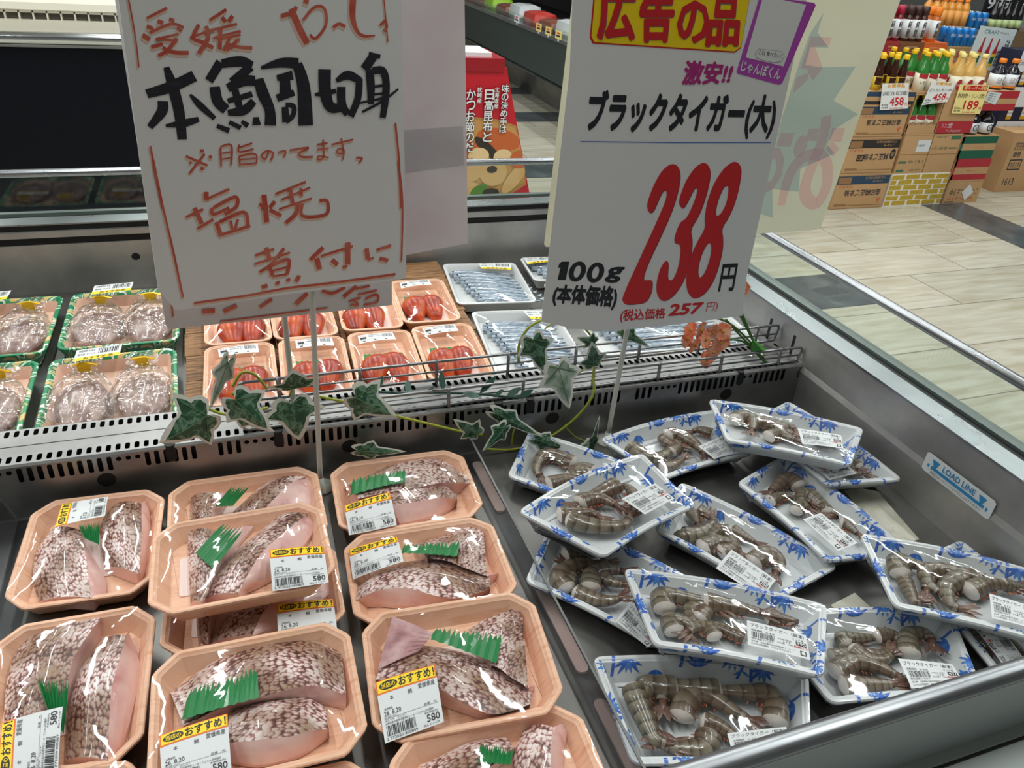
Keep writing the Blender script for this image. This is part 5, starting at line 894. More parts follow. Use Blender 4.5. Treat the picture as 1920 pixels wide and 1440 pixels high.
# price labels -------------------------------------------------
def barcode(u0, v0, u1, v1, n, seed):
    r = random.Random(seed); out = []; w = (u1 - u0) / n; x = u0
    while x < u1 - w:
        b = w * r.choice((0.5, 0.8, 1.2)); out.append([(x, v0), (x + b, v0), (x + b, v1), (x, v1)]); x += b + w * r.choice((0.5, 0.8, 1.1))
    return out
def label_obj(parent, q, fz, kind, price='580', seed=1, extra=''):
    """q: TL,TR,BR,BL in tray coordinates"""
    b_ = MB()
    def P(layer):
        def f(u, v):
            x, y = bil(q, u, v); return (x, y, fz(x, y) + 0.0007 + layer * 0.00022)
        return f
    n = 8
    b_.grid([[P(0)(i / n, j / n) for i in range(n + 1)] for j in range(n + 1)], 0)
    rect = lambda x0, y0, x1, y1, L, m, k=6: b_.grid([[P(L)(x0 + (x1 - x0) * i / k, y0 + (y1 - y0) * j / 2) for i in range(k + 1)] for j in range(3)], m)
    T = lambda s, x0, y0, x1, y1, m=3, L=2, off=0.0: put_text(b_, s, R4(x0, y0, x1, y1), P(L), m, off)
    if kind == 'fish':
        rect(0, .76, 1, 1, 1, 2); rect(.02, .785, .98, .985, 2, 1)
        fill(b_, [[(.20 + .15 * math.cos(a * math.pi / 10), .885 + .075 * math.sin(a * math.pi / 10)) for a in range(20)]], P(3), 3)
        T('当店の', .085, .835, .315, .93, 1, 4, .02); T('おすすめ！', .37, .80, .97, .97, 3, 3, .03)
        T('本', .19, .62, .25, .69); T('鯛', .49, .62, .56, .70); T('愛媛県産', .67, .65, .95, .74)
        T('消費期限', .07, .475, .21, .515); T('26. 8.20', .06, .385, .34, .465); T('保存温度５℃以下', .05, .345, .27, .372)
        rect(.05, .335, .95, .339, 2, 3)
        T('サカナヤ　マルカト', .05, .295, .42, .325); T('品番　70', .72, .345, .93, .385); T('大阪府東大阪市花園本町１－８－７じゃんぼ花園内', .05, .245, .86, .285)
        T('本体価格(円)', .70, .20, .93, .235); T(price, .73, .075, .95, .19, 3, 2, .015); T('税込 ６２６円', .66, .02, .93, .055)
        for l in barcode(.06, .075, .56, .23, 34, 3): fill(b_, [l], P(2), 3)
        T('2 772020 005809', .04, .02, .56, .06)
    elif kind == 'shrimp':
        T('ブラックタイガー（解凍）', .05, .76, .95, .92, 3, 1, .0); T('インド産', .74, .62, .93, .71)
        T('消費期限　26. 8.20', .06, .60, .45, .68)
        for l in barcode(.07, .36, .46, .58, 30, seed): fill(b_, [l], P(1), 3)
        T('保存温度５℃以下', .06, .27, .42, .34); T('100g当り(税抜)', .50, .50, .73, .56); T('２３８', .58, .42, .70, .49); T('正味量　168g', .48, .34, .74, .40)
        rect(.80, .44, .97, .60, 1, 3); T(price, .81, .455, .96, .585, 0, 2, .02); T('税込価格４２７円', .76, .33, .98, .42, 4, 1, .02)
        T('加工者　大阪府東大阪市花園本町１－８－７', .06, .17, .76, .23); T('じゃんぼ花園内　サカナヤマルカト', .06, .07, .70, .14); rect(.85, .08, .95, .26, 1, 3, 1); rect(.87, .11, .93, .23, 2, 0, 1)
    elif kind == 'roe':
        T('たらこ', .05, .72, .22, .93, 4); T('辛子明太子 国内加工', .28, .76, .62, .92); T('消費期限 26. 8.23', .28, .55, .62, .70); rect(.05, .42, .22, .66, 1, 3, 1)
        for l in barcode(.66, .45, .95, .90, 22, seed): fill(b_, [l], P(1), 3)
        for x in (.1, .4, .7): rect(x, .10, x + .07, .20, 1, 3, 1)
        T('加工者 サカナヤマルカト', .05, .26, .6, .36)
    else:
        rect(0, 0, 1, .28, 1, 1); T('おすすめ品', .2, .04, .85, .24, 3, 2, .02)
        T('消費期限 26. 8.20', .06, .72, .42, .92)
        for l in barcode(.5, .45, .95, .92, 22, seed): fill(b_, [l], P(1), 3)
        T('国内産 １パック', .06, .42, .44, .60)
    o = obj('price_label', b_, LABM, parent); o['label'] = {'fish': 'white price label with a yellow recommendation band', 'shrimp': 'white price label with barcode', 'roe': 'white price label with barcode'}.get(kind, 'white price label with a yellow band')
    return o
def baran(parent, q, fz, seed=0, name='green_garnish_leaf'):
    """serrated plastic leaf sheet: q TL,TR,BR,BL; teeth along the top"""
    r = random.Random(seed); b_ = MB(); n = 15
    P = lambda u, v: (lambda x, y: (x, y, fz(x, y)))(*bil(q, u, min(v, 1.0)))
    base = [P(i / n, 0) for i in range(n + 1)]; mid = [P(i / n, .62 + .12 * math.sin(i)) for i in range(n + 1)]
    mid = [(x, y, z + (0.0015 if i % 2 else -0.0015)) for i, (x, y, z) in enumerate(mid)]
    base = [(x, y, z - 0.001 + (0.001 if i % 2 else -0.001)) for i, (x, y, z) in enumerate(base)]
    b_.grid([base, mid])
    for i in range(n):
        a, c = mid[i], mid[i + 1]; t = P((i + .5) / n + r.uniform(-.02, .03), .86 + r.uniform(0, .14)); b_.add([a, c, (t[0], t[1], t[2] + .001)], [(0, 1, 2)])
    return obj(name, b_, M_BARAN, parent)

def fillet(parent, L, Rr, B, seed=0, hz=(-.013, .004, -.016), bulge=.006):
    n, m, kf_ = 16, 9, 4
    L = resample(L, n); Rr = resample(Rr, n); B = resample(B, n)
    rows = []; uvs = []
    base_z = -.0215
    r = random.Random(seed); ph = r.uniform(0, 6)
    for i in range(n):
        u = i / (n - 1); tp = 0.72 + 0.28 * math.sin(math.pi * min(max(u, .06), .94)) ** 0.5
        row = []; uv = []
        for j in range(m):
            t = j / (m - 1)
            x = L[i][0] + (Rr[i][0] - L[i][0]) * t; y = L[i][1] + (Rr[i][1] - L[i][1]) * t
            z = hz[0] + (hz[1] - hz[0]) * t ** 0.8 + bulge * math.sin(math.pi * t) + .0012 * math.sin(u * 9 + ph)
            z = base_z + (z - base_z) * tp
            row.append((x, y, z)); uv.append((u * math.dist(L[0], L[-1]) + seed * .173, t * max(.02, math.dist(L[i], Rr[i])) + seed * .37))
        rows.append(row); uvs.append(uv)
    b_ = MB(); b_.grid(rows, 0, uvs)
    fr = []
    for i in range(n):
        a = rows[i][-1]; row = []
        for j in range(kf_ + 1):
            t = j / kf_
            x = a[0] + (B[i][0] - a[0]) * t; y = a[1] + (B[i][1] - a[1]) * t; z = a[2] + (hz[2] - a[2]) * t ** 1.4 - (.0006 if j == 1 else 0) + .001 * math.sin(i * 1.7 + j * 2 + ph) * (1 if 0 < j < kf_ else 0)
            row.append((x, y, z))
        fr.append(row)
    b_.grid(fr, 1)
    # skirts
    sk = [[p[0] for p in rows], [(p[0][0], p[0][1], base_z) for p in rows]]; b_.grid([sk[1], sk[0]], 0)
    b_.grid([[p[-1] for p in fr], [(p[-1][0], p[-1][1], base_z) for p in fr]], 1)
    for e in (0, -1):
        top = rows[e] + fr[e][1:]; b_.grid([top, [(x, y, base_z) for x, y, z in top]], 1)
    return obj('fish_fillet', b_, [M_SKIN, M_FLESH], parent, True)

PEACH_PROF = [(.018, -.031), (.004, -.008), (.0, -.004), (.0, -.001), (.0015, .0), (.005, .0), (.0065, -.0015), (.009, -.003), (.012, -.010), (.020, -.0225)]
M_FIN = noisy('pink_tail_fin', [(0.3, S(206, 170, 168)), (0.55, S(176, 128, 130)), (0.75, S(136, 88, 92))], 40, 3, .35, .4)
def bream_pack(key, label, price='580'):
    e = D['FISH'][key]; w, d = e['d']
    t = thing('sea_bream_pack', label, 'fish pack', M=pose(D['POSE'][key]), group='packs of sea bream fillets')
    out = octo(w, d, .028)
    b_ = MB(); b_.rings(tray_rings(out, PEACH_PROF), 0, True, True); smooth_by_angle(obj('tray', b_, M_PEACH, t), .5)
    dome = .013
    fz = lambda x, y: .0012 + dome * max(0, 1 - (2 * x / w) ** 2) ** .7 * max(0, 1 - (2 * y / d) ** 2) ** .7
    b_ = MB(); b_.rings(film_rings(inset(subdiv(out, .02), .0015), fz), 0, False, True)
    f_ = obj('cling_film', b_, M_FILM, t, True); f_['label'] = 'clear shiny cling film'
    b_ = MB(); b_.prism(rrect(w * .62, d * .42, .004, 2, -.01, .0), 'z', -.0224, -.0212); obj('absorbent_pad', b_, M_PAD, t)
    rr = random.Random(hash(key) % 1000 if False else sum(map(ord, key)))
    fl_ = e.get('fil')
    if not fl_:
        s = 1 if w > d else -1
        fl_ = [([(-w * .36, d * .2), (0, d * .32), (w * .36, d * .22)], [(-w * .36, d * .02), (0, d * .06), (w * .36, d * .04)], [(-w * .36, -d * .02), (0, d * .02), (w * .36, d * .0)]),
               ([(-w * .34, -d * .06), (0, -d * .03), (w * .34, -d * .08)], [(-w * .34, -d * .24), (0, -d * .22), (w * .34, -d * .26)], [(-w * .34, -d * .34), (0, -d * .32), (w * .34, -d * .34)])]
    for i, (L, Rr, B) in enumerate(fl_): fillet(t, L, Rr, B, sum(map(ord, key)) % 17 + i * 3.1)
    if e.get('bar'): baran(t, e['bar'], lambda x, y: fz(x, y) - .0032, sum(map(ord, key)))
    if e.get('tail'):
        tl = e['tail']; b_ = MB(); n = 12
        top = [(tl[0][0] + (tl[1][0] - tl[0][0]) * i / n, tl[0][1] + (tl[1][1] - tl[0][1]) * i / n, .004 + (.0008 if i % 2 else -.0008)) for i in range(n + 1)]
        bot = [(tl[3][0] + (tl[2][0] - tl[3][0]) * i / n, tl[3][1] + (tl[2][1] - tl[3][1]) * i / n, .002 + (.0005 if i % 2 else -.0005)) for i in range(n + 1)]
        b_.grid([bot, [(p[0] * .5 + q[0] * .5, p[1] * .5 + q[1] * .5, .004) for p, q in zip(bot, top)], top]); obj('tail_fin', b_, M_FIN, t)
    if e.get('lab'): label_obj(t, e['lab'], fz, 'fish', price)
    return t
for k_, l_ in (('F1', 'bream pack at the back of the left column, label sideways at its top'), ('F2', 'bream pack at the front of the left column, label sideways at its lower left'),
    ('F3', 'bream tray showing only its back rim, bottom edge below the left column'), ('F4', 'bream pack at the back of the middle column, half covered, no label showing'),
    ('F5', 'bream pack stacked on two others in the middle column, label at its lower right'), ('F6', 'bream pack mostly hidden under the stacked one in the middle column, label strip showing'),
    ('F7', 'bream pack at the front of the middle column, label at its lower left'), ('F8', 'bream tray showing only its back rim, bottom edge below the middle column'),
    ('F9', 'bream pack at the back of the right column, next to the sign pole'), ('F10', 'second bream pack from the back in the right column, label at upper left'),
    ('F11', 'third bream pack from the back in the right column, fillet with a tail fin'), ('F12', 'bream pack at the front of the right column, cut off by the bottom edge')):
    bream_pack(k_, l_)

# ---------------- shrimp packs
def fan_outline():
    a, b, h, bo, bi, r = .26, .19, .135, .012, .006, .013
    def arc(p, q, bow, n):
        p = Vector(p); q = Vector(q); d = q - p; nn = Vector((d.y, -d.x)).normalized()
        return [p.lerp(q, k / n) + nn * (bow * math.sin(math.pi * k / n)) for k in range(n + 1)]
    c = [(b / 2, -h / 2), (a / 2, h / 2), (-a / 2, h / 2), (-b / 2, -h / 2)]
    edges = [arc(c[0], c[1], 0.0, 10), arc(c[1], c[2], bo, 20), arc(c[2], c[3], 0.0, 10), arc(c[3], c[0], -bi, 16)]
    out = []
    for i, e in enumerate(edges):
        pv = edges[i - 1]; p = Vector(e[0])
        d0 = (Vector(pv[-2]) - p).normalized(); d1 = (Vector(e[1]) - p).normalized()
        s = p + d0 * r; t_ = p + d1 * r
        for k in range(5):
            u = k / 4; q = s * (1 - u) ** 2 + p * 2 * u * (1 - u) + t_ * u * u; out.append((q.x, q.y))
        for q in e[1:-1]:
            if (q - p).length > r * 1.05 and (q - Vector(e[-1])).length > r * 1.05: out.append((q.x, q.y))
    return out
FAN = fan_outline()
FAN_PROF = [(.024, -.031), (.010, -.015), (.001, -.006), (.0, -.003), (.001, -.0005), (.003, .0), (.0055, .0), (.007, -.0012), (.0095, -.0012), (.0105, -.003), (.015, -.012), (.0225, -.0225), (.026, -.0235)]
FRINGS = tray_rings(FAN, FAN_PROF)
# decals in (s along outline 0..1, t across profile) space
FLEN = [0]
for i in range(len(FAN)): FLEN.append(FLEN[-1] + math.dist(FAN[i], FAN[(i + 1) % len(FAN)]))
PL = [0]
for i in range(1, len(FAN_PROF)): PL.append(PL[-1] + math.dist(FAN_PROF[i - 1], FAN_PROF[i]))
def fan_pt(s, t, off=.0003):
    """s metres along outline, t metres along profile from the outside foot"""
    s %= FLEN[-1]; n = len(FAN); j = 0
    while FLEN[j + 1] < s: j += 1
    a = (s - FLEN[j]) / (FLEN[j + 1] - FLEN[j])
    t = min(max(t, 0), PL[-1] - 1e-6); k = 0
    while PL[k + 1] < t: k += 1
    c = (t - PL[k]) / (PL[k + 1] - PL[k])
    def pt(rr): return Vector(rr[j]).lerp(Vector(rr[(j + 1) % n]), a)
    p0, p1 = pt(FRINGS[k]), pt(FRINGS[k + 1]); p = p0.lerp(p1, c)
    e = (Vector(FRINGS[k][(j + 1) % n]) - Vector(FRINGS[k][j])); nn = e.cross(p1 - p0).normalized()
    return tuple(p + nn * off * (1 if nn.z > -0.2 else 1))
T_RIM = PL[5]; T_IN = PL[9]; T_FLOOR = PL[-1]
def fan_pattern(mb):
    r = random.Random(5)
    def leaf(s, t, ang, l, w, m):
        n = 7; ca, sa = math.cos(ang), math.sin(ang); c = []; lft = []; rgt = []
        for k in range(n + 1):
            u = k / n; hw = w * math.sin(math.pi * u ** .75) * .5 + .0001
            lft.append(fan_pt(s + ca * l * u - sa * hw, t + sa * l * u + ca * hw)); rgt.append(fan_pt(s + ca * l * u + sa * hw, t + sa * l * u - ca * hw)); c.append(fan_pt(s + ca * l * u, t + sa * l * u, .0004))
        mb.grid([lft, c, rgt], m)
    def bar(s, t0, t1, w, sl, m):
        n = 10; mb.grid([[fan_pt(s - w / 2 + sl * k / n, t0 + (t1 - t0) * k / n) for k in range(n + 1)], [fan_pt(s + w / 2 + sl * k / n, t0 + (t1 - t0) * k / n) for k in range(n + 1)]], m)
    tot = FLEN[-1]; spots = [0.02, .075, .135, .20, .27, .335, .395, .46, .515, .585, .65, .71, .775, .84, .90, .955]
    for i, f in enumerate(spots):
        s = f * tot + r.uniform(-.006, .006); t0 = T_RIM + r.choice((-.006, .004, .012, .018))
        dn = 1 if i % 3 else -1
        for a in (-62, -36, -12, 12, 38, 64)[:5 if i % 2 else 6]:
            leaf(s, t0, math.radians(90 * dn + a), .016 + .007 * r.random(), .0048, 2 if abs(a) > 30 else 1)
        if i % 2 == 0:
            bar(s + .016, T_RIM - .008, T_RIM + r.choice((.014, .024)), .0042, r.uniform(-.006, .006), 2)
        if i % 4 == 1:
            bar(s - .014, T_RIM + .002, T_RIM + .022, .0036, .007, 2); leaf(s - .012, T_RIM + .012, math.radians(30), .012, .003, 1); leaf(s - .012, T_RIM + .012, math.radians(150), .012, .003, 1)
def shrimp(parent, sp, seed):
    r = random.Random(seed)
    P = resample(sp, 22) if len(sp) > 2 else resample([sp[0], ((sp[0][0] + sp[1][0]) / 2 + .004, (sp[0][1] + sp[1][1]) / 2 + .004), sp[1]], 22)
    L = sum(math.dist(P[i], P[i + 1]) for i in range(21))
    r0 = min(.0122, max(.0090, L * .17)); n = 14
    # inner side of the bend
    area = sum((P[i + 1][0] - P[i][0]) * (P[i + 2][1] - P[i + 1][1]) - (P[i + 1][1] - P[i][1]) * (P[i + 2][0] - P[i + 1][0]) for i in range(20))
    side = 1 if area > 0 else -1
    rows = []; uvs = []
    nb = 19
    lift = r.uniform(0, .005)
    for i in range(nb):
        u = i / (nb - 1); rad = r0 * (1.04 - .60 * u ** 1.25) * (.92 if i == 0 else 1)
        seg = (u * 6) % 1; rad *= 1.0 + .05 * (1 - seg) - .02
        tx, ty = P[min(i + 1, 21)][0] - P[max(i - 1, 0)][0], P[min(i + 1, 21)][1] - P[max(i - 1, 0)][1]; l = math.hypot(tx, ty) or 1
        nx, ny = -ty / l * side, tx / l * side   # towards the belly
        row = []; uv = []
        for j in range(n + 1):
            a = 2 * math.pi * j / n
            ox = math.cos(a) * rad * 1.22; oz = math.sin(a) * rad * .92
            row.append((P[i][0] + nx * ox, P[i][1] + ny * ox, -.0225 + r0 * .95 + lift + oz)); uv.append((u, .5 - .5 * math.cos(a)))
        rows.append(row); uvs.append(uv)
    b_ = MB(); b_.grid(rows, 0, uvs)
    # head cut
    c = rows[0]; tx, ty = P[0][0] - P[1][0], P[0][1] - P[1][1]; l = math.hypot(tx, ty) or 1
    cen = (P[0][0] + tx / l * r0 * .55, P[0][1] + ty / l * r0 * .55, c[0][2] + .001); o = len(b_.v); b_.v += [cen] + [tuple(Vector(p) * .55 + Vector(cen) * .45 + Vector((tx / l, ty / l, 0)) * r0 * .12) for p in c[:-1]] + c[:-1]
    for j in range(n):
        b_.face([o, o + 1 + j, o + 1 + (j + 1) % n], 1); b_.face([o + 1 + j, o + 1 + n + j, o + 1 + n + (j + 1) % n, o + 1 + (j + 1) % n], 1)
    sh = obj('shrimp', b_, [M_SHRIMP, M_SHMEAT], parent, True)
    # tail fan
    i = nb - 1; tx, ty = P[21][0] - P[i][0], P[21][1] - P[i][1]; l = math.hypot(tx, ty) or 1; tx /= l; ty /= l
    z0 = -.0225 + r0 * .95 + lift; b_ = MB(); tl = max(.016, r0 * 1.9)
    b_.tube([(P[i][0], P[i][1], z0), (P[i][0] + tx * tl * .5, P[i][1] + ty * tl * .5, z0), (P[i][0] + tx * tl * .8, P[i][1] + ty * tl * .8, z0)], [r0 * .45, r0 * .34, r0 * .08], 8)
    for a in (-34, -14, 14, 34):
        ca, sa = math.cos(math.radians(a)), math.sin(math.radians(a)); dx, dy = tx * ca - ty * sa, tx * sa + ty * ca
        bx, by = P[i][0] + tx * .002, P[i][1] + ty * .002; w = tl * .17
        q = []
        for k in range(6):
            u = k / 5; hw = w * math.sin(math.pi * (u * .82 + .12)); q.append((u, hw))
        zz = z0 + (.0014 if abs(a) < 20 else -.0006)
        rw = [[(bx + dx * tl * u * 1.15 + s * -dy * hw, by + dy * tl * u * 1.15 + s * dx * hw, zz + .001 * (1 - abs(s)) + .002 * u) for u, hw in q] for s in (-1, 0, 1)]
        b_.grid(rw)
    obj('tail_fan', b_, M_SHTAIL, sh, True)
    b_ = MB()
    for k in range(7):
        i = 1 + int(k * 1.9); tx, ty = P[i + 1][0] - P[i - 1][0], P[i + 1][1] - P[i - 1][1]; l = math.hypot(tx, ty) or 1
        nx, ny = -ty / l * side, tx / l * side; rad = r0 * (1 - .4 * i / 18)
        p0 = Vector((P[i][0] + nx * rad * .8, P[i][1] + ny * rad * .8, z0 - r0 * .35)); q0 = Vector((nx, ny, 0)) * rad * .75 + Vector((tx / l, ty / l, 0)) * rad * r.uniform(.1, .6) + Vector((0, 0, -.001 + r.uniform(-.001, .003)))
        b_.tube([p0, p0 + q0 * .6 + Vector((0, 0, .001)), p0 + q0], [.0013, .0011, .0005], 5)
    obj('swimming_legs', b_, M_SHLEG, sh, True)
def fan_half(y): t = (y + .0675) / .135; return .095 + (.13 - .095) * min(max(t, 0), 1)
_pat = MB(); fan_pattern(_pat)
_tray = MB(); _tray.rings(FRINGS, 0, True, True)
_o = len(_tray.v); _tray.v += _pat.v
for f, m_ in zip(_pat.f, _pat.m): _tray.face([i + _o for i in f], m_)
_tray_me = None
def shrimp_pack(key, label, price):
    global _tray_me
    e = D['SHR'][key]; t = thing('shrimp_pack', label, 'shrimp pack', M=pose(D['POSE'][key]), group='packs of thawed black tiger shrimp')
    if _tray_me is None:
        o = smooth_by_angle(obj('tray', _tray, [M_WHITE, M_BLUE, M_BLUED], t), .6); _tray_me = o
    else:
        o = _tray_me.copy(); COL.objects.link(o); o.parent = t
    o['label'] = 'white foam tray printed with blue bamboo'
    dome = .007
    fz = lambda x, y: .0012 + dome * max(0, 1 - (x / fan_half(y)) ** 2) ** .7 * max(0, 1 - (y / .074) ** 2) ** .7
    b_ = MB(); b_.rings(film_rings(inset(FAN, .002), fz), 0, False, True); f_ = obj('cling_film', b_, M_FILM, t, True); f_['label'] = 'clear shiny cling film'
    sh = e['sh']
    if not sh: sh = [[(-.05, .02), (-.02, .035), (.02, .03), (.04, 0)], [(-.03, -.03), (.0, -.01), (.04, -.03)]]
    rq = random.Random(sum(map(ord, key)) + 5)
    if len(sh) < 7 and e['sh']:
        mx = sum(p[0] for q in sh for p in q) / sum(len(q) for q in sh); my = sum(p[1] for q in sh for p in q) / sum(len(q) for q in sh); sh = list(sh)
        for k in range(2):
            cx, cy, a, l = mx + rq.uniform(-.035, .03), my + rq.uniform(-.02, .02), rq.uniform(0, 6.28), .026
            sh.append([(cx - l * math.cos(a), cy - l * math.sin(a)), (cx - .5 * l * math.cos(a + .9), cy - .5 * l * math.sin(a + .9)), (cx + .4 * l * math.cos(a - .5), cy + .4 * l * math.sin(a - .5)), (cx + l * math.cos(a + .5), cy + l * math.sin(a + .5))])
    ok = lambda p: (max(min(p[0], fan_half(p[1]) - .038), -fan_half(p[1]) + .038), max(min(p[1], .038), -.038))
    for i, s in enumerate(sh): shrimp(t, [ok(p) for p in s], sum(map(ord, key)) + i)
    if e.get('lab'): label_obj(t, e['lab'], fz, 'shrimp', price, sum(map(ord, key)))
for k_, l_, p_ in (('S1', 'shrimp pack at the front of the pile, curled shrimp in clear view', '401'), ('S2', 'shrimp pack lying on top in the lower middle, long streak of light on it', '395'),
    ('S3', 'shrimp pack lying on top at the left, pointing toward the acrylic divider', '392'), ('S4', 'shrimp pack lying diagonally in the centre of the pile, partly under two others', '388'),
    ('S5', 'shrimp pack lying on top at the back right of the pile below the flowers', '402'), ('S6', 'shrimp pack slanting down to the right, beside the long foam spacer', '415'),
    ('S6b', 'shrimp pack under the back right one, its point toward the end wall', '399'), ('S13', 'shrimp pack at the left back of the pile, under the hanging ivy', '391'),
    ('S14', 'shrimp pack at the back, before the foot of the price sign pole', '405'), ('S9', 'shrimp pack against the acrylic divider with two other packs lying on it', '410'),
    ('S7', 'shrimp pack lying on top at the right edge, below the load line sticker', '420'), ('S8', 'shrimp pack at the lower right, its front edge hidden by the handrail', '437'),
    ('S11', 'shrimp pack along the end wall under the right one, label upside down', '427')):
    shrimp_pack(k_, l_, p_)

# ---------------- cod roe packs
ROE_PROF = [(.014, -.026), (.003, -.006), (0, -.003), (0, -.001), (.0012, 0), (.004, 0), (.005, -.0012), (.0075, -.0015), (.009, -.004), (.017, -.0205)]
ROE_OUT = rrect(.125, .215, .022, 6)
def roe_pack(key, label):
    e = D['TAR'][key]; t = thing('cod_roe_pack', label, 'cod roe pack', M=pose(D['POSE'][key]), group='packs of cod roe')
    b_ = MB(); b_.rings(tray_rings(ROE_OUT, ROE_PROF), 0, True, True); smooth_by_angle(obj('tray', b_, M_PEACH, t), .6)
    fz = lambda x, y: .0012 + .012 * max(0, 1 - (x / .0625) ** 2) ** .8 * max(0, 1 - (y / .1075) ** 2) ** .8
    b_ = MB(); b_.rings(film_rings(inset(subdiv(ROE_OUT, .02), .0015), fz), 0, False, True); f_ = obj('cling_film', b_, M_FILM, t, True); f_['label'] = 'clear shiny cling film'
    b_ = MB(); b_.prism(rrect(.082, .125, .006, 3, .0, -.02), 'z', -.0204, -.0190); obj('absorbent_pad', b_, M_PAD, t)
    cx, cy = e['c']; cx = max(min(cx, .012), -.012); cy = max(min(cy, .02), -.045); r = random.Random(sum(map(ord, key)) * 3)
    for s in (-1, 1):
        b_ = MB(); rs = []; n = 16; tilt = r.uniform(-.25, .25)
        for i in range(15):
            u = i / 14; rad = .0255 * math.sin(math.pi * (.06 + .88 * u)) ** .62 * (1 + .12 * math.sin(u * 5 + s))
            yy = .047 - .094 * u; xx = s * (.0200 - .005 * (1 - u) ** 2) + tilt * yy * .5 + .002 * math.sin(u * 6)
            ring = []
            for j in range(n):
                a = 2 * math.pi * j / n; q = 1 + .05 * noise.noise(Vector((cx + u * 5, a, s * 3 + sum(map(ord, key)))))
                ring.append((cx + xx + rad * q * 1.0 * math.cos(a), cy + yy, -.019 + .0150 * (rad / .0255) + rad * q * .72 * math.sin(a)))
            rs.append(ring)
        b_.rings(rs, 0, True, True); obj('roe_sac', b_, M_ROE, t, True)
    baran(t, [(cx - .036, cy + .050), (cx + .040, cy + .046), (cx + .034, cy + .028), (cx - .034, cy + .030)][::1] if False else [(cx + .038, cy + .018), (cx - .038, cy + .020), (cx - .034, cy + .052), (cx + .040, cy + .048)], lambda x, y: -.004, sum(map(ord, key)))
    if e['lab']: label_obj(t, e['lab'], fz, 'roe', '', sum(map(ord, key)))
for k_, l_ in (('T1', 'cod roe pack at the right end of the front row, beside the silver fish'), ('T2', 'second cod roe pack from the right in the front row, behind the wire guard'), ('T3', 'cod roe pack in the front row behind the two sign poles'),
    ('T4', 'cod roe pack at the left end of the front row, beside the squid'), ('T5', 'cod roe pack at the right end of the back row, clear of the signs'), ('T6', 'cod roe pack in the back row, second from the right, partly behind the signs'),
    ('T7', 'cod roe pack in the back row, second from the left, half behind the signs'), ('T8', 'cod roe pack at the left end of the back row, half behind the signs')):
    roe_pack(k_, l_)

# ---------------- squid packs
def squid_tray_mat():
    m, nt, b = newmat('green_gold_print_tray')
    mp = coords(nt, 'Object', (16, 16, 16)); n1 = N(nt, 'ShaderNodeTexNoise', i_Scale=1.1, i_Detail=1.0, i_Distortion=1.5); nt.links.new(mp.outputs[0], n1.inputs['Vector'])
    rp = ramp(nt, [(0.0, S(206, 176, 120)), (0.38, S(24, 128, 84)), (0.50, S(222, 230, 214)), (0.54, S(60, 150, 96)), (0.6, S(212, 184, 120)), (0.68, S(232, 206, 190))], 'CONSTANT')
    nt.links.new(n1.outputs[0], rp.inputs[0])
    nt.links.new(rp.outputs[0], b.inputs['Base Color']); b.inputs['Roughness'].default_value = .35; b.inputs['Coat Weight'].default_value = .3
    return m
M_SQT = squid_tray_mat()
M_SQUID = noisy('squid_flesh', [(0.3, S(182, 160, 150)), (0.5, S(150, 122, 112)), (0.66, S(118, 88, 84)), (0.75, S(92, 62, 62))], 30, 6, .3, .3)
M_PINKIN = mat('tray_inside_peach', S(228, 190, 168), .4)
M_TIE = mat('gold_twist_tie', S(232, 190, 40), .3, .5)
SQ_PROF = [(.016, -.034), (.003, -.010), (0, -.004), (0, -.001), (.001, 0), (.006, 0), (.008, -.002), (.011, -.006), (.020, -.027)]
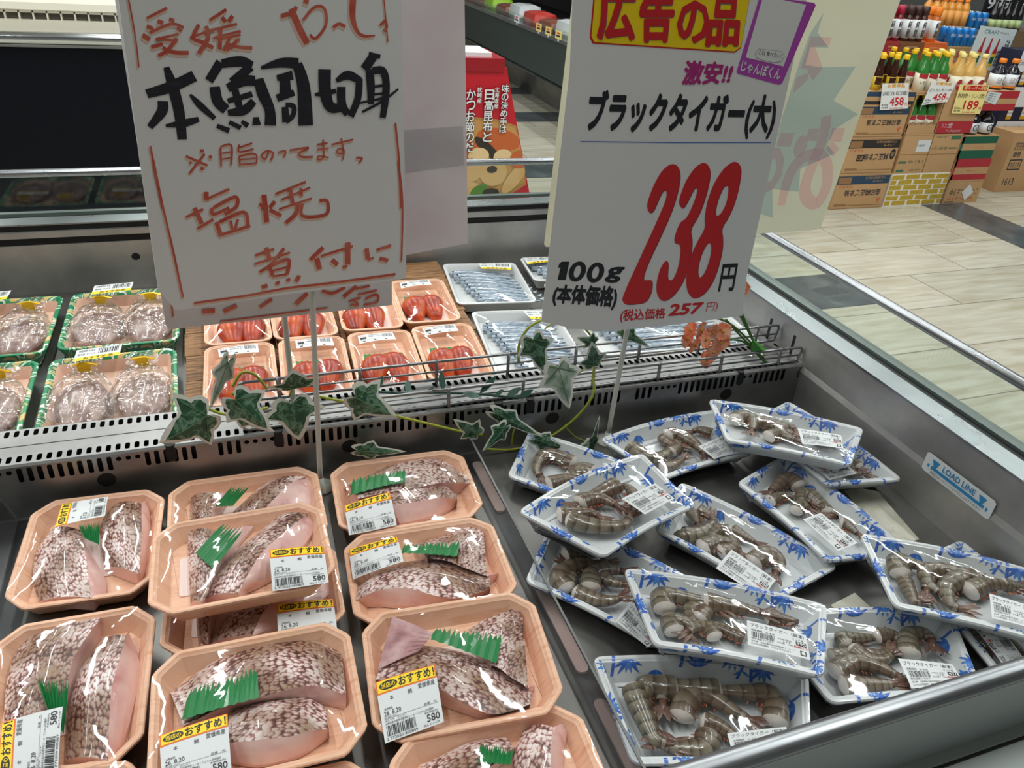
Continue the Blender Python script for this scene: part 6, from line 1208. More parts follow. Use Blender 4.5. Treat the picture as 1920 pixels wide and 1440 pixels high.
def squid_pack(x, y, yaw, w, d, label, seed, z=.652):
    t = thing('squid_pack', label, 'squid pack', M=pose((x, y, z, yaw, .0, .0)), group='packs of squid in clear bags')
    out = rrect(w, d, .022, 5)
    b_ = MB(); R_ = tray_rings(out, SQ_PROF); b_.rings(R_[:-1], 0, True); b_.rings(R_[-2:], 1, False, True); smooth_by_angle(obj('tray', b_, [M_SQT, M_PINKIN], t), .6)
    r = random.Random(seed)
    for s in (-1, 1):
        cx = s * w * .22 + r.uniform(-.004, .004); bag = MB(); rs = []
        # squid body inside the bag
        b_ = MB(); q = []
        for i in range(13):
            u = i / 12; rad = .041 * math.sin(math.pi * (.08 + .84 * u)) ** .5
            q.append([(cx + rad * math.cos(a * math.pi / 8) * (1 + .08 * math.sin(3 * u + a)), d * .18 - d * .58 * u, -.013 + rad * .32 * math.sin(a * math.pi / 8)) for a in range(16)])
        b_.rings(q, 0, True, True); obj('squid', b_, M_SQUID, t, True)
        prof = [(0, .016), (.03, .024), (.07, .026), (.12, .014), (.155, .008), (.19, .010), (.24, .020), (.30, .030), (.38, .038), (.46, .044), (.55, .048), (.64, .050), (.73, .050), (.82, .049), (.89, .047), (.95, .040), (.985, .028), (1.0, .012)]
        for u, rad in prof:
            ring = []; nn_ = 44
            for j in range(nn_):
                a = 2 * math.pi * j / nn_
                v3 = Vector((math.cos(a) * 2.6 + s * 4 + seed, math.sin(a) * 2.6, u * 5))
                nz = 1 + .16 * noise.noise(v3) + .13 * (abs(noise.noise(v3 * 2.3 + Vector((7, 1, 2)))) - .2) + .07 * abs(noise.noise(v3 * 5.0)) + (.16 * math.sin(a * 11 + s) if u < .36 else 0) * (1 - u) + .055 * math.sin(a * 17 + 5 * noise.noise(v3)) * (1 - .5 * u)
                ring.append((cx + rad * nz * math.cos(a) * 1.02, d * .44 - d * .84 * u + .005 * math.sin(a * 3 + u * 4), -.006 + .004 * (1 - u) + max(rad, .016) * .50 * nz * math.sin(a)))
            rs.append(ring)
        bag.rings(rs, 0, True, True); o = obj('clear_bag', bag, M_BAG, t); o['label'] = 'crumpled clear plastic bag'
        b_ = MB(); b_.tube([(cx - .017, d * .44 - d * .84 * .165 + .003, .008), (cx - .006, d * .44 - d * .84 * .165, .012), (cx + .006, d * .44 - d * .84 * .165, .012), (cx + .022, d * .44 - d * .84 * .165 - .004, .008)], .0022, 6)
        b_.box((cx - .011, d * .44 - d * .84 * .175, -.004), (cx + .011, d * .44 - d * .84 * .155, .0105)); obj('twist_tie', b_, M_TIE, t)
    fz = lambda x, y: .014 + .02 * max(0, 1 - (x / w * 2) ** 2)
    ly = d * .30; lx = -w * .10
    label_obj(t, [(lx - .036, ly + .030), (lx + .038, ly + .036), (lx + .034, ly + .002), (lx - .040, ly - .006)], lambda x, y: .020 + .1 * (y - ly), 'squid', '', seed)
squid_pack(-.210, 1.318, .02, .212, .250, 'squid pack in the front row nearest the wooden board', 11)
squid_pack(-.207, 1.602, -.01, .212, .255, 'squid pack in the back row beside the hand-lettered signs', 12)
squid_pack(-.434, 1.600, -.02, .212, .255, 'squid pack in the back row at the left edge of the photo', 13)
squid_pack(-.440, 1.320, .01, .212, .250, 'squid pack in the front row at the left edge of the photo', 14)

# ---------------- silver fish packs
M_SILVER = noisy('silver_fish_skin', [(0.3, S(214, 224, 232)), (0.5, S(150, 166, 182)), (0.7, S(86, 100, 118))], 3, 3, .18, .5, sc=(30, 300, 60))
M_SILVB = mat('silver_fish_back', S(96, 108, 124), .25, .4)
M_TRW = mat('white_tray_plain', S(214, 216, 216), .4, coat=.3)
SV_PROF = [(.012, -.026), (.003, -.006), (0, -.003), (0, -.001), (.001, 0), (.005, 0), (.007, -.002), (.009, -.004), (.016, -.021)]
def silver_pack(x, y, yaw, w, d, label, n, seed, lab=None, z=.645, sp=None):
    t = thing('silver_fish_pack', label, 'silver fish pack', M=pose((x, y, z, yaw, 0, 0)), group='packs of small silver fish')
    out = rrect(w, d, .016, 5)
    b_ = MB(); b_.rings(tray_rings(out, SV_PROF), 0, True, True); smooth_by_angle(obj('tray', b_, M_TRW, t), .6)
    fz = lambda x, y: .0012 + .007 * max(0, 1 - (2 * x / w) ** 2) ** .7 * max(0, 1 - (2 * y / d) ** 2) ** .7
    b_ = MB(); b_.rings(film_rings(inset(subdiv(out, .02), .0015), fz), 0, False, True); f_ = obj('cling_film', b_, M_FILM, t, True); f_['label'] = 'clear shiny cling film'
    r = random.Random(seed); L = w * .80; pit = d * .74 / n
    for i in range(n):
        y0 = d * .33 - pit * i; b_ = MB(); rs = []
        x0 = -w * .42 + .045 * i / n + r.uniform(-.003, .003); ph = r.uniform(0, 1)
        for k in range(13):
            u = k / 12; rad = pit * .56 * (math.sin(math.pi * min(.10 + u * .9, 1)) ** .55 if u < .97 else .12) * (1 - .35 * u)
            rs.append([(x0 + L * u, y0 + .004 * math.sin(u * 4 + ph) - .010 * u + rad * math.cos(a * math.pi / 5), -.012 + rad * 1.0 * math.sin(a * math.pi / 5)) for a in range(10)])
        b_.rings(rs, 0, True, True)
        e = rs[-1][0]; b_.add([(e[0], y0, -.012), (e[0] + .014, y0 + .007, -.011), (e[0] + .009, y0 - .003, -.012), (e[0] + .014, y0 - .010, -.012)], [(0, 1, 2), (0, 2, 3)])
        fo = obj('small_fish', b_, M_SILVER, t, True)
        b_ = MB(); b_.ball((x0 + .008, y0 - pit * .1, -.012 + pit * .42), (.0022, .0022, .0012), 0, 8, 6); obj('eye', b_, M_BLACK, fo, True)
    if lab: label_obj(t, lab, fz, 'squid', '', seed)
silver_pack(.583, 1.648, -.12, .186, .235, 'silver fish pack at the back, just right of the wooden board end', 9, 21, [(-.002, .105), (.080, .103), (.070, .058), (-.004, .064)])
silver_pack(.572, 1.340, -.12, .192, .30, 'large silver fish pack behind the wire guard, to the right of the cod roe', 12, 22, [(.020, .135), (.088, .133), (.084, .085), (.026, .09)])
silver_pack(.828, 1.232, -.05, .345, .165, 'wide silver fish pack behind the orange flowers at the end wall', 6, 23, None, .700)
b_ = MB(); b_.box((.69, 1.165, ZD), (.97, 1.29, .6735)); tag(obj('foam_riser', b_, M_WHITE), 'white foam riser block under the wide silver fish pack', 'riser')
silver_pack(.80, 1.70, -.10, .19, .15, 'silver fish pack at the back with its label visible beside the price sign', 5, 24, [(-.085, .06), (-.01, .06), (-.012, .02), (-.088, .02)])
silver_pack(.80, 1.535, -.10, .19, .15, 'silver fish pack second from the back, its label edge showing beside the price sign', 5, 25, [(-.085, .06), (-.01, .06), (-.012, .02), (-.088, .02)])
# ---------------------------------------------------------------- signs
M_PAPER = mat('sign_paper', S(226, 226, 224), 0.55)
M_PAPER2 = mat('old_sign_paper', S(216, 212, 212), 0.6)
M_BINK = noisy('black_marker', [(0.3, S(18, 18, 24)), (0.6, S(30, 30, 40)), (0.8, S(52, 52, 66))], 10, 5, .45, 0.0, sc=(4, 4, 60), dist=.2)
M_RINK = noisy('red_marker', [(0.3, S(186, 66, 50)), (0.55, S(200, 94, 74)), (0.8, S(214, 132, 108))], 30, 4, .6, 0.0)
M_RGHOST = mat('faded_red_marker', S(222, 186, 164), .65)
M_POLE = mat('sign_pole_white', S(196, 196, 186), .35)
def sign_P(sg, lift=0.0):
    ox, oy = sg['o']; yw = sg['yaw']; c, s = math.cos(yw), math.sin(yw)
    return lambda u, v, l=0.0: (ox + u * c + (lift + l) * s, oy + u * s - (lift + l) * c, v)
def board(parent, sg, outl, th, m, name='board', lift=0.0):
    P = sign_P(sg, lift); b_ = MB(); n = len(outl)
    if not th:
        fill(b_, [outl], lambda u, v: P(u, v, 0)); return obj(name, b_, m, parent)
    fill(b_, [outl], lambda u, v: P(u, v, 0)); fill(b_, [outl], lambda u, v: P(u, v, -th))
    for i in range(n):
        a, c = outl[i], outl[(i + 1) % n]; b_.poly([P(a[0], a[1], 0), P(c[0], c[1], 0), P(c[0], c[1], -th), P(a[0], a[1], -th)])
    return obj(name, b_, m, parent)
def pole(parent, sg, pts, zb, back=.006, name='pole', r=.0042):
    """straight pole through two plane points, from the base height to behind the board"""
    P = sign_P(sg, -back); (u0, v0), (u1, v1) = pts
    k = (u0 - u1) / (v0 - v1) * .6
    ub = u1 + k * (zb - v1); vt = v0 + .25; ut = u0 + k * .25
    b_ = MB(); b_.tube([P(ub, zb), P(u1, v1), P(u0, v0), P(ut, vt)], r, 10)
    obj(name, b_, M_POLE, parent, True); return P(ub, zb)
g = D['A']; P = sign_P(g)
tA = thing('fish_price_sign', 'white board with black brushed and red handwritten lettering, on a pole among bream packs', 'sign', (g['o'][0], g['o'][1], ZD))
board(tA, g, g['out'], .0022, M_PAPER, 'board')
bp = pole(tA, g, g['pole'], ZD + .004, .0075)
b_ = MB(); b_.lathe([(.020, 0), (.020, .004), (.007, .008), (.005, .02)], 16, 0, (bp[0], bp[1], ZD)); obj('foot', b_, M_POLE, tA, True)
b_ = MB()
for st_ in g['red']: ribbon(b_, st_, lambda u, v: P(u, v, .0002), 1, 1.35, (-.0012, -.0022))
for i, st_ in enumerate(g['red']): ribbon(b_, st_, lambda u, v: P(u, v, .0003 + .00001 * (i % 7)), 0)
o = obj('red_handwriting', b_, [M_RINK, M_RGHOST], tA); o['label'] = 'red handwritten cooking hints'
b_ = MB()
for i, st_ in enumerate(g['blk']): ribbon(b_, st_, lambda u, v: P(u, v, .0004 + .000015 * i), 0)
o = obj('black_handwriting', b_, M_BINK, tA); o['label'] = 'large black brushed fish name'
b_ = MB()
for v_ in ():
    pass
g = D['B']; P = sign_P(g)
tB = thing('hand_lettered_sign', 'red hand-lettered sign behind the black-lettered board, only its lower strip in view', 'sign', (g['o'][0], g['o'][1], ZT))
board(tB, g, g['out'], .0022, M_PAPER2, 'board')
pole(tB, g, g['pole'], ZT, .0075)
b_ = MB()
for st_ in g['red']: ribbon(b_, st_, lambda u, v: P(u, v, .0008), 1, 1.3, (-.001, -.002))
for st_ in g['red']: ribbon(b_, st_, lambda u, v: P(u, v, .0012), 0)
obj('red_handwriting', b_, [M_RINK, M_RGHOST], tB)
g = D['C']; P = sign_P(g)
def translucent(m, k=.55):
    nt = m.node_tree; b = nt.nodes['Principled BSDF']; out = [n for n in nt.nodes if n.type == 'OUTPUT_MATERIAL'][0]
    t = N(nt, 'ShaderNodeBsdfTranslucent'); x = N(nt, 'ShaderNodeMixShader'); x.inputs[0].default_value = k
    if b.inputs['Base Color'].is_linked: nt.links.new(b.inputs['Base Color'].links[0].from_socket, t.inputs[0])
    else: t.inputs[0].default_value = b.inputs['Base Color'].default_value
    nt.links.new(b.outputs[0], x.inputs[1]); nt.links.new(t.outputs[0], x.inputs[2]); nt.links.new(x.outputs[0], out.inputs[0]); return m
def tint(name, c):
    m = bpy.data.materials.new(name); m.use_nodes = True; nt = m.node_tree; nt.nodes.clear()
    o = N(nt, 'ShaderNodeOutputMaterial'); t = N(nt, 'ShaderNodeBsdfTransparent'); t.inputs[0].default_value = c; nt.links.new(t.outputs[0], o.inputs[0]); return m
M_SHEET = noisy('grey_pink_sheet', [(0.3, S(206, 198, 200)), (0.55, S(198, 184, 188)), (0.75, S(190, 184, 186))], 7, 4, .3, .2)
M_SHEETD = noisy('grey_showthrough', [(0.3, S(240, 226, 230)), (0.5, S(206, 204, 204)), (0.75, S(236, 222, 226))], 60, 4, .4, .1)
translucent(M_SHEET, .16); M_SHEETD = tint('sheet_showthrough_grey', (.80, .83, .83, 1))
o = board(tB, g, g['out'], 0, M_SHEET, 'rear_poster'); o['label'] = 'pale pinkish grey back of a poster facing away'
b_ = MB(); dk = g['dark']; b_.grid([[P(*bil([dk[0], dk[1], dk[2], dk[3]], i / 6, j / 4), .0006) for i in range(7)] for j in range(5)]); obj('show_through', b_, M_SHEETD, tB)
# rods that join the rear poster to the same pole
b_ = MB(); Pb = sign_P(D['B'], -.0075); (u0, v0), (u1, v1) = D['B']['pole']
b_.tube([Pb(u0, v0 + .1), P(D['C']['out'][1][0] + .02, v0 + .1, -.002)], .003, 8); obj('clip_rod', b_, M_POLE, tB, True)
# printed price sign
g = D['D']; P = sign_P(g)
M_PRED = mat('print_red', S(204, 26, 34), .5); M_PBLK = mat('print_black', S(24, 26, 34), .5); M_PYEL = mat('print_yellow', S(246, 214, 0), .5)
M_PMAG = mat('print_magenta', S(176, 40, 122), .5); M_PPUR = mat('print_purple', S(178, 72, 178), .5); M_PBLU = mat('print_blue', S(64, 108, 196), .5); M_PGRY = mat('print_fine_line', S(120, 116, 116), .5)
M_POUT = mat('print_outline_dark', S(70, 34, 40), .5)
tD = thing('shrimp_price_sign', 'white printed price sign with huge red 238, on a pole among the shrimp packs', 'sign', (g['o'][0], g['o'][1], ZD))
board(tD, g, g['out'], .0012, M_PAPER, 'board')
bp = pole(tD, g, g['pole'], ZD + .004, .0065)
b_ = MB(); b_.lathe([(.020, 0), (.020, .004), (.007, .008), (.005, .02)], 16, 0, (bp[0], bp[1], ZD)); obj('foot', b_, M_POLE, tD, True)
SM = [M_PRED, M_PBLK, M_PYEL, M_PMAG, M_PPUR, M_PBLU, M_PGRY, M_PAPER, M_POUT]
L_ = lambda l: (lambda u, v: P(u, v, .00025 + .00018 * l))
b_ = MB()
num = g['num']; hol = g['holes']
shift = lambda pl, dx, dy: [(x + dx, y + dy) for x, y in pl]
for i, n_ in enumerate(num):
    lp = [n_] if i < 2 else [n_] + hol
    fill(b_, [shift(q, .0009, -.0009) for q in lp], L_(0), 8); fill(b_, lp, L_(1), 0)
obj('price_digits', b_, SM, tD)['label'] = 'huge red slanted price 238'
b_ = MB(); fill(b_, [inset(g['panel'][::-1], -.0016) if False else [(x * 1.0 + (x - .06) * .012, y - (.0018 if y < 1.3 else 0)) for x, y in g['panel']]], L_(0), 0); fill(b_, [g['panel']], L_(1), 2)
for q, s in zip(g['ko'], '広告の品'):
    put_text(b_, s, shift(q, .0006, -.0006), L_(2), 6, .052); put_text(b_, s, q, L_(3), 0, .045)
obj('yellow_banner', b_, SM, tD)['label'] = 'yellow banner with red lettering'
b_ = MB()
put_text(b_, '激安!!', g['geki'], L_(0), 3, .05)
put_text(b_, 'ブラックタイガー(大)', g['black'], L_(0), 1, .045); fill(b_, [g['line']], L_(0), 5)
fill(b_, [g['one']], L_(0), 1); fill(b_, g['zero'][0], L_(0), 1); fill(b_, g['zero'][1], L_(0), 1); put_text(b_, 'g', g['g4'][3], L_(0), 1, .05); put_text(b_, '(本体価格)', g['hontai'], L_(0), 1, .05); put_text(b_, '円', g['yen'], L_(0), 1, .03)
put_text(b_, '(税込価格', g['zei'], L_(0), 0, .025); put_text(b_, '257', g['n257'], L_(0), 0, .06); put_text(b_, '円)', g['yen2'], L_(0), 0, .01)
obj('printed_lettering', b_, SM, tD)
b_ = MB(); fill(b_, [g['frame']], L_(0), 4); fill(b_, [g['inner']], L_(1), 7); put_text(b_, 'じゃんぼくん', g['jan'], L_(2), 7, .03)
cl = g['cloud']; fill(b_, [cl], L_(2), 6); cxm = sum(p[0] for p in cl) / len(cl); cym = sum(p[1] for p in cl) / len(cl)
fill(b_, [[(cxm + (x - cxm) * .97, cym + (y - cym) * .95) for x, y in cl]], L_(3), 7); put_text(b_, 'これ 食べたい!', g['kore'], L_(4), 1)
obj('purple_frame', b_, SM, tD)['label'] = 'purple frame with white lettering along its foot'
# rear poster on the same pole, seen from behind
g = D['E']; P = sign_P(g)
M_EY = noisy('pale_yellow_backside', [(0.3, S(214, 212, 186)), (0.55, S(208, 206, 180)), (0.8, S(196, 194, 172))], 5, 4, .5, 0.0)
M_EB = tint('showthrough_blue', (.66, .78, .88, 1)); M_EP = tint('showthrough_pink', (1.0, .76, .84, 1)); M_EYL = tint('aged_yellow_tape', (1.0, .97, .80, 1)); M_EMOLD = noisy('brown_stain', [(0.4, S(208, 206, 180)), (0.6, S(150, 140, 110))], 160, 3, .6, 0.0)
translucent(M_EY, .5)
o = board(tD, g, g['out'], 0, M_EY, 'rear_poster'); o['label'] = 'pale yellow back of a poster with faint mirrored lettering'
b_ = MB(); EM = [M_EB, M_EP, M_EP, M_EYL, M_EMOLD]
LE = lambda l: (lambda u, v: P(u, v, .00025 + .00018 * l))
fill(b_, [g['burst']], LE(0), 0)
for st_ in g['ost']: ribbon(b_, st_, LE(2), 1)
fill(b_, [g['odot']], LE(2), 1)
for k_ in ('p1', 'p2', 'p3', 'p4'):
    fill(b_, [g[k_]], LE(2), 1)
fill(b_, [g['band']], LE(1), 3); fill(b_, [g['tip']], LE(2), 0)
obj('show_through', b_, EM, tD)
b_ = MB(); Pd = sign_P(D['D'], -.0065); (u0, v0), (u1, v1) = D['D']['pole']
b_.tube([Pd(u0, v0 + .16), P(u0 + .002, v0 + .16, -.001)], .003, 8); obj('clip_rod', b_, M_POLE, tD, True)

# ---------------------------------------------------------------- ivy
def ivy_mat():
    m, nt, b = newmat('ivy_green')
    mp = coords(nt, 'Object', (1, 1, 1)); n = N(nt, 'ShaderNodeTexNoise', i_Scale=70.0, i_Detail=3.0, i_Distortion=1.0); nt.links.new(mp.outputs[0], n.inputs['Vector'])
    rp = ramp(nt, [(0.35, S(30, 70, 48)), (0.5, S(46, 92, 66)), (0.57, S(112, 144, 120)), (0.68, S(54, 102, 76))], 'LINEAR'); nt.links.new(n.outputs[0], rp.inputs[0])
    nt.links.new(rp.outputs[0], b.inputs['Base Color']); b.inputs['Roughness'].default_value = .5
    return m
M_IVY = ivy_mat()
M_IVYP = noisy('ivy_pale', [(0.35, S(108, 134, 112)), (0.5, S(150, 166, 150)), (0.7, S(186, 194, 184))], 60, 3, .5, 0.0)
M_IVYW = mat('ivy_white_margin', S(216, 218, 208), .55); M_VEIN = mat('ivy_vein', S(84, 124, 84), .5)
M_STEM = mat('ivy_stem_yellow_green', S(150, 158, 40), .5)
_h = [(0, .06), (.08, -.04), (.24, -.12), (.40, -.06), (.47, .06), (.46, .14), (.60, .20), (.76, .34), (.56, .40), (.40, .43), (.33, .49), (.30, .60), (.20, .80), (.09, .95)]
IVO = _h + [(0, 1.04)] + [(-x, t) for x, t in _h[:0:-1]]
ivy = thing('ivy_garland', 'artificial variegated ivy garland draped along the divider and wire guard', 'artificial plant', (.4, 1.02, .72))
def ivy_leaf(parent, base, tip, w, y, i):
    r = random.Random(i * 7 + 1); b3 = Vector((base[0], y, base[1])); t3 = Vector((tip[0], y - .012 + .006 * r.random(), tip[1]))
    ax = t3 - b3; L = ax.length; ax.normalize(); sd = ax.cross(Vector((0, 1, 0))).normalized(); up = sd.cross(ax).normalized()
    if up.y > 0: up = -up
    foldk = r.uniform(.10, .30)
    def pt(x, t, l=0): return tuple(b3 + ax * (t * L) + sd * (x * w) + up * (-abs(x) * foldk * w + .10 * w * math.sin(t * 2.6) + l))
    n = len(IVO); inner = []
    for k, (x, t) in enumerate(IVO):
        f = .86 - .09 * r.random(); inner.append((x * f, .30 + (t - .30) * f))
    b_ = MB(); o = len(b_.v)
    b_.v += [pt(x, t) for x, t in IVO] + [pt(x, t, .0004) for x, t in inner] + [pt(0, .05, .0004), pt(0, .3, .0006), pt(0, .6, .0006)]
    pale = i in (12, 13, 4)
    for k in range(n):
        q = (k + 1) % n; b_.face([o + k, o + q, o + n + q, o + n + k], 1)
        t = (inner[k][1] + inner[(k + 1) % n][1]) / 2; c = o + 2 * n + (0 if t < .18 else 1 if t < .45 else 2); b_.face([o + n + k, o + n + q, c], 0)
    for k in range(n):
        q = (k + 1) % n; ca, cb = [(0 if (inner[z][1] + inner[(z + 1) % n][1]) / 2 < .18 else 1 if (inner[z][1] + inner[(z + 1) % n][1]) / 2 < .45 else 2) for z in (k, q)]
        if ca != cb: b_.face([o + n + q, o + 2 * n + cb, o + 2 * n + ca], 0)
    lf = obj('leaf', b_, [M_IVYP if pale else M_IVY, M_IVYW], parent)
    v = MB()
    for (x, t) in ((0, .9), (.52, .30), (-.52, .30), (.26, -.02), (-.26, -.02)):
        t0 = .06
        a, c = pt(0, t0, .0009), pt(x, t, .0009); m_ = pt(x * .5, (t0 + t) / 2, .0012); v.tube([a, m_, c], .0007, 4)
    obj('vein', v, M_VEIN, lf)
for i, (b0, t0, w, y) in enumerate(D['IVY']): ivy_leaf(ivy, b0, t0, w * .84, y, i)
for i, s in enumerate(D['STEM']):
    b_ = MB(); pts = resample([(x, z) for x, z in s], 26) if len(s) > 2 else s
    b_.tube([(x, 1.018 + (.02 if z > .715 else 0) * min(1, (z - .715) / .02 if z > .715 else 0), z) for x, z in pts], .0022 if i < 5 else .0014, 6); obj('stem', b_, M_STEM, ivy, True)
b_ = MB()
for (x, z) in [(D['STEM'][1][0]), (D['STEM'][3][3])]: b_.ball((x, 1.018, z), (.003, .003, .003), 0, 8, 6)
obj('stem_node', b_, M_STEM, ivy, True)
# dark leafy sprig woven in the wire guard
M_SPRIG = mat('dark_green_sprig', S(36, 74, 62), .5)
sprig = thing('green_sprig', 'thin dark green artificial sprig lying along the divider top between the ivy leaves', 'artificial plant', (.3, 1.06, .715))
b_ = MB(); pp = [(.18, 1.10, .722), (.24, 1.08, .720), (.31, 1.06, .724), (.38, 1.04, .722), (.43, 1.03, .714)]
b_.tube(pp, .0022, 6); obj('stem', b_, M_SPRIG, sprig, True)
for i in range(11):
    k = i / 10 * 3.999; j = int(k); p = Vector(pp[j]).lerp(Vector(pp[j + 1]), k - j); a = rnd.uniform(-.9, .9) + (1.1 if i % 2 else -1.1); d_ = Vector((math.cos(a * .8) * .6, math.sin(a) * .5, .5 if i % 3 else .15)).normalized(); l = rnd.uniform(.028, .045)
    sd = d_.cross(Vector((0, -.6, .8))).normalized(); b_ = MB(); b_.grid([[tuple(p + d_ * l * u + sd * s * .006 * math.sin(math.pi * u)) for u in (0.02, .3, .6, .85, 1)] for s in (-1, 0, 1)]); obj('leaf', b_, M_SPRIG, sprig)
# ---------------------------------------------------------------- orange flowers
M_PET = noisy('orange_petal', [(0.3, S(238, 116, 78)), (0.5, S(240, 154, 118)), (0.7, S(244, 196, 166))], 90, 3, .6, 0.0); M_PETC = mat('flower_centre', S(190, 140, 40), .6); M_FST = mat('flower_stem_green', S(74, 112, 48), .5); M_FLF = mat('flower_leaf_green', S(62, 136, 44), .45)
flo = thing('artificial_flower_spray', 'artificial spray of small orange flowers stuck into the divider below the price sign', 'artificial flower', (.95, 1.05, ZT))
for i, (x, z) in enumerate(D['FLO']):
    r = random.Random(i); c = Vector((x, 1.055 + r.uniform(-.012, .012), z)); nrm = Vector((r.uniform(-.5, .5), -1, r.uniform(-.2, .6))).normalized(); a0 = r.uniform(0, 6); e1 = nrm.orthogonal().normalized(); e2 = nrm.cross(e1)
    b_ = MB(); rad = .017 if i < 10 else .012
    for k in range(5):
        a = a0 + k * 2 * math.pi / 5; d_ = e1 * math.cos(a) + e2 * math.sin(a); sd = nrm.cross(d_)
        b_.grid([[tuple(c + d_ * rad * u + sd * s * rad * .62 * math.sin(math.pi * min(.12 + u * .8, .97)) + nrm * (.004 * u * u * (1 - .5 * abs(s)) - .002 * u + .0015 * math.sin(7 * u + s * 3))) for u in (0, .25, .5, .75, .92, 1)] for s in (-1, -.5, 0, .5, 1)])
    pf = obj('blossom', b_, M_PET, flo, True)
    b_ = MB(); b_.ball(tuple(c + nrm * .002), (.003, .003, .003), 0, 8, 6); obj('blossom_centre', b_, M_PETC, pf, True)
for s in D['FST']:
    b_ = MB(); b_.tube([(x, 1.062 - .012 * (i == 0), z if i else max(z, ZT)) for i, (x, z) in enumerate(resample(s, 12))], .0021, 6); obj('stem', b_, M_FST, flo, True)
l4 = D['FLEAF']; b_ = MB(); c = ((l4[0][0] + l4[2][0]) / 2, (l4[1][1] + l4[3][1]) / 2)
b_.add([(x, 1.05, z) for x, z in l4] + [(c[0], 1.043, c[1])], [(0, 1, 4), (1, 2, 4), (2, 3, 4), (3, 0, 4)]); obj('leaf', b_, M_FLF, flo)
# ---------------------------------------------------------------- background right: stacked cartons and bottles
M_CARD = noisy('brown_cardboard', [(0.3, S(196, 156, 112)), (0.7, S(184, 144, 100))], 3, 3, .75, 0.0)
M_CARDD = mat('cardboard_edge', S(150, 112, 74), .8); M_CBLU = mat('carton_blue', S(38, 66, 92), .6); M_CBLK = mat('carton_black', S(44, 40, 40), .6); M_CRED = mat('carton_red', S(176, 40, 52), .55); M_CGRN = mat('carton_green', S(18, 92, 68), .55); M_CINK = mat('carton_ink', S(48, 48, 58), .7); M_CORG = mat('carton_orange_ink', S(206, 96, 60), .7); M_CGINK = mat('carton_green_ink', S(60, 110, 84), .7)
CM = [M_CARD, M_CARDD, M_CBLU, M_CBLK, M_CRED, M_CGRN, M_CINK, M_CORG, M_CGINK, M_LABEL]
BG = D['BG']; YB = 3.727
class Front:
    """drawing on the front face (facing -y) of a carton"""
    def __init__(s, x0, x1, z0, z1, y): s.a = (x0, x1, z0, z1, y); s.b = MB()
    def P(s, l=1):
        x0, x1, z0, z1, y = s.a; return lambda u, v: (x0 + (x1 - x0) * u, y - .0005 - .0004 * l, z0 + (z1 - z0) * v)
    def rect(s, u0, v0, u1, v1, m, l=1): fill(s.b, [[(u0, v0), (u1, v0), (u1, v1), (u0, v1)]], s.P(l), m)
    def text(s, t, u0, v0, u1, v1, m, flip=False, l=2, off=.01):
        q = R4(u0, v0, u1, v1)
        if flip: q = [q[2], q[3], q[0], q[1]]
        put_text(s.b, t, q, s.P(l), m, off)
def carton(label, x0, x1, z0, z1, y=YB, dep=.26, art=None, group=None, mats=None, body=0, cat='box', name='cardboard_box'):
    t = thing(name, label, cat, ((x0 + x1) / 2, y + dep / 2, z0), group=group)
    b_ = MB(); b_.box((x0, y, z0), (x1, y + dep, z1), body); obj('carton', b_, mats or CM, t)
    f = Front(x0, x1, z0, z1, y)
    b_ = MB(); b_.box((x0 - .0004, y - .0004, z1 - .012), (x1 + .0004, y - .0001, z1 - .0105), 0); b_.box((x0, y + dep * .5 - .0015, z1), (x1, y + dep * .5 + .0015, z1 + .0004)); obj('flap_seam', b_, M_CARDD, t)
    if art: art(f); obj('print', f.b, mats or CM, t)
    return t
def oil(top, blk=False):
    def a(f):
        f.rect(0, .70, 1, .93, 3 if blk else 2); f.rect(.02, .72, .26, .90, 1, 2)
        f.text('竹本油脂株式会社', .52, .83, .92, .90, 0, True, 3); f.text('ごま油一筋', .68, .74, .88, .80, 0, True, 3)
        f.text('マルホン', .05, .60, .32, .68, 7, True); f.text('純正ごま油' if blk else '金印純正ごま油', .20 if not blk else .36, .36, .90 if not blk else .84, .54, 6, True, 2, .02)
        if blk: f.rect(.22, .34, .36, .52, 3); f.text('濃口', .235, .37, .345, .49, 0, True, 3); fill(f.b, [[(.92 + .055 * math.cos(k * .5236), .52 + .15 * math.sin(k * .5236)) for k in range(12)]], f.P(1), 3); f.text('濃', .885, .46, .955, .58, 0, True, 3)
        else: fill(f.b, [[(.90, .14), (.94, .30), (.915, .30), (.90, .24), (.885, .30), (.86, .26)]], f.P(1), 7)
        f.rect(0.05, .085, .98, .105, 1); f.rect(.05, .10, .28, .145, 1, 2); f.rect(0, .0, 1, .02, 1)
    return a
def xz(k): p = BG[k]; return p[0][0], p[1][0], min(p[0][1], p[1][1]), p[2][1]
OX = (3.497, 3.890)
carton('bottom sesame oil carton of the left stack by the sign, dark blue band', OX[0], OX[1], 0, .219, art=oil(0), group='stacked sesame oil cartons')
carton('middle sesame oil carton of the left stack, black band', OX[0] + .008, OX[1] - .006, .2195, .434, art=oil(0, True), group='stacked sesame oil cartons')
carton('upper sesame oil carton of the left stack, behind the leftmost white 458 price card', OX[0] + .018, OX[1] - .014, .4345, .618, art=oil(0), group='stacked sesame oil cartons')
carton('cut-down sesame oil carton on top of the left stack, holding the brown bottles', OX[0] + .03, OX[1] - .004, .6185, .690, art=lambda f: (f.rect(0, .62, 1, .98, 2), f.rect(0, .0, 1, .26, 3)), group='stacked sesame oil cartons')
M_BRKY = noisy('yellow_glitter_brick', [(0.3, S(176, 146, 40)), (0.6, S(196, 166, 60)), (0.8, S(140, 112, 30))], 60, 4, .6, 0.0); M_BRKW = mat('brick_white_joint', S(232, 226, 214), .6)
x0, x1, z0, z1 = 3.905, 4.372, 0.0, .2085
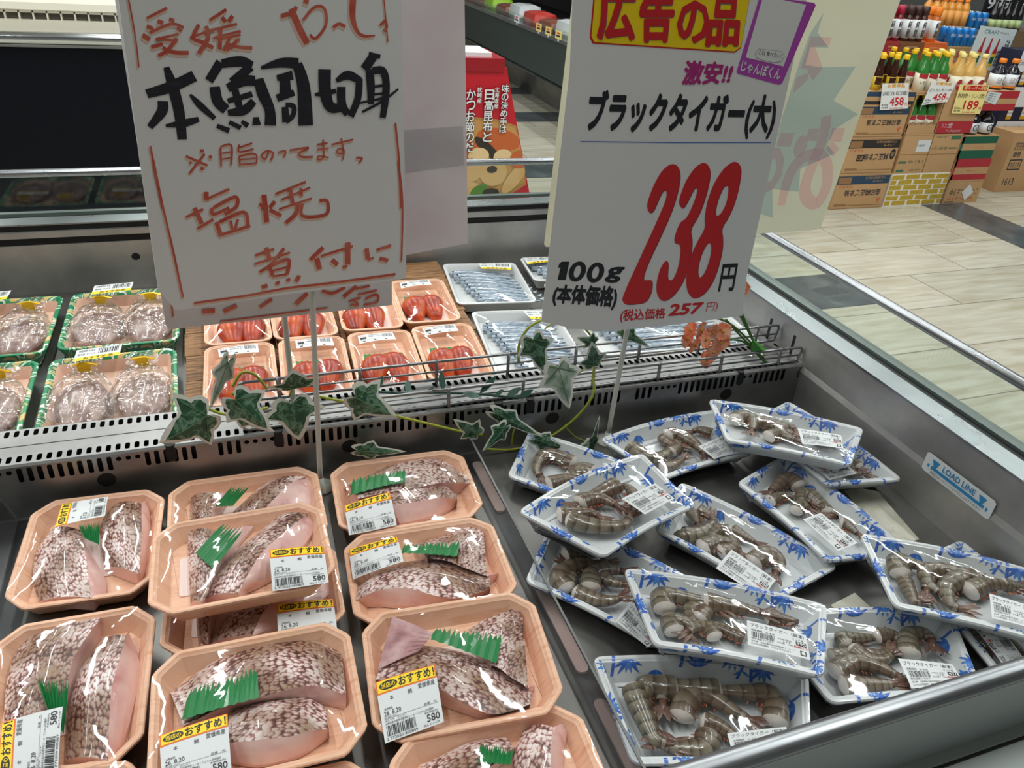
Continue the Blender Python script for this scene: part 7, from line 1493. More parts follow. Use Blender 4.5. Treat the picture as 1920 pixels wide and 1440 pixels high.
t = thing('brick_print_stand', 'low display stand wrapped in yellow brick pattern paper, under the lemon cartons', 'display stand', ((x0 + x1) / 2, YB, 0))
b_ = MB(); b_.box((x0, YB, 0), (x1, YB + .24, z1)); obj('stand_body', b_, M_BRKW, t)
b_ = MB()
for r_ in range(6):
    za = z1 - .008 - (r_ + 1) * .0328 + .005; zb = za + .0265; off = -.065 if r_ % 2 else -.012
    for k in range(5):
        xa = max(x0 + .004, x0 + off + k * .122 + .008); xb = min(x1 - .003, x0 + off + k * .122 + .112)
        if xb > xa + .01: b_.box((xa, YB - .0012, za), (xb, YB, zb))
    b_.box((x0 - .0012, YB + (.02 if r_ % 2 else .07), za), (x0, YB + (.11 if r_ % 2 else .2), zb))
obj('brick_pattern', b_, M_BRKY, t)
carton('plain lemon juice carton standing left on the brick-patterned stand', 3.909, 4.130, .209, .449, art=lambda f: (f.rect(0, .48, 1, .49, 1), f.text('レモン 100', .40, .26, .92, .34, 8, True), f.rect(.05, .26, .32, .31, 8), f.rect(.05, .04, .32, .10, 8), f.text('レモン果汁', .5, .06, .9, .11, 8, True), f.rect(.52, .55, .99, .84, 9, 1), f.text('出荷案内', .56, .68, .8, .73, 6, True)), group='lemon juice cartons')
carton('plain lemon juice carton standing right on the brick-patterned stand', 4.138, 4.366, .209, .446, art=lambda f: (f.rect(0, .48, 1, .49, 1), f.text('レモン100 450', .06, .60, .58, .68, 8, False), f.rect(.64, .62, .92, .65, 8), f.text('レモン果汁', .08, .90, .5, .95, 8, True), f.rect(.62, .86, .96, .95, 8)), group='lemon juice cartons')
cut = thing('cut_open_carton', 'open-cut carton holding three lemon bottles below the middle 458 price card', 'box', (4.0, YB + .13, .4495))
b_ = MB(); b_.box((3.900, YB, .4495), (4.122, YB + .26, .459)); b_.box((3.900, YB, .459), (4.122, YB + .004, .505)); b_.box((3.900, YB, .459), (3.904, YB + .26, .67)); b_.box((4.118, YB, .459), (4.122, YB + .26, .67)); b_.box((3.900, YB + .256, .459), (4.122, YB + .26, .67)); obj('carton', b_, M_CARD, cut)
b_ = MB()
for i in range(14): b_.box((3.902 + i * .0156, YB - .001, .503 + .004 * (i % 3)), (3.902 + i * .0156 + .015, YB + .003, .508 + .004 * (i % 3)))
obj('torn_edge', b_, M_CARDD, cut)
carton('lemon carton lid tray holding the green lemon bottles, above the cut-open carton', 3.885, 4.130, .6705, .692, dep=.26, group='lemon juice cartons')
carton('apple vinegar carton with a red lower band, behind the yellow 189 price card', 4.133, 4.412, .4495, .690, dep=.26, art=lambda f: (f.rect(0, 0, 1, .30, 4), f.text('リンゴ酢', .12, .13, .42, .26, 9, False), f.text('アップルビネガー', .28, .03, .75, .09, 9), f.rect(0, .30, 1, .306, 1)))
carton('bottom soy sauce carton of the right stack with a white slip stuck on', 4.397, 4.686, 0, .154, art=lambda f: (f.text('こいくちしょうゆ', .1, .36, .92, .62, 6, True), f.text('本醸造しょうゆ', .1, .15, .85, .26, 7, True), fill(f.b, [[(.45, .48), (.62, .80), (.80, .46), (.62, .1)]], f.P(3), 9), f.rect(.48, .68, .485, 1, 1), f.rect(0.02, .05, .3, .09, 6)), group='soy sauce cartons')
carton('red striped soy sauce carton second from the floor in the right stack', 4.385, 4.684, .1545, .2895, art=lambda f: (f.rect(0, .60, 1, 1, 4), f.rect(0, 0, 1, .26, 4), f.rect(0, 0, .05, 1, 4), f.text('特選しょうゆ', .4, .40, .66, .46, 7)), group='soy sauce cartons')
carton('green striped soy sauce carton third from the floor in the right stack', 4.376, 4.672, .290, .434, art=lambda f: (f.rect(0, .66, 1, .95, 5), f.rect(0, 0, 1, .36, 5), f.rect(0, 0, .06, .95, 5), f.text('だししょうゆ', .42, .47, .66, .53, 7)), group='soy sauce cartons')
carton('red striped carton at the top of the right stack carrying the orange-capped bottles', 4.443, 4.708, .583, .700, art=lambda f: (f.rect(0, .62, 1, .98, 4), f.rect(0, 0, 1, .34, 4)), group='soy sauce cartons')
def card(label, q, y, top, lines, price, yellow=False):
    t = thing('price_card', label, 'price card', (q[3][0], y, q[3][1]), group='price cards on the cartons')
    PM = [mat('card_white', S(236, 236, 234), .5), mat('card_yellow', S(246, 228, 150), .5), M_PRED, M_PBLK, mat('card_orange', S(240, 170, 30), .5)]
    b_ = MB(); P_ = lambda l: (lambda u, v: (u, y - .0004 * l - .01 * ((v - q[3][1]) * 0), v))
    n = 6
    b_.grid([[P_(0)(*bil(q, i / n, j / n)) for i in range(n + 1)] for j in range(n + 1)], 1 if yellow else 0)
    o = obj('card', b_, PM, t); b_ = MB()
    W = lambda s, x0_, y0_, x1_, y1_, m, off=.01: put_text(b_, s, [bil(q, *p) for p in R4(x0_, y0_, x1_, y1_)], P_(2), m, off)
    if yellow:
        fill(b_, [[bil(q, *p) for p in ((.14, .80), (.96, .80), (.96, .97), (.14, .97))]], P_(1), 2); put_text(b_, top, [bil(q, *p) for p in R4(.18, .82, .93, .955)], P_(2), 1, .02)
    else: W(top, .2, .84, .85, .97, 4, .03)
    W(lines[0], .05, .54, .95, .70, 3); W(lines[1], .04, .14, .28, .24, 3); W(lines[2], .04, .05, .28, .12, 3)
    W(price, .33, .14, .84, .46, 2, .03); W('円', .88, .12, .97, .24, 2); W('税込価格 494円', .35, .02, .8, .08, 2)
    obj('lettering', b_, PM, t); return t
card('white price card reading 458 on the sesame oil stack', BG['card1'], YB - .012, 'お買得品', ('金印純正ごま油・純正ごま油濃口', '各200g', '本体価格'), '458')
card('white price card reading 458, bent at its lower right corner, on the lemon bottles', BG['card2'], YB - .012, 'お買得品', ('ポッカレモン100', '450ml', '本体価格'), '458')
card('yellow price card reading 189 on the apple vinegar carton', BG['card3'], YB - .012, '得スーパー月間', ('穀物酢・リンゴ酢', '各500ml', '本体'), '189', True)
def slip(label, q, y):
    b_ = MB(); fill(b_, [q], lambda u, v: (u, y, v), 0)
    for k in range(4): put_text(b_, '納品 {}'.format(k * 37 + 12), [bil(q, *p) for p in R4(.15, .75 - k * .2, .7, .87 - k * .2)], lambda u, v: (u, y - .0005, v), 1)
    tag(obj('paper_slip', b_, [M_LABEL, M_CINK]), label, 'paper slip')
slip('white paper slip stuck on the top red striped carton', BG['tag1'], YB - .0025)
# bottles
def bottle(name, label, prof, mats, capz, labz, x, y, z, group, capr=.014, caph=.02, art=None):
    t = thing(name, label, 'bottle', (x, y, z), group=group)
    b_ = MB(); b_.lathe(prof, 16, 0, (x, y, z)); obj('bottle_body', b_, mats[0], t, True)
    b_ = MB(); b_.lathe([(capr * .96, 0), (capr, .002), (capr, caph - .003), (capr * .85, caph)], 16, 0, (x, y, z + capz)); obj('cap', b_, mats[1], t, True)
    r = max(p[0] for p in prof) + .0008
    b_ = MB(); b_.lathe([(r, 0), (r, labz[1] - labz[0])], 18, 0, (x, y, z + labz[0])); lo = obj('bottle_label', b_, mats[2], t, True)
    if art:
        b_ = MB(); art(b_, lambda u, v: (x + r * math.sin((u - .5) * 2.2) * 1.02, y - r * math.cos((u - .5) * 2.2) * 1.02, z + labz[0] + (labz[1] - labz[0]) * v)); obj('label_print', b_, art.mats, lo)
    return t
def many(proto, spots, labels):
    for (x, y, z), l in zip(spots, labels):
        c = copy_tree(proto); c['label'] = l
        o = proto['_o']; c.location = (x, y, z)
def band(b, P, v0, v1, m, u0=0, u1=1, wave=0):
    n = 14; b.grid([[P(u0 + (u1 - u0) * i / n, v + (wave * math.sin(math.pi * i / n) if v == v0 else 0)) for i in range(n + 1)] for v in (v0, v1)], m)
def disc(b, P, cu, cv, ru, rv, m, hole=0.0):
    rs = [[P(cu + ru * s * math.cos(a * math.pi / 9), cv + rv * s * math.sin(a * math.pi / 9)) for a in range(18)] for s in ([1, .75, .5, .25, .03] if not hole else [1, hole])]
    b.rings(rs, m)
def art_of(mats, fn): fn.mats = mats; return fn
M_BROWNG = mat('dark_brown_oil', S(58, 24, 14), .1, coat=.5); M_CAPY = mat('yellow_cap', S(238, 190, 20), .4); M_LYB = mat('yellow_dark_label', S(214, 180, 40), .5)
M_GRNG = mat('green_bottle', S(52, 126, 52), .12, coat=.5); M_AMB = mat('pale_amber_vinegar', S(222, 178, 104), .1, coat=.5); M_CAPC = mat('cream_cap', S(244, 224, 140), .4); M_LCR = mat('cream_label', S(232, 222, 200), .5); M_CAPO = mat('orange_cap', S(240, 130, 30), .4); M_SOY = mat('black_soy', S(30, 26, 36), .12, coat=.5); M_LWH = mat('white_bottle_label', S(226, 228, 230), .5); M_CAPR = mat('wine_red_cap', S(166, 22, 60), .4); M_CAPB = mat('dark_brown_cap', S(62, 34, 30), .4)
ses = [(.020, 0), (.025, .004), (.025, .09), (.022, .11), (.013, .145), (.012, .16), (.012, .172)]
a_ses = art_of([M_BROWNG, mat('bottle_print_black', S(30, 28, 30), .5)], lambda b, P: (band(b, P, .42, .97, 0), put_text(b, 'ごま油', R4(.2, .05, .8, .36), P, 1)))
p_ = bottle('sesame_oil_bottle', 'front left brown sesame oil bottle with yellow cap on the left stack', ses, (M_BROWNG, M_CAPY, M_LYB), .168, (.0, .075), 3.705, YB + .035, .6905, 'sesame oil bottles on the left stack', .0165, .026, a_ses)
many(p_, [(3.775, YB + .035, .6905), (3.735, YB + .115, .6905), (3.66, YB + .10, .6905), (3.795, YB + .125, .6905), (3.615, YB + .045, .6905)],
     ['front right brown sesame oil bottle, next to the green lemon bottles', 'brown sesame oil bottle behind the front two', 'brown sesame oil bottle at the back left, nearest the sign', 'hidden-necked brown sesame oil bottle at the back right of its group', 'brown sesame oil bottle partly covered by the edge of the pale yellow poster'])
lem = [(.030, 0), (.034, .004), (.034, .10), (.030, .125), (.016, .155), (.013, .18), (.013, .19)]
a_lem = art_of([M_CRED, M_CINK, mat('lemon_green', S(70, 140, 60), .5)], lambda b, P: (band(b, P, .78, 1.0, 0, wave=-.06), put_text(b, 'レモン', R4(.2, .40, .8, .6), P, 1), disc(b, P, .76, .2, .1, .13, 2)))
p_ = bottle('lemon_juice_bottle', 'front lemon juice bottle at the left of the green bottles', lem, (M_GRNG, M_CAPY, M_LCR), .187, (.0, .095), 3.925, YB + .038, .692, 'green lemon juice bottles on the cartons', .016, .022, a_lem)
many(p_, [(4.0, YB + .038, .692), (4.075, YB + .038, .692), (3.90, YB + .115, .692), (3.975, YB + .11, .692), (4.05, YB + .11, .692), (4.125, YB + .11, .692), (3.905, YB + .19, .692), (3.98, YB + .185, .692), (4.055, YB + .185, .692), (3.83, YB + .205, .692)],
     ['front lemon juice bottle second from the left', 'front lemon juice bottle third from the left, behind the middle price card', 'second row lemon juice bottle at the left', 'second row lemon juice bottle in the middle', 'second row lemon juice bottle right of the middle', 'second row lemon juice bottle beside the amber bottles', 'back row lemon juice bottle at the left', 'back row lemon juice bottle in the middle', 'back row lemon juice bottle at the right', 'back row lemon juice bottle behind the brown bottles'])
many(p_, [(3.940, YB + .045, .459), (4.012, YB + .045, .459), (4.084, YB + .045, .459)], ['left lemon bottle inside the cut-open carton', 'middle lemon bottle inside the cut-open carton', 'right lemon bottle inside the cut-open carton'])
vin = [(.032, 0), (.036, .004), (.036, .095), (.033, .12), (.018, .15), (.014, .18), (.014, .19)]
a_vin = art_of([M_CRED, M_LWH], lambda b, P: (disc(b, P, .5, .45, .27, .38, 0), put_text(b, 'りんご酢', R4(.27, .35, .73, .55), lambda u, v: (P(u, v)[0], P(u, v)[1] - .001, P(u, v)[2]), 1)))
p_ = bottle('apple_vinegar_bottle', 'front left amber apple vinegar bottle above the yellow price card', vin, (M_AMB, M_CAPC, M_LCR), .187, (.0, .085), 4.20, YB + .040, .6905, 'apple vinegar bottles with cream caps', .017, .022, a_vin)
many(p_, [(4.285, YB + .040, .6905), (4.37, YB + .040, .6905), (4.19, YB + .12, .6905), (4.27, YB + .12, .6905), (4.35, YB + .12, .6905), (4.19, YB + .20, .6905), (4.27, YB + .20, .6905)],
     ['front middle amber apple vinegar bottle with the red apple label', 'front right amber apple vinegar bottle beside the dark bottles', 'second row apple vinegar bottle at the left', 'second row apple vinegar bottle in the middle', 'second row apple vinegar bottle at the right', 'back row apple vinegar bottle at the left', 'back row apple vinegar bottle in the middle'])
pon = [(.040, 0), (.046, .004), (.046, .085), (.042, .105), (.020, .13), (.016, .145), (.016, .155)]
a_pon = art_of([mat('label_brown_ring', S(120, 84, 60), .5), M_CAPO], lambda b, P: (disc(b, P, .64, .55, .16, .32, 0, .72), put_text(b, 'ぽん酢', R4(.15, .3, .4, .8), P, 0), band(b, P, 0, .14, 1)))
p_ = bottle('ponzu_bottle', 'left dark sauce bottle with orange cap on the red striped carton', pon, (M_SOY, M_CAPO, M_LWH), .150, (.012, .088), 4.548, YB + .06, .7005, 'orange-capped dark sauce bottles', .021, .024, a_pon)
many(p_, [(4.655, YB + .06, .7005)], ['right dark sauce bottle with orange cap and a ring on its label'])
a_so = art_of([M_CINK, M_LWH], lambda b, P: (disc(b, P, .5, .55, .2, .36, 0, .72), put_text(b, '本醸造', R4(.42, .4, .58, .7), P, 0)))
p_ = bottle('soy_sauce_bottle', 'left black soy sauce bottle on the green striped carton', [(.042, 0), (.050, .004), (.050, .075), (.046, .095), (.024, .118), (.018, .13), (.018, .136)], (M_SOY, mat('black_cap', S(30, 30, 34), .4), M_LWH), .12, (.010, .07), 4.466, YB + .06, .4345, 'black soy sauce bottles', .022, .026, a_so)
many(p_, [(4.580, YB + .06, .4345)], ['right black soy sauce bottle on the green striped carton'])
# second tier behind
Y2 = 4.55
M_PLAT = mat('display_plinth', S(120, 98, 74), .7)
b_ = MB(); b_.box((4.20, Y2 + .01, 0), (5.16, Y2 + .36, .692)); b_.box((4.19, Y2 + .005, .692), (5.17, Y2 + .37, .70)); pt_ = tag(obj('display_plinth', b_, M_PLAT), 'brown plinth carrying the drink cartons behind the bottle stacks', 'display stand')
M_DR = mat('drink_carton_red', S(168, 46, 52), .55); M_DB = mat('drink_carton_brown', S(128, 80, 46), .6); M_DO = mat('drink_carton_orange', S(222, 104, 36), .55); M_DT = mat('carton_tan_print', S(226, 190, 140), .6)
for (xa, xb, mm, nm) in ((4.335, 4.467, M_DR, 'red'), (4.470, 4.680, M_DB, 'brown'), (4.684, 4.893, M_DO, 'orange')):
    for (za, zb, w_) in ((.701, .778, 'lower'), (.7785, .857, 'upper')):
        carton('%s %s drink carton behind the lemon bottles' % (w_, nm), xa, xb, za, zb, Y2, .20, (lambda f: (f.text('健康酢飲料', .25, .5, .75, .66, 1), f.text('まろやか', .3, .28, .7, .38, 1), f.rect(.35, .16, .65, .19, 1))) if w_ == 'upper' else None, 'coloured drink cartons', [mm, M_DT])
pet = [(.028, 0), (.031, .004), (.031, .12), (.026, .15), (.014, .175), (.014, .19)]
a_pet = art_of([M_CINK], lambda b, P: put_text(b, '純', R4(.3, .55, .7, .95), P, 0, .03) or put_text(b, '黒酢', R4(.3, .05, .7, .5), P, 0, .03))
protos = {}
for nm, cap, bodym, xs_ in (('red', M_CAPR, mat('red_drink', S(130, 30, 36), .15), (4.375, 4.44)), ('brown', M_CAPB, mat('brown_drink', S(70, 36, 26), .15), (4.52, 4.585, 4.65)), ('orange', M_CAPO, mat('orange_drink', S(206, 110, 40), .15), (4.765,))):
    for row in (0, 1):
        for i, x in enumerate(xs_):
            lab = '%s %s-capped drink bottle from the left in the %s row behind the lemon bottles' % (('first', 'second', 'third')[i], nm, ('front', 'rear')[row])
            y = Y2 + .045 + row * .075; xx = x + row * .02
            if nm in protos:
                c = copy_tree(protos[nm]); c['label'] = lab; c.location = (xx, y, .8575)
            else: protos[nm] = bottle('drink_bottle', lab, pet, (bodym, cap, M_LWH), .165, (.02, .135), xx, y, .8575, 'white-labelled drink bottles on the coloured cartons', .026, .052, a_pet)
M_CAN = mat('blue_can', S(40, 128, 206), .3, .4); M_CANT = mat('can_top', S(190, 200, 206), .25, .9)
def can(x, y, z, label, proto=[None]):
    if proto[0]:
        c = copy_tree(proto[0]); c['label'] = label; c.location = (x, y, z); return
    t = thing('drink_can', label, 'can', (x, y, z), group='blue drink cans'); b_ = MB(); b_.lathe([(.026, 0), (.031, .006), (.031, .105), (.027, .115)], 16, 0, (x, y, z)); obj('can_body', b_, M_CAN, t, True)
    b_ = MB(); b_.lathe([(.027, .114), (.0265, .118), (.022, .1165)], 16, 0, (x, y, z)); obj('can_top', b_, M_CANT, t, True); b_ = MB(); put_text(b_, 'CHU-HI', [(-.02, .08), (.02, .08), (.02, .06), (-.02, .06)], lambda u, v: (x + u, y - .0318 + abs(u) * .2, z + v), 0, .03); obj('can_print', b_, M_LWH, t); proto[0] = t
carton('brown carton tray under the front blue cans', 4.895, 5.150, .701, .836, Y2, .2, lambda f: (f.text('お酒', .2, .45, .55, .8, 4), f.text('チューハイ', .2, .2, .6, .35, 4)))
for i in range(4): can(4.928 + i * .063, Y2 + .04, .8365, '%s blue can from the left in the front row beside the beer poster' % ('first', 'second', 'third', 'fourth')[i])
for i in range(4): can(4.940 + i * .063, Y2 + .11, .8365, '%s blue can from the left in the rear row beside the beer poster' % ('first', 'second', 'third', 'fourth')[i])
# poster
ps = thing('beer_poster', 'white beer poster with three painted bottles, standing behind the vinegar bottles', 'poster', (5.0, 4.3, .72))
b_ = MB(); qp = [(4.852, 1.0), (5.190, .985), (5.160, .72), (4.832, .735)]; PP = lambda l: (lambda u, v: (u, 4.30 - .0005 * l, v)); fill(b_, [qp], PP(0)); fill(b_, [qp], PP(-4)); fill(b_, [[qp[0], qp[1], qp[1]]], PP(0)) if False else None
obj('poster_board', b_, mat('poster_white', S(206, 216, 220), .4), ps)
b_ = MB(); PMs = [M_CINK, M_CGRN, M_CRED, mat('poster_yellow', S(220, 180, 50), .5), mat('poster_teal', S(70, 130, 120), .5)]
W = lambda s, a, b, c, d_, m: put_text(b_, s, [bil(qp, *p) for p in R4(a, b, c, d_)], PP(1), m, .02)
W('CRAFT', .16, .84, .56, .93, 4); W('クラフトビール', .58, .86, .82, .91, 0); W('伝統', .84, .45, .95, .75, 0); W('麦酒', .72, .1, .8, .5, 0)
for i in range(3):
    cx = .24 + i * .2
    def bl(pts, m, l): fill(b_, [[bil(qp, cx + a, c) for a, c in pts]], PP(l), m)
    bl([(-.06, .08), (.06, .08), (.06, .42), (.025, .58), (.02, .75), (-.02, .75), (-.025, .58), (-.06, .42)], 1 if i == 1 else 3, 1); bl([(-.06, .40), (.06, .40), (.025, .58), (.02, .75), (-.02, .75), (-.025, .58)], 2, 2); bl([(-.05, .16), (.05, .16), (.05, .32), (-.05, .32)], 1 if i != 1 else 3, 2)
obj('poster_print', b_, PMs, ps)
b_ = MB(); b_.box((4.84, 4.3045, 0), (5.15, 4.34, .80)); obj('poster_stand', b_, M_CARD, ps)
# third tier
Y3 = 5.0
b_ = MB(); b_.box((4.9, Y3, 0), (6.4, Y3 + .4, .905)); tag(obj('display_plinth', b_, M_PLAT), 'tall brown plinth carrying the orange bottles and black beer bottles at the back', 'display stand')
M_ORJ = mat('orange_juice', S(222, 150, 60), .2, coat=.3); M_ORL = mat('orange_bottle_label', S(228, 160, 80), .5)
p_ = None; wn = ('first', 'second', 'third', 'fourth', 'fifth', 'sixth')
for row in range(2):
    for i in range(5):
        l = '%s orange drink bottle from the left in the %s row at the top edge' % (wn[i], ('front', 'rear')[row])
        x, y, z = 5.20 + i * .072, Y3 + .05 + row * .08, .9055
        if p_ is None: p_ = bottle('orange_drink_bottle', l, [(.030, 0), (.034, .004), (.034, .13), (.030, .15), (.015, .175), (.015, .185)], (M_ORJ, M_CAPO, M_ORL), .18, (.02, .12), x, y, z, 'orange drink bottles at the back', .018, .02)
        else: c = copy_tree(p_); c['label'] = l; c.location = (x, y, z)
for i in range(3): can(5.575 + i * .063, Y3 + .05, .9055, '%s front blue can from the left, next to the black beer bottles' % wn[i])
for i in range(3): can(5.575 + i * .063, Y3 + .115, 1.024 if False else .9055, '%s rear blue can from the left, next to the black beer bottles' % wn[i])
M_BBT = mat('black_beer_bottle', S(26, 24, 26), .15, coat=.5); M_LGR = mat('pale_green_label', S(190, 210, 150), .5); p_ = None
for i in range(5):
    l = '%s black beer bottle from the left under the 999 price board' % wn[i]; x, y, z = 5.79 + i * .068, Y3 + .05, .9055
    if p_ is None: p_ = bottle('beer_bottle', l, [(.028, 0), (.031, .004), (.031, .10), (.026, .125), (.013, .16), (.012, .20)], (M_BBT, M_BBT, M_LGR), .198, (.02, .075), x, y, z, 'black beer bottles at the top right', .0135, .012)
    else: c = copy_tree(p_); c['label'] = l; c.location = (x, y, z)
pb = thing('price_board', 'black board with white digits 999 above the beer bottles at the top right', 'sign', (5.9, Y3 + .10, .9055)); b_ = MB(); b_.box((5.72, Y3 + .10, 1.02), (6.25, Y3 + .11, 1.40)); b_.box((5.8, Y3 + .10, .9055), (5.82, Y3 + .11, 1.02)); obj('board', b_, M_PBLK, pb)
b_ = MB(); put_text(b_, '999', R4(5.745, 1.045, 5.985, 1.125), lambda u, v: (u, Y3 + .0985, v), 0, .03); obj('digits', b_, M_LWH, pb)
# beer cartons and plain carton at the right edge
M_NAVY = mat('navy_carton', S(24, 30, 58), .5); M_CBR = mat('beer_yellow', S(214, 164, 40), .5)
for za, zb, nm in ((0, .21, 'bottom'), (.2105, .43, 'second'), (.4305, .655, 'third'), (.6555, .88, 'top')):
    def a(f):
        f.rect(.0, .42, 1, 1, 1); 
        for c in (.3, .75): fill(f.b, [[(c - .08, .06), (c + .08, .06), (c + .08, .42), (c + .035, .58), (c + .03, .86), (c - .03, .86), (c - .035, .58), (c - .08, .42)]], f.P(2), 2); f.rect(c - .07, .16, c + .07, .34, 1, 3); f.text('Extra', c - .06, .21, c + .06, .28, 0, False, 4)
        f.text('Corona', .02, .6, .2, .75, 0)
    carton('%s navy beer carton of the stack printed with yellow bottles, right edge' % nm, 5.07, 5.36, za, zb, 4.10, .17, a, 'navy beer cartons', [M_NAVY, M_LWH, M_CBR])
carton('plain brown carton on the floor at the right edge with printed handling marks', 5.035, 5.42, 0, .40, 3.90, .18, lambda f: (f.rect(.1, .72, .40, .84, 6), f.rect(.11, .73, .39, .83, 0, 2), f.text('天地無用', .12, .74, .38, .82, 6, False, 3), f.text('糖類', .12, .6, .3, .69, 6), f.rect(.1, .38, .4, .56, 6), f.rect(.12, .40, .38, .54, 0, 2), f.text('取扱注意', .14, .42, .36, .52, 6, False, 3), f.text('1613', .12, .12, .38, .24, 6)))
# ---------------------------------------------------------------- background centre and left
rs_ = thing('red_soup_display', 'red cardboard display stand picturing a hot pot, on the floor behind the case', 'display stand', (1.4, 4.15, 0))
M_RCB = mat('red_display_card', S(190, 14, 36), .4, coat=.2); M_RCD = mat('red_display_dark', S(150, 8, 26), .4, coat=.2)
b_ = MB(); Yf = 4.12
xa, xbt, xbb = 1.02, 1.475, 1.69
b_.prism([(xa, 0), (xbb, 0), (xbt + .015, .72), (xa, .72)], 'y', Yf, Yf + .30); obj('stand_body', b_, M_RCB, rs_)
b_ = MB(); b_.box((xa, Yf - .012, .70), (xbt, Yf + .30, .765)); obj('tray_front', b_, M_RCD, rs_)
b_ = MB(); b_.box((1.24, Yf + .03, .765), (xbt - .06, Yf + .26, .785)); obj('soup_packet', b_, M_LWH, rs_)
b_ = MB(); PF = lambda l: (lambda u, v: (u, Yf - .0006 * l, v))
HM = [mat('pot_rim', S(178, 128, 70), .5), mat('broth', S(196, 146, 84), .4), mat('fried_orange', S(196, 98, 48), .5), mat('seaweed_dark', S(50, 44, 38), .4), mat('dumpling', S(214, 170, 112), .5), mat('pickle_green', S(86, 132, 50), .5), M_LWH, mat('egg_cream', S(226, 196, 148), .5), M_CINK]
el = lambda cx, cz, rx, rz, rot=0, n=20: [(cx + rx * math.cos(a * 2 * math.pi / n) * math.cos(rot) - rz * math.sin(a * 2 * math.pi / n) * math.sin(rot), cz + rx * math.cos(a * 2 * math.pi / n) * math.sin(rot) + rz * math.sin(a * 2 * math.pi / n) * math.cos(rot)) for a in range(n)]
clip = lambda pl: [(min(max(x, xa + .005), xbt + .015 + (xbb - xbt - .015) * (1 - v / .72) - .004), max(v, .005)) for x, v in pl]
for l, (m, pl) in enumerate([(0, el(1.33, .235, .40, .235)), (1, el(1.33, .24, .385, .215)), (2, el(1.47, .35, .13, .06, -.2)), (2, el(1.29, .30, .07, .05)), (3, el(1.41, .30, .10, .028, -.7)), (7, el(1.36, .265, .06, .045)), (7, el(1.50, .255, .055, .045)), (4, el(1.30, .18, .09, .06)), (4, el(1.45, .17, .08, .075)), (4, el(1.58, .14, .11, .04, .9)), (2, el(1.60, .24, .06, .05)), (3, el(1.44, .19, .03, .02)), (4, el(1.27, .08, .12, .05)), (5, el(1.37, .075, .055, .03, .5)), (3, el(1.44, .06, .05, .025))]):
    fill(b_, [clip(pl)], PF(1 + l), m)
def vert(s, x, z, h, m):
    for i, c in enumerate(s): put_text(b_, c, R4(x - h * .5, z - (i + 1) * h * 1.05, x + h * .5, z - (i + 1) * h * 1.05 + h), PF(20), 8, .08); put_text(b_, c, R4(x - h * .5, z - (i + 1) * h * 1.05, x + h * .5, z - (i + 1) * h * 1.05 + h), PF(21), m, .02)
vert('味の決め手は', 1.487, .64, .040, 6); vert('北海道産', 1.44, .625, .026, 6); vert('日高昆布と', 1.40, .615, .052, 6); vert('枕崎産', 1.345, .625, .026, 6); vert('かつお節のだし', 1.30, .615, .052, 6)
obj('front_print', b_, HM, rs_)
# green fronted case
gc = thing('green_front_chiller', 'long dark green fronted chiller case with packaged food, behind the red display', 'refrigerated case', (2.6, 6.5, 0))
M_GRNP = mat('dark_green_panel', S(46, 58, 56), .45)
b_ = MB(); b_.box((2.50, 3.9, .335), (2.53, 9.5, .62)); obj('front_panel', b_, M_GRNP, gc)
b_ = MB(); b_.prism([(2.50, .31), (2.53, .335), (2.60, .335), (2.60, .30)], 'y', 3.9, 9.5); b_.box((2.49, 3.9, .62), (2.545, 9.5, .645)); obj('metal_trim', b_, M_RAIL, gc)
b_ = MB(); b_.prism([(2.58, .31), (2.66, .30), (2.82, .0), (2.90, .0), (2.90, .31)], 'y', 3.9, 9.5); obj('kick_plate', b_, M_STEEL, gc)
b_ = MB(); b_.box((2.53, 3.9, .31), (3.5, 9.5, .62)); b_.box((3.45, 3.9, .62), (3.5, 9.5, 1.6)); obj('cabinet', b_, mat('chiller_dark', S(40, 42, 44), .5), gc)
b_ = MB(); b_.box((2.53, 3.9, .645), (2.536, 9.5, .70)); obj('price_rail_glass', b_, M_GLASS, gc)
b_ = MB(); b_.box((3.0, 3.9, .98), (3.45, 9.5, 1.0)); b_.box((2.97, 3.9, .96), (3.0, 9.5, 1.02)); obj('upper_shelf', b_, M_LWH, gc)
M_PRD = mat('meat_red_wrap', S(188, 48, 40), .3, coat=.4); M_PBR = mat('meat_brown', S(120, 66, 50), .4, coat=.4); M_PCL = mat('clear_pack', S(206, 212, 214), .15, coat=.5); M_PGN = mat('lime_box', S(150, 196, 50), .4)
k = 0
for i in range(13):
    y = 4.2 + i * .36; mm, nm = ((M_PCL, 'clear lidded food pack'), (M_PBR, 'brown cured meat pack'), (M_PRD, 'red wrapped meat pack'), (M_PCL, 'clear lidded food pack'), (M_PBR, 'brown cured meat pack'))[i % 5]
    if i == 10: mm, nm = M_PGN, 'lime green box'
    b_ = MB(); b_.rings([[(x, yy, z) for x, yy in rrect(.22 * s, .30 * s, .03 * s, 3, 2.70, y)] for s, z in ((.86, .6205), (1, .66), (.9, .70 + .02 * (i % 3)), (.5, .715 + .02 * (i % 3)))], 0, True, True)
    tag(smooth_by_angle(obj('food_pack', b_, mm), .5), '%s on the green chiller, %s along it counting from its near end' % (nm, ('first', 'second', 'third', 'fourth', 'fifth', 'sixth', 'seventh', 'eighth', 'ninth', 'tenth', 'eleventh', 'twelfth', 'thirteenth')[i]), 'food pack', 'food packs on the green chiller')
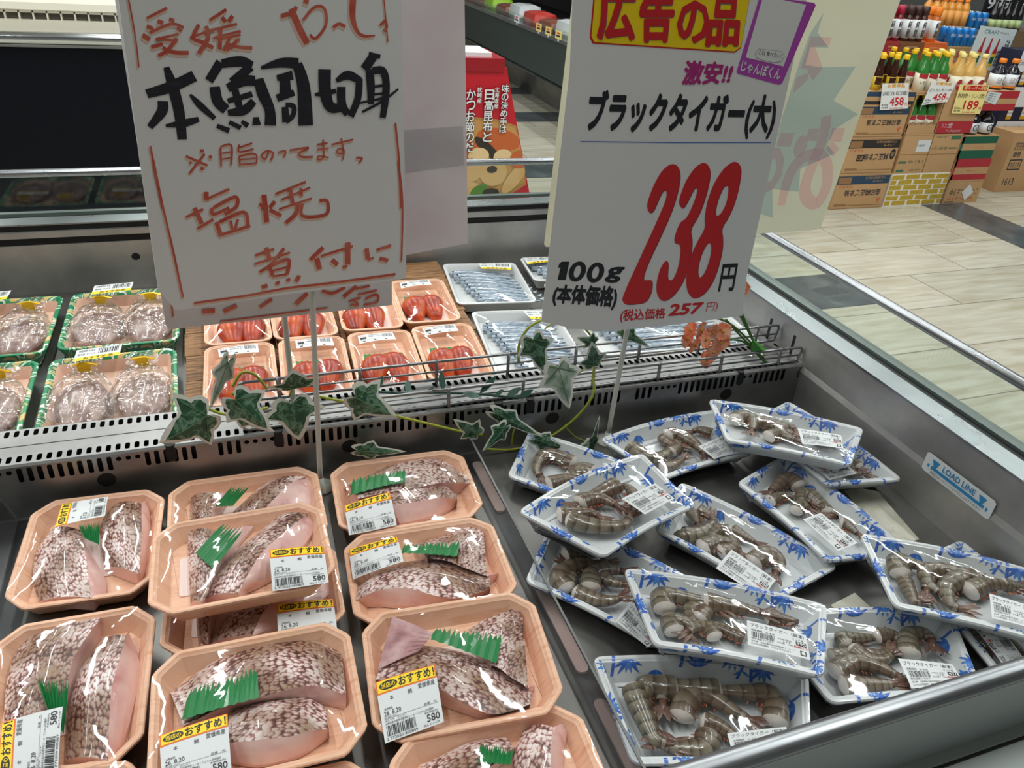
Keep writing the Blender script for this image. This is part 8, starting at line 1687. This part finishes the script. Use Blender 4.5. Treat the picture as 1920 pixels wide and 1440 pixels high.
for i, y in enumerate((5.25, 5.75, 5.95, 6.15, 6.65)):
    b_ = MB(); b_.box((2.486, y, .645), (2.489, y + .11, .70), 0 if i in (0, 4) else 1); b_.box((2.4855, y + .02, .66), (2.486, y + .09, .672), 2); b_.box((2.4855, y + .03, .68), (2.486, y + .08, .69), 3)
    b_.box((2.489, y + .04, .63), (2.4915, y + .07, .66), 0)
    tag(obj('shelf_price_tag', b_, [M_LWH, mat('tag_yellow', S(240, 214, 130), .5), M_CINK, M_PRED]), ('nearest white price tag on the green chiller edge', 'first yellow price tag on the green chiller edge', 'middle yellow price tag on the green chiller edge', 'far yellow price tag on the green chiller edge', 'farthest white price tag on the green chiller edge')[i], 'price tag', 'price tags on the green chiller')
# left wall chiller
lc = thing('cream_front_chiller', 'chiller with black front panel, chrome bumper and cream louvred top at the left', 'refrigerated case', (-.6, 4.0, 0))
YL = 4.0
M_CREAM = mat('cream_plastic', S(222, 216, 198), .4, coat=.2)
b_ = MB(); b_.box((-4, YL, .05), (.62, YL + .9, .79)); obj('front_panel', b_, mat('gloss_black_panel', S(10, 14, 22), .45, spec=.15), lc)
b_ = MB(); b_.box((-4, YL + .04, 0), (.60, YL + .86, .06)); obj('kick_plate', b_, M_BLACK, lc)
b_ = MB(); b_.prism([(YL - .02 + .022 * math.cos(a), .826 + .026 * math.sin(a)) for a in [k * math.pi / 9 for k in range(18)]], 'x', -4, .62); smooth_by_angle(obj('chrome_bumper', b_, M_CHROME, lc), .6)
b_ = MB(); b_.box((-4, YL - .016, .79), (.62, YL, .800)); obj('bumper_lip', b_, M_CHROME, lc)
b_ = MB(); b_.prism([(YL, .79), (YL, .893), (YL + .05, .893), (YL + .05, .79)], 'x', -4, .62); b_.prism([(YL + .004, .927), (YL - .004, .932), (YL + .004, .958), (YL + .9, 1.02), (YL + .9, .92), (YL + .004, .92)], 'x', -4, .62); obj('cream_top', b_, M_CREAM, lc)
b_ = MB(); b_.box((-4, YL + .03, .893), (.62, YL + .06, .927)); obj('air_intake', b_, mat('intake_shadow_grey', S(104, 102, 94), .7), lc)
for i in range(30):
    b_ = MB(); x = .60 - i * .0512; b_.box((x - .003, YL + .004, .892), (x + .003, YL + .04, .929)); obj('louvre', b_, M_CREAM, lc)
